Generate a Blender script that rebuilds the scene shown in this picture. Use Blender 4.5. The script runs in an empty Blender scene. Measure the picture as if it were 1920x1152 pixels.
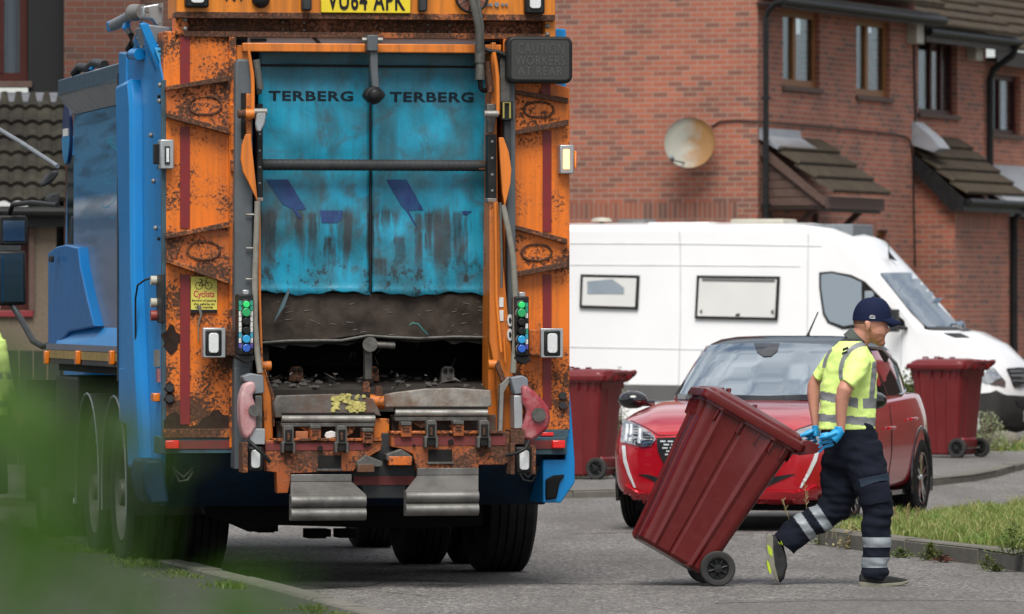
import bpy, bmesh, math, random
from mathutils import Vector, Matrix, noise
from mathutils.bvhtree import BVHTree
R = math.radians
random.seed(7)
sc = bpy.context.scene
# ---------------------------------------------------------------- camera
F = 12500.0; CX, CY = 960.0, 581.0; CH = 1.64
cam_d = bpy.data.cameras.new("camera"); cam = bpy.data.objects.new("camera", cam_d)
sc.collection.objects.link(cam)
cam.location = (0, 0, CH); cam.rotation_euler = (R(90), 0, 0)
cam_d.sensor_width = 36; cam_d.lens = F / 1920 * 36
cam_d.shift_y = (CY - 576) / 1920
cam_d.clip_start = 0.2; cam_d.clip_end = 1500
cam_d.dof.use_dof = True; cam_d.dof.focus_distance = 40.3
cam_d.dof.aperture_fstop = 7.4
sc.camera = cam
# ---------------------------------------------------------------- node helpers
def node(nt, typ, props=None, ins=None):
    n = nt.nodes.new(typ)
    for k, v in (props or {}).items(): setattr(n, k, v)
    for k, v in (ins or {}).items():
        s = n.inputs[k]
        if isinstance(v, bpy.types.NodeSocket): nt.links.new(v, s)
        else: s.default_value = v
    return n
def c4(c): return (c[0], c[1], c[2], 1.0)
def mixc(nt, f, a, b, bt='MIX'):
    n = nt.nodes.new('ShaderNodeMix'); n.data_type = 'RGBA'; n.blend_type = bt
    for i, v in ((0, f), (6, a), (7, b)):
        if isinstance(v, bpy.types.NodeSocket): nt.links.new(v, n.inputs[i])
        else: n.inputs[i].default_value = v if i == 0 else c4(v)
    return n.outputs[2]
def math_(nt, op, a, b=0.0, clamp=False):
    n = nt.nodes.new('ShaderNodeMath'); n.operation = op; n.use_clamp = clamp
    for i, v in ((0, a), (1, b)):
        if isinstance(v, bpy.types.NodeSocket): nt.links.new(v, n.inputs[i])
        else: n.inputs[i].default_value = v
    return n.outputs[0]
def ramp(nt, f, stops):
    n = nt.nodes.new('ShaderNodeValToRGB'); nt.links.new(f, n.inputs[0])
    cr = n.color_ramp
    while len(cr.elements) < len(stops): cr.elements.new(0.5)
    for e, (p, c) in zip(cr.elements, stops):
        e.position = p; e.color = c4(c) if not isinstance(c, (int, float)) else (c, c, c, 1)
    return n.outputs[0]
def noi(nt, vec, scale, detail=3, rough=0.55, dist=0.0):
    return node(nt, 'ShaderNodeTexNoise', None, {'Vector': vec, 'Scale': scale, 'Detail': detail, 'Roughness': rough, 'Distortion': dist}).outputs['Fac']
# ---------------------------------------------------------------- world and sun
SUN_EL, SUN_AZ = 56, 184          # azimuth measured from +Y towards +X
w = bpy.data.worlds.new("World"); sc.world = w; w.use_nodes = True
nt = w.node_tree; nt.nodes.clear()
sky = node(nt, 'ShaderNodeTexSky'); sky.sky_type = 'NISHITA'; sky.sun_disc = False
sky.sun_elevation = R(SUN_EL); sky.sun_rotation = R(SUN_AZ)
tc = node(nt, 'ShaderNodeTexCoord')
mp = node(nt, 'ShaderNodeMapping', None, {'Vector': tc.outputs['Generated'], 'Scale': (1, 1, 2.2)})
cl = noi(nt, mp.outputs[0], 2.6, 5, 0.55, 0.4)
cf = ramp(nt, cl, [(0.36, 0.15), (0.56, 1.0)])
cc = ramp(nt, noi(nt, mp.outputs[0], 4.0, 4), [(0.3, (5.6, 5.8, 6.2)), (0.7, (10.5, 10.6, 10.8))])
bg = node(nt, 'ShaderNodeBackground', None, {'Color': mixc(nt, cf, sky.outputs[0], cc), 'Strength': 0.09})
out = node(nt, 'ShaderNodeOutputWorld', None, {'Surface': bg.outputs[0]})
sd = bpy.data.lights.new("sun", 'SUN'); sd.energy = 3.4; sd.angle = R(34); sd.color = (1, 0.96, 0.9)
so = bpy.data.objects.new("sun", sd); sc.collection.objects.link(so)
sv = Vector((math.sin(R(SUN_AZ)) * math.cos(R(SUN_EL)), math.cos(R(SUN_AZ)) * math.cos(R(SUN_EL)), math.sin(R(SUN_EL))))
so.rotation_euler = sv.to_track_quat('Z', 'Y').to_euler(); so.location = (10, -10, 30)
sc.view_settings.view_transform = 'Standard'; sc.view_settings.look = 'None'
sc.view_settings.exposure = 0.24; sc.view_settings.gamma = 1
# ---------------------------------------------------------------- frames: from a measured pixel to a point on a plane of a thing
class Fr:
    def __init__(s, X, Y, yaw):
        s.loc = (X, Y, 0); s.yaw = R(yaw)
        s.M = Matrix.Translation((X, Y, 0)) @ Matrix.Rotation(R(yaw), 4, 'Z'); s.I = s.M.inverted()
        s.o = s.I @ Vector((0, 0, CH)); s.R3 = s.I.to_3x3()
    def d(s, px, py): return s.R3 @ Vector(((px - CX) / F, 1, -(py - CY) / F))
    def Y(s, px, py, y):
        d = s.d(px, py); return s.o + d * ((y - s.o.y) / d.y)
    def X(s, px, py, x):
        d = s.d(px, py); return s.o + d * ((x - s.o.x) / d.x)
    def Z(s, px, py, z):
        d = s.d(px, py); return s.o + d * ((z - s.o.z) / d.z)
    def px(s, v):
        p = s.M @ Vector(v); return (CX + F * p.x / p.y, CY - F * (p.z - CH) / p.y)
def G(px, py, z=0.0):
    t = (z - CH) / (-(py - CY) / F); return Vector(((px - CX) / F * t, t, z))
# ---------------------------------------------------------------- objects
def setp(o, label=None, cat=None, group=None, kind=None):
    if label: o['label'] = label
    if cat: o['category'] = cat
    if group: o['group'] = group
    if kind: o['kind'] = kind
    return o
def thing(name, label, cat, fr=None, loc=(0, 0, 0), rz=0, group=None):
    o = bpy.data.objects.new(name, None); sc.collection.objects.link(o)
    if fr: o.location = fr.loc; o.rotation_euler = (0, 0, fr.yaw)
    else: o.location = loc; o.rotation_euler = (0, 0, rz)
    o.empty_display_size = 0.3
    return setp(o, label, cat, group)
class MB:
    def __init__(s): s.bm = bmesh.new()
    def face(s, vs, mi=0):
        try:
            f = s.bm.faces.new(vs); f.material_index = mi; return f
        except ValueError: return None
    def box(s, x0, x1, y0, y1, z0, z1, mi=0):
        if x0 > x1: x0, x1 = x1, x0
        if y0 > y1: y0, y1 = y1, y0
        if z0 > z1: z0, z1 = z1, z0
        v = [s.bm.verts.new(p) for p in ((x0, y0, z0), (x1, y0, z0), (x1, y1, z0), (x0, y1, z0), (x0, y0, z1), (x1, y0, z1), (x1, y1, z1), (x0, y1, z1))]
        for f in ((3, 2, 1, 0), (4, 5, 6, 7), (0, 1, 5, 4), (1, 2, 6, 5), (2, 3, 7, 6), (3, 0, 4, 7)):
            s.face([v[i] for i in f], mi)
        return s
    def prism(s, pts, a0, a1, ax='y', mi=0):
        def mk(p, a):
            if ax == 'y': return (p[0], a, p[1])
            if ax == 'x': return (a, p[0], p[1])
            return (p[0], p[1], a)
        A = [s.bm.verts.new(mk(p, a0)) for p in pts]; B = [s.bm.verts.new(mk(p, a1)) for p in pts]
        n = len(pts)
        s.face(A[::-1], mi); s.face(B, mi)
        for i in range(n): s.face([A[i], A[(i + 1) % n], B[(i + 1) % n], B[i]], mi)
        return s
    def loft(s, rings, cap=True, mi=0, close=True):
        V = [[s.bm.verts.new(p) for p in r] for r in rings]
        n = len(rings[0])
        for a, b in zip(V[:-1], V[1:]):
            for i in range(n if close else n - 1):
                s.face([a[i], a[(i + 1) % n], b[(i + 1) % n], b[i]], mi)
        if cap: s.face(V[0][::-1], mi); s.face(V[-1], mi)
        return s
    def tube(s, path, r, n=10, mi=0):
        P = [Vector(p) for p in path]; rs = r if isinstance(r, (list, tuple)) else [r] * len(P)
        rings = []; up = None
        for i, p in enumerate(P):
            t = (P[min(i + 1, len(P) - 1)] - P[max(i - 1, 0)]).normalized()
            if up is None:
                up = Vector((0, 0, 1)) if abs(t.z) < .9 else Vector((0, 1, 0))
            a = t.cross(up).normalized(); up = a.cross(t).normalized()
            rings.append([p + (a * math.cos(2 * math.pi * k / n) + up * math.sin(2 * math.pi * k / n)) * rs[i] for k in range(n)])
        return s.loft(rings, mi=mi)
    def cyl(s, p0, p1, r, n=16, r2=None, mi=0): return s.tube([p0, p1], [r, r if r2 is None else r2], n, mi)
    def lathe(s, prof, c, ax='x', n=40, mi=0, ang=2 * math.pi):
        rings = []
        for k in range(n):
            a = ang * k / n; ca, sa = math.cos(a), math.sin(a)
            if ax == 'x': rings.append([(c[0] + p[0], c[1] + p[1] * ca, c[2] + p[1] * sa) for p in prof])
            elif ax == 'y': rings.append([(c[0] + p[1] * ca, c[1] + p[0], c[2] + p[1] * sa) for p in prof])
            else: rings.append([(c[0] + p[1] * ca, c[1] + p[1] * sa, c[2] + p[0]) for p in prof])
        rings.append(rings[0])
        V = [[s.bm.verts.new(p) for p in r] for r in rings[:-1]]; V.append(V[0])
        for a, b in zip(V[:-1], V[1:]):
            for i in range(len(prof) - 1): s.face([a[i], a[i + 1], b[i + 1], b[i]], mi)
        return s
    def ell(s, c, r, n=16, mi=0):
        rings = []
        for i in range(1, n):
            t = math.pi * i / n
            rings.append([(c[0] + r[0] * math.sin(t) * math.cos(a), c[1] + r[1] * math.sin(t) * math.sin(a), c[2] + r[2] * math.cos(t)) for a in [2 * math.pi * k / (2 * n) for k in range(2 * n)]])
        return s.loft(rings, mi=mi)
    def build(s, name, mat, parent=None, bevel=0.0, smooth=True, seg=2, recalc=True, ang=35):
        bmesh.ops.remove_doubles(s.bm, verts=s.bm.verts, dist=1e-5)
        if recalc: bmesh.ops.recalc_face_normals(s.bm, faces=s.bm.faces)
        me = bpy.data.meshes.new(name); s.bm.to_mesh(me); s.bm.free()
        return mesh_obj(name, me, mat, parent, bevel, smooth, seg, ang)
def mesh_obj(name, me, mat, parent=None, bevel=0.0, smooth=True, seg=2, ang=35):
    if mat is not None:
        for m in (mat if isinstance(mat, (list, tuple)) else [mat]): me.materials.append(m)
    if smooth:
        me.polygons.foreach_set('use_smooth', [True] * len(me.polygons))
        me.set_sharp_from_angle(angle=R(ang))
    o = bpy.data.objects.new(name, me); sc.collection.objects.link(o)
    if parent: o.parent = parent
    if bevel > 0:
        b = o.modifiers.new('bevel', 'BEVEL'); b.width = bevel; b.segments = seg; b.limit_method = 'ANGLE'; b.angle_limit = R(35)
        b.harden_normals = False
    return o
def build_each(mb, name, mat, parent=None, bevel=0.0, smooth=True):
    """one object for every loose piece collected in mb"""
    bm = mb.bm; bmesh.ops.remove_doubles(bm, verts=bm.verts, dist=1e-5); bm.verts.index_update(); seen = set(); outl = []
    for v0 in list(bm.verts):
        if v0.index in seen: continue
        st = [v0]; comp = []; seen.add(v0.index)
        while st:
            v = st.pop(); comp.append(v)
            for e in v.link_edges:
                u = e.other_vert(v)
                if u.index not in seen: seen.add(u.index); st.append(u)
        ix = {v.index: k for k, v in enumerate(comp)}; fs = {f for v in comp for f in v.link_faces}; nb = MB()
        vs = [nb.bm.verts.new(v.co) for v in comp]
        for f in fs: nb.face([vs[ix[v.index]] for v in f.verts], f.material_index)
        outl.append(nb.build(name, mat, parent, bevel, smooth))
    bm.free(); return outl
def rrect(x0, x1, z0, z1, r, n=4):
    pts = []
    for cx, cz, a0 in ((x1 - r, z1 - r, 0), (x0 + r, z1 - r, 90), (x0 + r, z0 + r, 180), (x1 - r, z0 + r, 270)):
        for k in range(n + 1):
            a = R(a0 + 90 * k / n); pts.append((cx + r * math.cos(a), cz + r * math.sin(a)))
    return pts
def text_geo(txt, x0, x1, z0, z1, y, depth=0.002, bold=0.0, spacing=1.0):
    cu = bpy.data.curves.new('t', 'FONT'); cu.body = txt; cu.extrude = 0.5; cu.offset = bold; cu.space_character = spacing
    cu.resolution_u = 3; cu.align_x = 'CENTER'
    o = bpy.data.objects.new('t', cu); sc.collection.objects.link(o)
    dg = bpy.context.evaluated_depsgraph_get()
    me = bpy.data.meshes.new_from_object(o.evaluated_get(dg)); bpy.data.objects.remove(o)
    xs = [v.co.x for v in me.vertices]; ys = [v.co.y for v in me.vertices]
    ax, bx, ay, by = min(xs), max(xs), min(ys), max(ys)
    for v in me.vertices:
        u = (v.co.x - ax) / (bx - ax); t = (v.co.y - ay) / (by - ay)
        v.co = Vector((x0 + (x1 - x0) * u, y - (depth if v.co.z > 0 else 0), z0 + (z1 - z0) * t))
    return me
def remesh(mb, name, mats, parent, voxel=0.006, smooth=4, fn=None, disp=None):
    bmesh.ops.recalc_face_normals(mb.bm, faces=mb.bm.faces)
    me = bpy.data.meshes.new(name); mb.bm.to_mesh(me); mb.bm.free()
    o = bpy.data.objects.new(name + '_t', me); sc.collection.objects.link(o)
    m = o.modifiers.new('r', 'REMESH'); m.mode = 'VOXEL'; m.voxel_size = voxel
    if smooth:
        m2 = o.modifiers.new('s', 'SMOOTH'); m2.factor = 0.5; m2.iterations = smooth
    sc.collection.objects.unlink(o); ts = bpy.data.scenes.get('remesh_scratch') or bpy.data.scenes.new('remesh_scratch')
    ts.collection.objects.link(o); vl = ts.view_layers[0]; vl.update(); dg = vl.depsgraph
    me2 = bpy.data.meshes.new_from_object(o.evaluated_get(dg)); bpy.data.objects.remove(o); bpy.data.scenes.remove(ts)
    me2.name = name; me2.materials.clear()
    if disp:
        nn = [v.normal.copy() for v in me2.vertices]; cc_ = [v.co + n * disp(v.co) for v, n in zip(me2.vertices, nn)]
        me2.vertices.foreach_set('co', [q for c in cc_ for q in c]); me2.update()
    for m in (mats if isinstance(mats, (list, tuple)) else [mats]): me2.materials.append(m)
    if fn:
        for p in me2.polygons: p.material_index = fn(p.center, p.normal)
    me2.polygons.foreach_set('use_smooth', [True] * len(me2.polygons))
    ob = bpy.data.objects.new(name, me2); sc.collection.objects.link(ob)
    if parent: ob.parent = parent
    return ob
def bvh_of(objs):
    vs = []; fs = []
    for o in objs:
        dg = bpy.context.evaluated_depsgraph_get(); ev = o.evaluated_get(dg); me = ev.to_mesh()
        b = len(vs); vs += [v.co.copy() for v in me.vertices]
        fs += [[b + i for i in p.vertices] for p in me.polygons]; ev.to_mesh_clear()
    return BVHTree.FromPolygons(vs, fs)
def patch(fr, bvh, poly, name, mat, parent, off=0.004, th=0.006, step=9, ray=None):
    """lay a panel whose outline was measured in the photo on the real surface behind it"""
    bm = bmesh.new()
    bm.faces.new([bm.verts.new((p[0], p[1], 0)) for p in poly])
    xs = [p[0] for p in poly]; ys = [p[1] for p in poly]
    for a, b, ax in ((min(xs), max(xs), 0), (min(ys), max(ys), 1)):
        v = a + step
        while v < b - 1:
            no = (1, 0, 0) if ax == 0 else (0, 1, 0); co = (v, 0, 0) if ax == 0 else (0, v, 0)
            bmesh.ops.bisect_plane(bm, geom=bm.verts[:] + bm.edges[:] + bm.faces[:], plane_co=co, plane_no=no); v += step
    bmesh.ops.triangulate(bm, faces=bm.faces)
    o = fr.o; last = None; hits = {}; rays = {}
    for v in bm.verts:
        if ray: o, d = ray(v.co.x, v.co.y)
        else: d = fr.d(v.co.x, v.co.y).normalized()
        h = bvh.ray_cast(o, d)
        if h[0] is None:
            best = None
            q = o + d * (last if last else 50)
            h = bvh.find_nearest(q)
        n = h[1] if h[1].dot(d) < 0 else -h[1]
        rays[v] = (o.copy(), d.copy()); hits[v] = (h[0].copy(), n.copy()); last = (h[0] - o).length
    # where the ray slipped past the surface, carry on in the plane of the good neighbours
    for v in bm.verts:
        n = hits[v][1]; nb = [hits[e.other_vert(v)] for e in v.link_edges]; an = sum((q[1] for q in nb), Vector()).normalized(); dd = rays[v][1]
        if n.dot(an) < .8 or abs(n.dot(dd)) < .05:
            ok = [q for q in nb if q[1].dot(dd) < -.08]
            if ok:
                q = ok[0]; t = (q[0] - rays[v][0]).dot(q[1]) / dd.dot(q[1]); hits[v] = (rays[v][0] + dd * t, q[1])
    for v in bm.verts: v.co = hits[v][0] + hits[v][1] * off
    bm.verts.ensure_lookup_table()
    for f in bm.faces:
        f.normal_update()
        c = f.calc_center_median()
        if f.normal.dot(d if ray else c - o) > 0: f.normal_flip()
    me = bpy.data.meshes.new(name); bm.to_mesh(me); bm.free()
    ob = mesh_obj(name, me, mat, parent, 0, True)
    so_ = ob.modifiers.new('th', 'SOLIDIFY'); so_.thickness = th; so_.offset = 1
    es_ = ob.modifiers.new('es', 'EDGE_SPLIT'); es_.split_angle = R(40)
    return ob
# ---------------------------------------------------------------- materials
def newmat(name):
    m = bpy.data.materials.new(name); m.use_nodes = True; nt = m.node_tree; nt.nodes.clear()
    b = node(nt, 'ShaderNodeBsdfPrincipled'); o = node(nt, 'ShaderNodeOutputMaterial', None, {'Surface': b.outputs[0]})
    return m, nt, b
def ocoord(nt, scale=(1, 1, 1)):
    t = node(nt, 'ShaderNodeTexCoord')
    return node(nt, 'ShaderNodeMapping', None, {'Vector': t.outputs['Object'], 'Scale': scale}).outputs[0]
def bump(nt, b, h, strength, dist=0.01):
    n = node(nt, 'ShaderNodeBump', None, {'Height': h, 'Strength': strength, 'Distance': dist}); nt.links.new(n.outputs[0], b.inputs['Normal'])
def surf(name, col, rough=.5, metal=0, var=.18, vs=4, dirt=None, dcol=(.03, .027, .022), ds=9, stretch=(1, 1, 1), bmp=0, bs=60, coat=0, emis=None, es=1, spec=.5):
    m, nt, b = newmat(name); oc = ocoord(nt, stretch)
    n1 = noi(nt, oc, vs, 4)
    c = mixc(nt, n1, [x * (1 - var * 1.6) for x in col], [min(1, x * (1 + var * 1.6)) for x in col])
    if dirt:
        d = math_(nt, 'MULTIPLY', ramp(nt, noi(nt, oc, ds, 8, .65), [(.42, 0.), (.68, 1.)]), dirt)
        c = mixc(nt, d, c, dcol)
        rr = math_(nt, 'ADD', math_(nt, 'MULTIPLY', d, .4), rough, True); nt.links.new(rr, b.inputs['Roughness'])
    else:
        rr = math_(nt, 'ADD', math_(nt, 'MULTIPLY', math_(nt, 'SUBTRACT', n1, .5), .15), rough, True); nt.links.new(rr, b.inputs['Roughness'])
    nt.links.new(c, b.inputs['Base Color'])
    b.inputs['Metallic'].default_value = metal; b.inputs['Coat Weight'].default_value = coat; b.inputs['Coat Roughness'].default_value = .04
    b.inputs['Specular IOR Level'].default_value = spec if spec != .5 or max(col) > .06 or coat else .22
    if bmp: bump(nt, b, noi(nt, oc, bs, 6), bmp, .004)
    if emis: b.inputs['Emission Color'].default_value = c4(emis); b.inputs['Emission Strength'].default_value = es
    return m
def rust(name, base, thr_hi=.62, thr_lo=.52, z_hi=3.0, z_lo=1.0, fine=.55, streak=1.0):
    """sprayed steel with patches of rust; thr = how much of the noise stays painted at z_hi and z_lo"""
    m, nt, b = newmat(name); oc = ocoord(nt, (1, 1, streak))
    t = node(nt, 'ShaderNodeTexCoord'); z = node(nt, 'ShaderNodeSeparateXYZ', None, {0: t.outputs['Object']}).outputs[2]
    g = node(nt, 'ShaderNodeMapRange', None, {'Value': z, 'From Min': z_lo, 'From Max': z_hi, 'To Min': thr_lo, 'To Max': thr_hi}).outputs[0]
    a = noi(nt, oc, 4.5, 3, .5); f = noi(nt, oc, 50, 7, .72)
    mm = math_(nt, 'ADD', math_(nt, 'MULTIPLY', a, 1 - fine), math_(nt, 'MULTIPLY', f, fine))
    big = noi(nt, ocoord(nt), 1.7, 3, .5, .5); g = math_(nt, 'ADD', g, math_(nt, 'MULTIPLY', math_(nt, 'SUBTRACT', big, .5), .34))
    e = math_(nt, 'MULTIPLY', math_(nt, 'SUBTRACT', mm, g), 22, True)
    halo = math_(nt, 'MULTIPLY', math_(nt, 'SUBTRACT', mm, math_(nt, 'SUBTRACT', g, .07)), 7, True)
    pc = mixc(nt, noi(nt, oc, 2.5, 3), [x * .72 for x in base], [x * 1.1 for x in base])
    pc = mixc(nt, math_(nt, 'MULTIPLY', halo, .55), pc, (.30, .075, .015))
    stv = ocoord(nt, (16, 16, .9)); gm = ramp(nt, noi(nt, stv, 1.1, 6, .65), [(.46, 0.), (.72, .62)])
    pc = mixc(nt, gm, pc, (.16, .055, .018))
    rc = ramp(nt, noi(nt, oc, 60, 5, .7), [(.3, (.022, .012, .009)), (.52, (.075, .03, .014)), (.72, (.2, .085, .05))])
    nt.links.new(mixc(nt, e, pc, rc), b.inputs['Base Color'])
    nt.links.new(math_(nt, 'ADD', math_(nt, 'MULTIPLY', e, .45), .42, True), b.inputs['Roughness'])
    bump(nt, b, math_(nt, 'ADD', math_(nt, 'MULTIPLY', e, .6), math_(nt, 'MULTIPLY', f, .4)), .5, .006)
    return m
def brick_mat(name, soldier=False, dark=0.0, bright=1.0):
    m, nt, b = newmat(name)
    t = node(nt, 'ShaderNodeTexCoord'); s = node(nt, 'ShaderNodeSeparateXYZ', None, {0: t.outputs['Object']})
    nn = node(nt, 'ShaderNodeSeparateXYZ', None, {0: t.outputs['Normal']})
    f = math_(nt, 'GREATER_THAN', math_(nt, 'ABSOLUTE', nn.outputs[0]), .6)
    mixf = node(nt, 'ShaderNodeMix'); mixf.data_type = 'FLOAT'
    nt.links.new(f, mixf.inputs[0]); nt.links.new(s.outputs[0], mixf.inputs[2]); nt.links.new(s.outputs[1], mixf.inputs[3])
    u = mixf.outputs[0]; z = s.outputs[2]
    if soldier: bw, bh = .075, 5.0
    else: bw, bh = .225, .075
    row = math_(nt, 'FLOOR', math_(nt, 'DIVIDE', z, bh))
    sh = math_(nt, 'MULTIPLY', math_(nt, 'MODULO', math_(nt, 'ABSOLUTE', row), 2), bw / 2)
    uu = math_(nt, 'DIVIDE', math_(nt, 'ADD', math_(nt, 'ADD', u, 50 * bw), sh), bw)
    col = math_(nt, 'FLOOR', uu)
    fu = math_(nt, 'FRACT', uu); fz = math_(nt, 'FRACT', math_(nt, 'DIVIDE', z, bh))
    du = math_(nt, 'MULTIPLY', math_(nt, 'SUBTRACT', .5, math_(nt, 'ABSOLUTE', math_(nt, 'SUBTRACT', fu, .5))), bw)
    dz = math_(nt, 'MULTIPLY', math_(nt, 'SUBTRACT', .5, math_(nt, 'ABSOLUTE', math_(nt, 'SUBTRACT', fz, .5))), bh)
    dd = math_(nt, 'MINIMUM', du, dz)
    mor = math_(nt, 'MULTIPLY', math_(nt, 'SUBTRACT', dd, .0045), 500, True)
    cv = node(nt, 'ShaderNodeCombineXYZ', None, {0: col, 1: row, 2: f})
    wn = node(nt, 'ShaderNodeTexWhiteNoise', {'noise_dimensions': '3D'}, {0: cv.outputs[0]})
    k = bright * 1.05
    bc = ramp(nt, wn.outputs['Value'], [(0, (.13 * k, .065 * k, .052 * k)), (.10, (.16 * k, .068 * k, .05 * k)), (.26, (.25 * k, .082 * k, .052 * k)), (.6, (.32 * k, .095 * k, .055 * k)), (1, (.37 * k, .12 * k, .07 * k))])
    oc = ocoord(nt); big = noi(nt, oc, .9, 4)
    bc = mixc(nt, math_(nt, 'MULTIPLY', noi(nt, oc, 24, 6, .7), .5), bc, (.25 * k, .10 * k, .06 * k))
    bc = mixc(nt, ramp(nt, big, [(.35, .45), (.6, dark)]), bc, (.10, .055, .045))
    mc = mixc(nt, big, (.22 * k, .175 * k, .14 * k), (.34 * k, .27 * k, .22 * k))
    nt.links.new(mixc(nt, mor, mc, bc), b.inputs['Base Color']); b.inputs['Roughness'].default_value = .88
    bump(nt, b, math_(nt, 'ADD', mor, math_(nt, 'MULTIPLY', noi(nt, oc, 70, 4), .4)), .6, .006)
    return m
def window_glass(name, fac=.25, tint=(.8, .85, .88)):
    m = bpy.data.materials.new(name); m.use_nodes = True; nt = m.node_tree; nt.nodes.clear()
    tr = node(nt, 'ShaderNodeBsdfTransparent', None, {'Color': c4(tint)})
    gl = node(nt, 'ShaderNodeBsdfGlossy', None, {'Color': (.9, .95, 1, 1), 'Roughness': .03})
    lw = node(nt, 'ShaderNodeLayerWeight', None, {'Blend': .35})
    f = math_(nt, 'ADD', math_(nt, 'MULTIPLY', lw.outputs['Fresnel'], .4), fac * .5, True)
    mx = node(nt, 'ShaderNodeMixShader', None, {0: f, 1: tr.outputs[0], 2: gl.outputs[0]})
    node(nt, 'ShaderNodeOutputMaterial', None, {'Surface': mx.outputs[0]}); return m
def mirror_glass(name, col, fac, rough=.03, tint=(.85, .93, 1)):
    m = bpy.data.materials.new(name); m.use_nodes = True; nt = m.node_tree; nt.nodes.clear()
    df = node(nt, 'ShaderNodeBsdfDiffuse', None, {'Color': c4(col)})
    gl = node(nt, 'ShaderNodeBsdfGlossy', None, {'Color': c4(tint), 'Roughness': rough})
    mx = node(nt, 'ShaderNodeMixShader', None, {0: fac, 1: df.outputs[0], 2: gl.outputs[0]})
    node(nt, 'ShaderNodeOutputMaterial', None, {'Surface': mx.outputs[0]}); return m
ORANGE = (.80, .185, .008)
m_or_l = rust('rusty_orange_paint', ORANGE, .532, .465, 3.0, 1.0)
m_or_r = rust('orange_paint_rust_spots', ORANGE, .572, .532, 3.0, .9)
m_or_br = rust('flaking_orange_bracket', (.62, .14, .012), .485, .485)
m_rust_fl = rust('rusted_flange_steel', (.42, .12, .02), .42, .42)
m_or_top = rust('orange_top_panel', (.72, .22, .012), .63, .63)
m_ch = rust('rust_channel_steel', (.3, .085, .02), .44, .44, fine=.7)
m_or_cl = rust('worn_orange_steel', (.62, .17, .015), .60, .57, fine=.4)
m_or_bar = rust('orange_bar', (.72, .2, .02), .70, .70)
m_or_lift = rust('dirty_orange_lift', (.36, .085, .015), .515, .50, 1.3, .6)
m_blue = surf('blue_paint', (.001, .195, .50), .35, 0, .1, 2, .12, (.04, .06, .08), 6, coat=.1, spec=.35)
m_blue_l = surf('deeper_blue_paint', (.001, .13, .37), .35, 0, .12, 2, .12, coat=.1, spec=.3)
m_blue_d = surf('dark_blue_underbody', (.004, .022, .055), .5, 0, .2, 3, .7, (.012, .014, .018), 4)
m_bluegrey = surf('dirty_blue_grey_bar', (.03, .08, .11), .6, 0, .2, 4, .6)
m_grey = surf('grey_housing', (.085, .10, .11), .5, 0, .12, 3, .35, (.04, .035, .03), 8)
m_lgrey = surf('light_grey_housing', (.17, .19, .21), .5, 0, .1, 3, .25)
m_dgrey = surf('dark_grey_plastic', (.03, .033, .036), .5, 0, .2, 5, .3, (.07, .065, .055), 12)
m_black = surf('black_plastic', (.012, .013, .014), .45, 0, .3, 5, .25, (.05, .045, .04), 14)
m_dark = surf('dark_chassis', (.005, .0055, .006), .8, 0, .3, 4)
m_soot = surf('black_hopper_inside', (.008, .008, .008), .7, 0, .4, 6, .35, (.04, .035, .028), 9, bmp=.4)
m_hop = surf('dirty_hopper_plate', (.050, .038, .030), .7, 0, .5, 7, .75, (.012, .010, .009), 6, bmp=.8, bs=22)
m_hopf = surf('dusty_hopper_floor', (.035, .030, .026), .8, 0, .3, 5, .5, (.015, .013, .012), 9, bmp=.6, bs=30)
m_steel = surf('worn_steel', (.28, .27, .25), .45, .55, .25, 6, .5, (.06, .04, .03), 10, bmp=.3)
m_step = surf('step_rubber_steel', (.17, .165, .155), .4, .4, .25, 5, .6, (.03, .028, .025), 6, bmp=.2)
m_latch = surf('latch_steel', (.12, .115, .105), .5, .5, .3, 12, .5, (.02, .018, .016), 20, bmp=.4)
m_maroon = surf('maroon_reflective_strip', (.19, .012, .014), .4, 0, .12, 6, .25, (.06, .02, .015), 14)
m_maroon_d = surf('dull_red_strip', (.16, .022, .02), .6, 0, .2, 6, .6, (.05, .03, .025), 12)
m_rlamp = surf('red_lamp_lens', (.6, .012, .01), .2, 0, .1, 30, coat=.5, emis=(.8, .01, .01), es=.12)
m_alamp = surf('amber_marker_lens', (.7, .17, .01), .25, 0, .1, 30, coat=.5)
m_alit = surf('lit_amber_lens', (.9, .5, .1), .3, emis=(1, .42, .1), es=4.5)
m_lens = surf('frosted_work_lamp_lens', (.62, .64, .64), .25, 0, .1, 90, bmp=.5, bs=90)
m_white = surf('white_plastic', (.7, .7, .68), .5, 0, .08, 10, .2)
m_alu = surf('aluminium_plate', (.42, .44, .45), .35, .6, .1, 8, .2)
m_cream = surf('aged_cream_plastic', (.42, .40, .33), .5)
m_plate = surf('yellow_plate', (.72, .56, .02), .4, 0, .06, 12, .15, (.2, .16, .03), 20)
m_txt = surf('black_lettering', (.012, .012, .014), .5, 0, .1, 9)
m_curt_txt = surf('worn_black_lettering', (.006, .012, .02), .6, 0, .3, 20, .12, (.01, .12, .2), 60)
m_navy_p = surf('worn_navy_print', (.007, .03, .14), .5, 0, .35, 15, .5, (.01, .13, .24), 22, stretch=(1, 1, .3))
m_tyre = surf('tyre_rubber', (.008, .008, .0085), .75, 0, .3, 8, .35, (.045, .042, .038), 6)
m_tyre_sw = surf('tyre_sidewall', (.03, .03, .03), .65, 0, .3, 8, .5, (.09, .085, .075), 5)
m_rim = surf('dirty_steel_rim', (.09, .09, .085), .55, .4, .25, 8, .6, (.06, .05, .035), 8)
m_pink = surf('worn_red_plastic_pod', (.26, .02, .03), .4, 0, .15, 3, .9, (.58, .42, .42), 2.2)
m_sign = surf('matrix_sign_face', (.045, .047, .045), .55, 0, .1, 3)
m_signt = surf('unlit_sign_dots', (.066, .069, .066), .5)
m_hose = surf('grey_hose', (.09, .09, .08), .55, 0, .2, 20, .4, (.03, .03, .025), 30)
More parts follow.
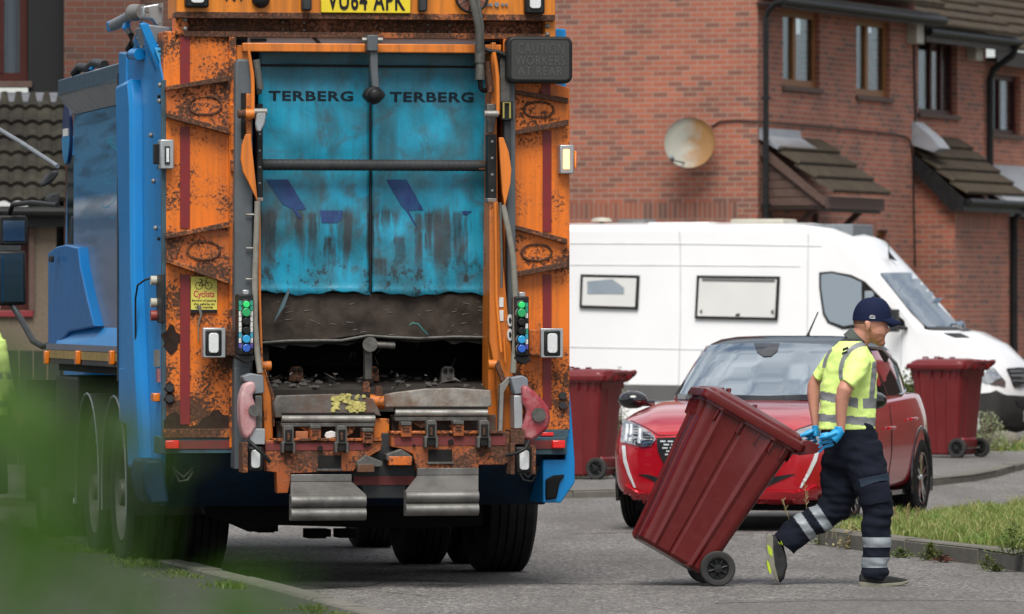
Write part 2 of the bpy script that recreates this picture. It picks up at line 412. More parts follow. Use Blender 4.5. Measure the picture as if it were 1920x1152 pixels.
m_band = surf('weathered_grey_webbing', (.20, .19, .16), .8, 0, .2, 14, .4, (.09, .08, .06), 20)
m_panel = None
CURT_STAINS = [(517, 14, 392, 500), (566, 12, 395, 470), (592, 16, 395, 490), (622, 14, 440, 505), (652, 16, 393, 440), (732, 16, 390, 440), (757, 20, 440, 500), (792, 12, 395, 505), (812, 12, 394, 500), (866, 18, 393, 500), (716, 34, 480, 545), (748, 10, 515, 545)]
def curtain_mat():
    m, nt, b = newmat('dirty_teal_curtain'); oc = ocoord(nt, (1, 1, .75)); st = ocoord(nt, (7, 1, .8)); st2 = ocoord(nt, (14, 1, .55))
    t = node(nt, 'ShaderNodeTexCoord'); z = node(nt, 'ShaderNodeSeparateXYZ', None, {0: t.outputs['Object']}).outputs[2]
    def band(a, b_, c_, d_):
        return math_(nt, 'MULTIPLY', node(nt, 'ShaderNodeMapRange', None, {'Value': z, 'From Min': a, 'From Max': b_}).outputs[0], node(nt, 'ShaderNodeMapRange', None, {'Value': z, 'From Min': d_, 'From Max': c_}).outputs[0])
    c = mixc(nt, ramp(nt, noi(nt, oc, 3.2, 5, .55, .8), [(.36, 0.), (.62, 1.)]), (.018, .13, .18), (.004, .30, .47))
    c = mixc(nt, math_(nt, 'MULTIPLY', ramp(nt, noi(nt, oc, 5.5, 5, .6, 1.2), [(.52, 0.), (.66, 1.)]), .65), c, (.045, .075, .085))
    c = mixc(nt, math_(nt, 'MULTIPLY', band(2.98, 3.12, 3.15, 3.3), .7), c, (.03, .07, .085))
    c = mixc(nt, math_(nt, 'MULTIPLY', math_(nt, 'MULTIPLY', ramp(nt, noi(nt, st, 1.3, 5, .6), [(.47, 0.), (.56, 1.)]), band(1.80, 2.0, 2.2, 2.27)), .9), c, (.035, .04, .042))
    c = mixc(nt, math_(nt, 'MULTIPLY', ramp(nt, noi(nt, st2, 1.5, 6, .7), [(.5, 0.), (.7, 1.)]), .5), c, (.02, .12, .16))
    c = mixc(nt, math_(nt, 'MULTIPLY', math_(nt, 'MULTIPLY', ramp(nt, noi(nt, oc, 11, 6, .7), [(.56, 0.), (.62, 1.)]), band(1.70, 1.74, 1.85, 2.05)), .85), c, (.02, .018, .016))
    x = node(nt, 'ShaderNodeSeparateXYZ', None, {0: t.outputs['Object']}).outputs[0]
    ed = math_(nt, 'MULTIPLY', math_(nt, 'SUBTRACT', noi(nt, ocoord(nt, (1, 1, .5)), 30, 5), .5), .05); xw = math_(nt, 'ADD', x, ed); zw = math_(nt, 'ADD', z, math_(nt, 'MULTIPLY', ed, 3)); tot = None
    for (px, wd, pa, pb) in CURT_STAINS:
        cx_ = .019 + (px - 685) * .003205; z1_ = 1.64 + (581 - pa) * .00317; z0_ = 1.64 + (581 - pb) * .00317
        mx_ = math_(nt, 'MULTIPLY', math_(nt, 'SUBTRACT', wd * .0016 + .006, math_(nt, 'ABSOLUTE', math_(nt, 'SUBTRACT', xw, cx_))), 90, True)
        mz_ = math_(nt, 'MULTIPLY', math_(nt, 'MULTIPLY', math_(nt, 'SUBTRACT', zw, z0_), 7, True), math_(nt, 'MULTIPLY', math_(nt, 'SUBTRACT', z1_, z), 40, True))
        q_ = math_(nt, 'MULTIPLY', mx_, mz_); tot = q_ if tot is None else math_(nt, 'MAXIMUM', tot, q_)
    c = mixc(nt, math_(nt, 'MULTIPLY', tot, ramp(nt, noi(nt, st2, 2.5, 6, .7), [(.3, .35), (.6, .95)])), c, (.022, .026, .028))
    nt.links.new(c, b.inputs['Base Color']); b.inputs['Roughness'].default_value = .38
    bump(nt, b, noi(nt, oc, 5, 4, .5, .6), .5, .02)
    return m
m_curt = curtain_mat()
def side_panel_mat():
    m, nt, b = newmat('body_side_graphic'); oc = ocoord(nt, (1, 1, 1)); wv = ocoord(nt, (1, .35, 5))
    t = node(nt, 'ShaderNodeTexCoord'); z = node(nt, 'ShaderNodeSeparateXYZ', None, {0: t.outputs['Object']}).outputs[2]
    zz = node(nt, 'ShaderNodeMapRange', None, {'Value': z, 'From Min': 1.4, 'From Max': 3.05}).outputs[0]
    c = ramp(nt, zz, [(0, (.17, .18, .23)), (.35, (.16, .20, .28)), (.50, (.09, .19, .34)), (.56, (.45, .52, .6)), (.60, (.05, .20, .38)), (1, (.09, .28, .46))])
    c = mixc(nt, math_(nt, 'MULTIPLY', ramp(nt, noi(nt, wv, 2.2, 3, .5, .5), [(.45, 0.), (.6, 1.)]), math_(nt, 'MULTIPLY', zz, .7)), c, (.012, .035, .065))
    l = math_(nt, 'ABSOLUTE', math_(nt, 'SUBTRACT', noi(nt, ocoord(nt, (1, .6, 2.4)), 1.1, 2, .4, .6), .53))
    lm = math_(nt, 'MULTIPLY', math_(nt, 'SUBTRACT', .0035, l), 400, True)
    c = mixc(nt, math_(nt, 'MULTIPLY', lm, math_(nt, 'GREATER_THAN', zz, .5)), c, (.03, .30, .45))
    nt.links.new(c, b.inputs['Base Color']); b.inputs['Roughness'].default_value = .3; b.inputs['Specular IOR Level'].default_value = .22
    return m
m_panel = side_panel_mat()
def asphalt(name, base, sp=.5, patchy=.25):
    m, nt, b = newmat(name); oc = ocoord(nt); st = ocoord(nt, (.5, .12, 1))
    v = node(nt, 'ShaderNodeTexVoronoi', None, {'Vector': oc, 'Scale': 55.0}); 
    c = mixc(nt, noi(nt, oc, 30, 6, .75), [x * .55 for x in base], [x * 1.45 for x in base])
    c = mixc(nt, math_(nt, 'MULTIPLY', ramp(nt, v.outputs['Color'], [(.58, 0.), (.78, 1.)]), sp), c, [min(1, x * 2.6) for x in base])
    c = mixc(nt, math_(nt, 'MULTIPLY', ramp(nt, v.outputs['Color'], [(.22, 1.), (.36, 0.)]), sp * .8), c, [x * .35 for x in base])
    c = mixc(nt, math_(nt, 'MULTIPLY', ramp(nt, noi(nt, st, 2.2, 5, .6), [(.42, 0.), (.64, 1.)]), patchy * 2), c, [x * .6 for x in base])
    nt.links.new(c, b.inputs['Base Color']); b.inputs['Roughness'].default_value = .85
    bump(nt, b, math_(nt, 'ADD', v.outputs['Distance'], noi(nt, oc, 40, 5)), .7, .01)
    return m
m_road = asphalt('road_asphalt', (.122, .114, .106), 1.0, .3)
m_road2 = asphalt('smooth_road_patch', (.108, .102, .095), .5)
m_pave = asphalt('pavement_asphalt', (.135, .128, .12), .5)
m_pave_l = asphalt('old_pavement_asphalt', (.048, .048, .040), .5)
m_kerb = surf('concrete_kerb', (.15, .14, .12), .9, 0, .2, 6, .5, (.08, .075, .05), 5, bmp=.8, bs=60)
m_soil = surf('lawn_soil', (.09, .10, .03), .95, 0, .4, 2, .5, (.05, .04, .02), 4, bmp=.8, bs=20)
m_brick = brick_mat('red_brick', False, 0, 1.2); m_brick_s = brick_mat('red_brick_soldier_course', True)
m_brick_l = brick_mat('shaded_red_brick', False, .1, .42)  # left house brick, darkened because that house stands in shade
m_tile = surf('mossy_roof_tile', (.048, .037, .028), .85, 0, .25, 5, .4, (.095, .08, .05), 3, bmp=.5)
m_tile_l = surf('shaded_roof_tile', (.027, .024, .020), .85, 0, .25, 5, .4, (.09, .085, .06), 3, bmp=.5)  # lean-to tiles with the shade put into their colour
m_lead = surf('lead_flashing', (.27, .285, .31), .6, .1, .25, 8, .5, (.34, .35, .36), 6, bmp=.3, bs=14)
m_brown = surf('brown_timber', (.085, .045, .032), .7, 0, .2, 8, .35, (.16, .13, .12), 12, stretch=(1, 1, 3))
m_dbrown = surf('dark_brown_fascia', (.03, .02, .017), .5)
m_oak = surf('oak_window_frame', (.24, .095, .018), .5)
m_mahog = surf('mahogany_window_frame', (.05, .012, .009), .45)
m_glass_w = window_glass('window_glass', .04)
m_curtain_w = surf('white_net_curtain', (.15, .165, .17), .9, 0, .12, 3, stretch=(6, 6, .4))
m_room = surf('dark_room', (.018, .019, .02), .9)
m_pebble = surf('pebbledash', (.16, .125, .09), .95, 0, .5, 60, .4, (.09, .075, .055), 45, bmp=1, bs=80)  # left house render, colour lowered to carry its shade
m_redsill = surf('red_painted_sill', (.20, .02, .025), .5)
m_cladding = surf('shaded_grey_cladding', (.016, .017, .018), .7, 0, .1, 8, stretch=(10, 10, .3))  # very dark grey: shade on the left house is in the colour
m_bin = surf('maroon_bin_plastic', (.098, .006, .006), .25, 0, .12, 3, .08, (.17, .055, .05), 16, spec=.5, bmp=.08, bs=140)
m_bin2 = surf('sun_faded_maroon_plastic', (.14, .009, .011), .36, 0, .12, 3, .12, (.22, .05, .06), 7)
m_rubber = surf('bin_wheel_rubber', (.03, .03, .03), .7, 0, .2, 12, .4, (.07, .065, .06), 14)
m_car = surf('red_metallic_paint', (.50, .006, .018), .25, .35, .04, 2, coat=1)
m_cblack = surf('gloss_black_trim', (.01, .01, .012), .12, 0, .1, 3, coat=.6)
m_cglass = mirror_glass('car_windscreen', (.03, .05, .06), .55)
m_csglass = mirror_glass('car_side_glass', (.01, .012, .012), .2)
m_roof = mirror_glass('black_car_roof', (.01, .012, .016), .3, .08)
m_chrome = surf('chrome_trim', (.7, .71, .72), .12, 1, .03, 5)
m_hl = mirror_glass('headlamp_glass', (.09, .095, .10), .45, .06, (1, 1, 1))
m_drl = surf('daytime_lamp_strip', (.75, .77, .78), .2, .3, .03, 5, coat=.5)
m_van = surf('white_van_paint', (.84, .845, .85), .3, 0, .02, 2, .03, (.50, .49, .46), 2.2, coat=.6)
m_vglass = mirror_glass('van_glass', (.10, .11, .115), .35)
m_vblind = surf('pale_van_blind', (.66, .66, .64), .9, 0, .05, 3)
m_vgrey = surf('van_side_moulding', (.11, .11, .11), .55)
m_vbump = surf('van_black_bumper', (.03, .03, .03), .6, 0, .2, 5, .3, (.06, .06, .055), 8)
m_skin = surf('skin', (.52, .245, .17), .5, 0, .12, 12, .15, (.40, .12, .09), 15)
m_beard = surf('stubbled_skin', (.33, .14, .085), .7, 0, .25, 60)
m_hair = surf('short_brown_hair', (.12, .06, .035), .8, 0, .3, 60)
m_hv = surf('hi_vis_yellow_cloth', (.73, .97, .27), .75, 0, .05, 6, bmp=.15, bs=200, emis=(.3, .55, .02), es=0.0)
m_hvg = surf('grey_reflective_tape', (.22, .23, .24), .5, 0, .08, 12, bmp=.2, bs=150)
m_trs = surf('navy_work_trousers', (.005, .007, .015), .85, 0, .3, 10, .3, (.016, .018, .026), 8, bmp=.4, bs=180, spec=.2)
m_tape = surf('silver_trouser_tape', (.24, .27, .29), .45, 0, .1, 12)
m_cap = surf('navy_cap_cloth', (.004, .009, .036), .8, 0, .12, 20, bmp=.2, bs=200)
m_glove = surf('blue_nitrile_glove', (.015, .33, .68), .4, 0, .12, 20, bmp=.3, bs=90)
m_shoe = surf('black_mesh_shoe', (.02, .021, .022), .7, 0, .3, 30, .3, (.06, .06, .055), 20)
m_sole = surf('dusty_shoe_sole', (.19, .18, .14), .7, 0, .2, 20)
m_lime = surf('lime_sole_insert', (.38, .52, .02), .5)
def leaf_mat(name, a, b_, tr=.35):
    m = bpy.data.materials.new(name); m.use_nodes = True; nt = m.node_tree; nt.nodes.clear()
    oc = ocoord(nt); c = mixc(nt, ramp(nt, noi(nt, oc, 9, 3), [(.35, 0.), (.65, 1.)]), a, b_)
    df = node(nt, 'ShaderNodeBsdfPrincipled', None, {'Base Color': c, 'Roughness': .5})
    tl = node(nt, 'ShaderNodeBsdfTranslucent', None, {'Color': c})
    mx = node(nt, 'ShaderNodeMixShader', None, {0: tr, 1: df.outputs[0], 2: tl.outputs[0]})
    node(nt, 'ShaderNodeOutputMaterial', None, {'Surface': mx.outputs[0]}); return m
m_grass = leaf_mat('grass_blades', (.10, .235, .025), (.38, .35, .13))
m_leaf = leaf_mat('shrub_leaf', (.010, .045, .002), (.075, .19, .009), .35); m_leaf2 = leaf_mat('hazy_shrub_leaf', (.03, .06, .018), (.09, .14, .05), .25)  # second leaf colour is paler, painting haze into the foreground blur
m_weed = leaf_mat('weed_leaf', (.07, .13, .02), (.17, .20, .05))
m_straw = leaf_mat('straw_stems', (.30, .24, .10), (.38, .32, .16), .2)
m_palebush = leaf_mat('pale_shrub_leaf', (.30, .30, .20), (.20, .25, .10), .2)
m_rock = surf('garden_rock', (.17, .155, .13), .9, 0, .3, 6, .4, (.08, .08, .06), 4, bmp=1, bs=14)
# ================================================================ SETTING
def sheet(name, pts, z, mat, kind='structure'):
    me = bpy.data.meshes.new(name); me.from_pydata([(p[0], p[1], z) for p in pts], [], [list(range(len(pts)))])
    o = mesh_obj(name, me, mat, None, smooth=False); return setp(o, kind=kind)
sheet('ground', [(-400, -100), (400, -100), (400, 1200), (-400, 1200)], -.03, m_soil)
sheet('road', [(-40, -40), (60, -40), (60, 110), (-40, 110)], 0, m_road)
def resample(pts, step):
    out = [Vector(pts[0])]
    for a, b in zip(pts[:-1], pts[1:]):
        a = Vector(a); b = Vector(b); n = max(1, int((b - a).length / step))
        for k in range(1, n + 1): out.append(a.lerp(b, k / n))
    return out
def kerb(pts, h, wd, side, seg=.9):
    """kerb stones along a line on the ground; side +1: the raised ground lies to the left of the travel direction"""
    mb = MB(); P = resample([(p[0], p[1], 0) for p in pts], seg)
    for i in range(len(P) - 1):
        a, b = P[i], P[i + 1]; t = (b - a).normalized(); n = Vector((-t.y, t.x, 0)) * side
        a = a + t * .006; b = b - t * .006; hh = h + random.uniform(-.006, .006); o = n * random.uniform(-.008, .008)
        A = [a + o, b + o, b + o + n * wd, a + o + n * wd]
        top = [q + Vector((0, 0, hh)) for q in (a + o + n * .02, b + o + n * .02, b + o + n * wd, a + o + n * wd)]
        mb.loft([[tuple(q + Vector((0, 0, -.02))) for q in A], [tuple(q + Vector((0, 0, hh - .02))) for q in A], [tuple(q) for q in top]])
    o = mb.build('kerb', m_kerb, None, 0, False); setp(o, kind='structure'); return o
# left pavement
LK = [(-6.0, 60), (-3.76, 48.9), (-2.5, 42.6), (-1.43, 37.4), (-.2, 31)]
kerb(LK, .10, .14, +1)
sheet('pavement', LK + [(-12, 31), (-12, 60)], .09, m_pave_l)
# far pavement and drive
FK = [(-7.5, 54.6), (-3, 55.8), (.53, 58.0), (1.9, 59.2), (3.1, 60.5), (3.85, 61.8), (4.4, 63.6), (4.75, 65.3), (5.1, 67.5), (5.6, 70.5), (6.6, 76), (8.2, 84), (9.5, 95)]
kerb(FK, .075, .15, +1)
sheet('pavement', FK + [(9.5, 108), (-12, 108), (-12, 54.6)], .066, m_pave)
# corner verge
VK = [(5.6, 54.9), (4.2, 52.7), (3.35, 50.7), (2.95, 49.6), (2.5, 48.2), (2.22, 47.2), (2.13, 46.5), (2.3, 45.7), (2.62, 44.4), (3.0, 42.9), (3.25, 41.3), (3.5, 39.5), (3.8, 37)]
kerb(VK, .12, .13, +1, .8)
sheet('grass_verge', VK + [(9, 37), (9, 54.9)], .105, m_soil)
# repaired strips in the road
sheet('road_patch', [G(1350, 1128), G(1620, 1122), G(1960, 1130), G(1960, 1200), G(1200, 1200)], .004, m_road2)
sheet('road_patch', [G(430, 1098), G(640, 1088), G(720, 1091), G(690, 1100), G(470, 1108)], .004, m_road2)
def road_line(pts, wd, z=.005):
    P_ = [G(*p) for p in pts]; Q_ = []
    for a, b in zip(P_[:-1], P_[1:]):
        for k in range(14): c = a.lerp(b, k / 14); Q_.append(Vector((c.x, c.y + .05 * noise.noise(Vector((c.x * 3, 1, 0))), z)))
    w_ = [wd * (.5 + abs(noise.noise(Vector((q.x * 5, 0, 4))) * 1.6)) for q in Q_]
    me = bpy.data.meshes.new('road_seam'); n = len(Q_)
    me.from_pydata([(q.x, q.y - w_[i], z) for i, q in enumerate(Q_)] + [(q.x, q.y + w_[i], z) for i, q in enumerate(Q_)], [], [(i, i + 1, n + i + 1, n + i) for i in range(n - 1)])
    setp(mesh_obj('road_seam', me, m_tar, None, smooth=False), kind='structure')
m_tar = surf('tar_seam', (.035, .033, .031), .8, 0, .3, 8)
road_line([(520, 1089), (700, 1086), (900, 1094), (1240, 1097)], .025)
road_line([(420, 1111), (640, 1104), (820, 1120)], .02)
road_line([(1340, 1133), (1600, 1127), (1930, 1129)], .018)
road_line([(1075, 1002), (1180, 1000), (1300, 1006), (1420, 1003)], .03)
def grass(name, n, sample, z, hmin, hmax, mat, lean=.5, width=.004):
    vs = []; fs = []
    for i in range(n):
        p = sample()
        if p is None: continue
        a = random.uniform(0, 6.28); h = random.uniform(hmin, hmax) * (.6 + .8 * noise.noise(Vector((p[0] * 2.5, p[1] * 1.2, 3)))+.3)
        h = max(h, hmin * .5); dx, dy = math.cos(a), math.sin(a); lx, ly = random.gauss(0, lean) * h, random.gauss(0, lean) * h
        b = len(vs); w2 = width * random.uniform(.7, 1.6)
        vs += [(p[0] - dx * w2, p[1] - dy * w2, z), (p[0] + dx * w2, p[1] + dy * w2, z), (p[0] + lx * .4 + dx * w2 * .7, p[1] + ly * .4 + dy * w2 * .7, z + h * .6), (p[0] + lx * .4 - dx * w2 * .7, p[1] + ly * .4 - dy * w2 * .7, z + h * .6), (p[0] + lx, p[1] + ly, z + h)]
        fs += [(b, b + 1, b + 2, b + 3), (b + 3, b + 2, b + 4)]
    me = bpy.data.meshes.new(name); me.from_pydata(vs, [], fs)
    o = mesh_obj(name, me, mat, None, smooth=False); return setp(o, kind='stuff')
def inpoly(x, y, P):
    r = False; j = len(P) - 1
    for i in range(len(P)):
        if (P[i][1] > y) != (P[j][1] > y) and x < (P[j][0] - P[i][0]) * (y - P[i][1]) / (P[j][1] - P[i][1]) + P[i][0]: r = not r
        j = i
    return r
VP_ = VK + [(6, 37), (6, 54.9)]
def sv_():
    x, y = random.uniform(2.2, 5.2), random.uniform(38.5, 54.9)
    if not inpoly(x - .12, y, VP_) or not inpoly(x, y - .1, VP_) or not inpoly(x - .1, y + .1, VP_): return None
    return (x, y)
o = grass('grass', 75000, sv_, .10, .05, .12, m_grass); setp(o, 'short green and straw coloured grass growing on the corner verge', 'grass')
def sfar():
    return (random.uniform(5.2, 6.6), random.uniform(74.2, 75.6))
o = grass('grass', 5000, sfar, .06, .06, .2, m_grass, width=.008); setp(o, 'bright patch of grass in front of the white van', 'grass')
def sfar2():
    return (random.uniform(-.4, 1.9), random.uniform(62.5, 75))
o = grass('grass', 5000, sfar2, .06, .04, .12, m_grass, width=.008); setp(o, 'thin grass strip behind the left wheeled bin', 'grass')
def sl():
    t = random.random(); y = 31 + 29 * t
    for a, b in zip(LK[:-1], LK[1:]):
        if b[1] <= y <= a[1]:
            k = (y - b[1]) / (a[1] - b[1]); x = b[0] + (a[0] - b[0]) * k
            if noise.noise(Vector((y * 1.3, 0, 0))) < .05: return None
            return (x - abs(random.gauss(0, .10)) - .12, y)
o = grass('moss', 9000, sl, .085, .015, .05, m_weed, .8); setp(o, 'moss and tiny weeds growing along the left kerb', 'moss')
def sl2(): return (random.uniform(-4.5, -2.9), random.uniform(33.5, 36.5))
o = grass('grass', 14000, sl2, .085, .05, .14, m_grass); setp(o, 'soft green grass at the bottom left corner', 'grass')
# grit on the road
mb = MB()
for i in range(500):
    p = G(random.uniform(-50, 1950), random.uniform(1000, 1150)); s = random.uniform(.002, .006)
    mb.ell((p.x, p.y, .002), (s * 1.3, s, s), 3)
setp(mb.build('grit', surf('road_grit', (.22, .21, .19), .9, 0, .5, 3), None, 0, False), 'small loose stones scattered over the road surface', 'grit', kind='stuff')
# weeds along the verge kerb
def weed(px, py, h, w_, n, lab, mat=m_weed, z=0.0, grp='weeds growing at the foot of the verge kerb', cat='weed'):
    p = G(px, py, z); vs = []; fs = []
    for i in range(n):
        a = random.uniform(0, 6.28); r = abs(random.gauss(0, w_ * .5)); bx, by = p.x + math.cos(a) * r, p.y + math.sin(a) * r * .6
        hz = z + random.uniform(.1, 1) * h * max(.25, 1 - r / w_ * .8); l = random.uniform(.012, .028); a2 = random.uniform(0, 6.28); t = random.uniform(-.6, .8)
        dx, dy = math.cos(a2) * l, math.sin(a2) * l; b = len(vs)
        vs += [(bx, by, hz), (bx + dx * .5 - dy * .35, by + dy * .5 + dx * .35, hz + t * l * .5), (bx + dx, by + dy, hz + t * l), (bx + dx * .5 + dy * .35, by + dy * .5 - dx * .35, hz + t * l * .5)]
        fs.append((b, b + 1, b + 2, b + 3))
    me = bpy.data.meshes.new('weed'); me.from_pydata(vs, [], fs)
    mb_ = MB(); mb_.bm.from_mesh(me)
    for k in range(12):
        a = 6.28 * k / 12; r = w_ * .8; mb_.tube([(p.x, p.y, z - .005), (p.x + math.cos(a) * r * .5, p.y + math.sin(a) * r * .3, z + .012), (p.x + math.cos(a) * r * .9, p.y + math.sin(a) * r * .55, z + h * .5)], [.003, .002, .001], 4)
    mb_.bm.to_mesh(me); mb_.bm.free(); o = mesh_obj('weed', me, mat, None, smooth=False); return setp(o, lab, cat, grp)
weed(1552, 1022, .17, .20, 700, 'tall straggly weed at the corner of the verge kerb behind the trailing foot')
weed(1600, 1030, .18, .13, 500, 'yellowish weed on the kerb just left of the standing leg', m_straw)
weed(1690, 1046, .07, .12, 300, 'low green weed at the kerb foot right of the standing leg')
weed(1745, 1051, .13, .11, 500, 'bushy bright green weed against the middle of the verge kerb')
weed(1850, 1068, .12, .07, 200, 'thin dark weed rising before the right part of the verge kerb')
weed(1868, 1072, .05, .08, 200, 'flat yellow green weed at the kerb foot near the right edge')
weed(1900, 1040, .22, .16, 520, 'tall seeding weed in the grass at the right edge', m_weed, .11)
weed(1770, 1055, .05, .10, 160, 'dry reddish brown litter of leaves caught at the kerb foot', surf('dry_leaf', (.13, .05, .03), .9), grp=None, cat='leaf litter')['kind'] = 'stuff'
def stalks(px, py, n, h, lab, z=.1):
    p = G(px, py, z); mb = MB()
    for i in range(n):
        a = random.gauss(0, .3); x = p.x + random.gauss(0, .05); k = random.uniform(.7, 1.1) * h
        q = [(x, p.y, z), (x + a * k * .3, p.y, z + k * .6), (x + a * k * .8, p.y, z + k)]
        mb.tube(q, [.002, .0015, .001], 4)
        for j in range(9):
            f = .62 + .38 * j / 9; xx = x + a * k * (.3 + .5 * (f - .6) / .4); zz = z + k * f
            mb.tube([(xx, p.y, zz), (xx + random.choice((-1, 1)) * .018, p.y + random.uniform(-.01, .01), zz + .022)], [.003, .0015], 4)
    return setp(mb.build('dry_grass_stalk', m_straw, None, 0, False), lab, 'dry stalk', 'dry grass stalks standing on the verge')
stalks(1552, 1010, 3, .50, 'dry seed stalks rising between the maroon bin and the walking man')
stalks(1690, 1000, 5, .22, 'dry stalks leaning in the grass right behind the standing leg')
stalks(1505, 1022, 2, .42, 'single dry stalk standing at the left tip of the verge', 0)
weed(245, 1074, .13, .07, 120, 'small weed sprouting at the left kerb behind the truck tyre', m_weed, .02, 'weeds in the left gutter')
weed(330, 1092, .04, .10, 200, 'flat weed in the left gutter nearer the camera', m_weed, .02, 'weeds in the left gutter')
# rocks and garden plants before the van
def rock(px, py, r, lab, z=.06):
    p = G(px, py, z); mb = MB(); mb.ell((0, 0, 0), (r, r * .8, r * .62), 8)
    for v in mb.bm.verts:
        k = 1 + .35 * noise.noise(v.co * 3.2 / r * .4 + Vector((px, 0, 0))); v.co = v.co * k + Vector((p.x, p.y, z + r * .4))
    return setp(mb.build('garden_rock', m_rock, None, 0, True, ang=60), lab, 'rock', 'rocks edging the garden')
rock(1878, 846, .22, 'large rough rock before the van bumper, right of the pale shrub')
rock(1908, 845, .15, 'smaller rock at the right edge below the van number plate')
rock(1163, 880, .12, 'grey rock between the left bin and the red car')
rock(1172, 866, .10, 'small brownish rock behind the left headlamp of the red car')
def bush(px, py, r, h, n, mat, lab, z=.06, leaf=.03, name='shrub', cat='shrub', grp=None):
    p = G(px, py, z); vs = []; fs = []
    for i in range(n):
        u = random.gauss(0, .42); v_ = random.gauss(0, .42); k = random.random() ** .7
        c = Vector((p.x + u * r, p.y + v_ * r, z + k * h * max(.3, 1 - .6 * (u * u + v_ * v_))))
        a = Vector((random.gauss(0, 1), random.gauss(0, 1), random.gauss(.3, 1))).normalized() * leaf * random.uniform(.6, 1.3)
        s = a.cross(Vector((random.gauss(0, 1), random.gauss(0, 1), random.gauss(0, 1)))).normalized() * leaf * .35; b = len(vs)
        vs += [c, c + a * .5 + s, c + a, c + a * .5 - s]; fs.append((b, b + 1, b + 2, b + 3))
    me = bpy.data.meshes.new(name); me.from_pydata([tuple(v) for v in vs], [], fs)
    t = thing(name, lab, cat, loc=(p.x, p.y, z), group=grp)
    for v in me.vertices: v.co -= Vector((p.x, p.y, z))
    mesh_obj('foliage', me, mat, t, smooth=False)
    mb = MB()
    for k in range(5): mb.tube([(0, 0, -.03), (random.gauss(0, .15) * r, random.gauss(0, .15) * r, h * .5), (random.gauss(0, .35) * r, random.gauss(0, .3) * r, h * .9)], [.008, .006, .003], 5)
    mb.build('stem', m_brown, t, 0, False); return t
bush(1846, 852, .30, .48, 900, m_palebush, 'pale silvery shrub growing between the right bin and the garden rock')
bush(1160, 850, .16, .95, 500, m_palebush, 'tall pale plant beside the left bin, before the white van')
bush(1716, 850, .30, 1.0, 900, m_weed, 'dark green garden shrub behind the tail of the red car', .06, .05)
# foreground shrub, far out of focus
def fg_shrub():
    t = thing('leafy_shrub', 'blurred green leafy shrub close to the camera at the lower left', 'shrub', loc=(-.28, 2.45, 0))
    L = Vector((-.28, 2.45, 0)); mb = MB(); vs = []; fs = []
    def leaf(px, py, Zd, size, ang):
        p = Vector(((px - CX) / F * Zd, Zd, CH - (py - CY) / F * Zd)) - L
        a = Vector((math.cos(ang), random.uniform(-.4, .4), math.sin(ang))).normalized() * size; s = a.cross(Vector((0, 1, .3))).normalized() * size * .3
        b = len(vs); pp = [p - a * .5, p - a * .2 + s, p + a * .2 + s * .9, p + a * .5, p + a * .2 - s * .9, p - a * .2 - s]
        vs.extend([tuple(q) for q in pp]); fs.append(tuple(range(b, b + 6)))
        return p - a * .5
    spec = [(205, 800, 2.5, .040, 2.6), (120, 770, 2.6, .034, 1.8), (60, 720, 2.7, .028, 2.2), (330, 835, 2.6, .026, .2), (95, 1040, 2.5, .05, 2.8),
            (20, 1000, 2.4, .05, 1.2), (190, 1060, 2.6, .034, .4), (110, 1120, 2.4, .04, .1), (40, 880, 2.4, .04, 1.0), (130, 930, 2.5, .035, 2.0), (-30, 800, 2.5, .05, 1.5),
            (340, 1130, 2.6, .028, .3), (440, 1140, 2.7, .022, 2.9), (10, 1130, 2.3, .05, 2.2), (260, 1150, 2.4, .04, .5), (200, 900, 2.7, .022, .8), (560, 1190, 2.5, .04, .3), (150, 855, 2.7, .022, 2.7)]
    for s in spec:
        s = (s[0] + random.uniform(-20, 20), s[1], s[2], s[3] * .5, s[4])
        q = leaf(*s); mb.tube([(random.uniform(-.04, .02), .0, .9), (q.x - .02, q.y + .0, q.z - .12), tuple(q)], [.002, .0012, .0008], 5)
    for px, py, zd, sz in ((8, 668, 3.6, .026), (28, 700, 3.8, .026), (4, 735, 3.4, .03), (52, 735, 4.0, .026), (70, 765, 3.8, .026), (22, 790, 3.5, .028), (232, 790, 3.9, .03), (205, 815, 3.7, .028), (258, 822, 4.1, .024), (110, 800, 3.8, .03), (140, 845, 3.6, .028), (60, 850, 3.6, .03), (15, 860, 3.4, .03), (300, 850, 4.2, .02), (95, 905, 3.4, .03), (180, 880, 3.8, .024), (30, 950, 3.3, .03), (80, 1010, 3.4, .03)):
        q = leaf(px, py, zd, sz, random.uniform(0, 6.28)); mb.tube([(q.x - .25, q.y, q.z - .9), (q.x - .06, q.y, q.z - .25), tuple(q)], [.002, .0012, .0008], 5)
    for i in range(14):
        px = abs(random.gauss(0, 170)) - 30; py = random.uniform(690, 1170); leaf(px * (1 if py > 760 else .6), py, random.uniform(2.1, 3.0), random.uniform(.012, .022), random.uniform(0, 6.28))
    for i in range(12): leaf(random.uniform(180, 560), random.uniform(1090, 1190), random.uniform(2.3, 3.0), random.uniform(.014, .026), random.uniform(0, 6.28))
    for i in range(420):
        leaf(random.gauss(-700, 400), random.uniform(1700, 3800), random.uniform(2.2, 2.8), random.uniform(.03, .055), random.uniform(0, 6.28))
    for i in range(6): mb.tube([(0, 0, 0), (random.uniform(-.1, .05), random.uniform(-.1, .1), .6), (random.uniform(-.15, .1), random.uniform(-.1, .1), 1.2), (random.uniform(-.1, .05), 0, 1.5)], [.009, .007, .004, .002], 6)
    me = bpy.data.meshes.new('foliage'); me.from_pydata(vs, [], fs); fo = mesh_obj('foliage', me, [m_leaf, m_leaf2], t, smooth=False)
    for k, p in enumerate(me.polygons): p.material_index = 1 if k % 3 == 0 else 0
    mb.build('stem', m_leaf, t, 0, False)
fg_shrub()
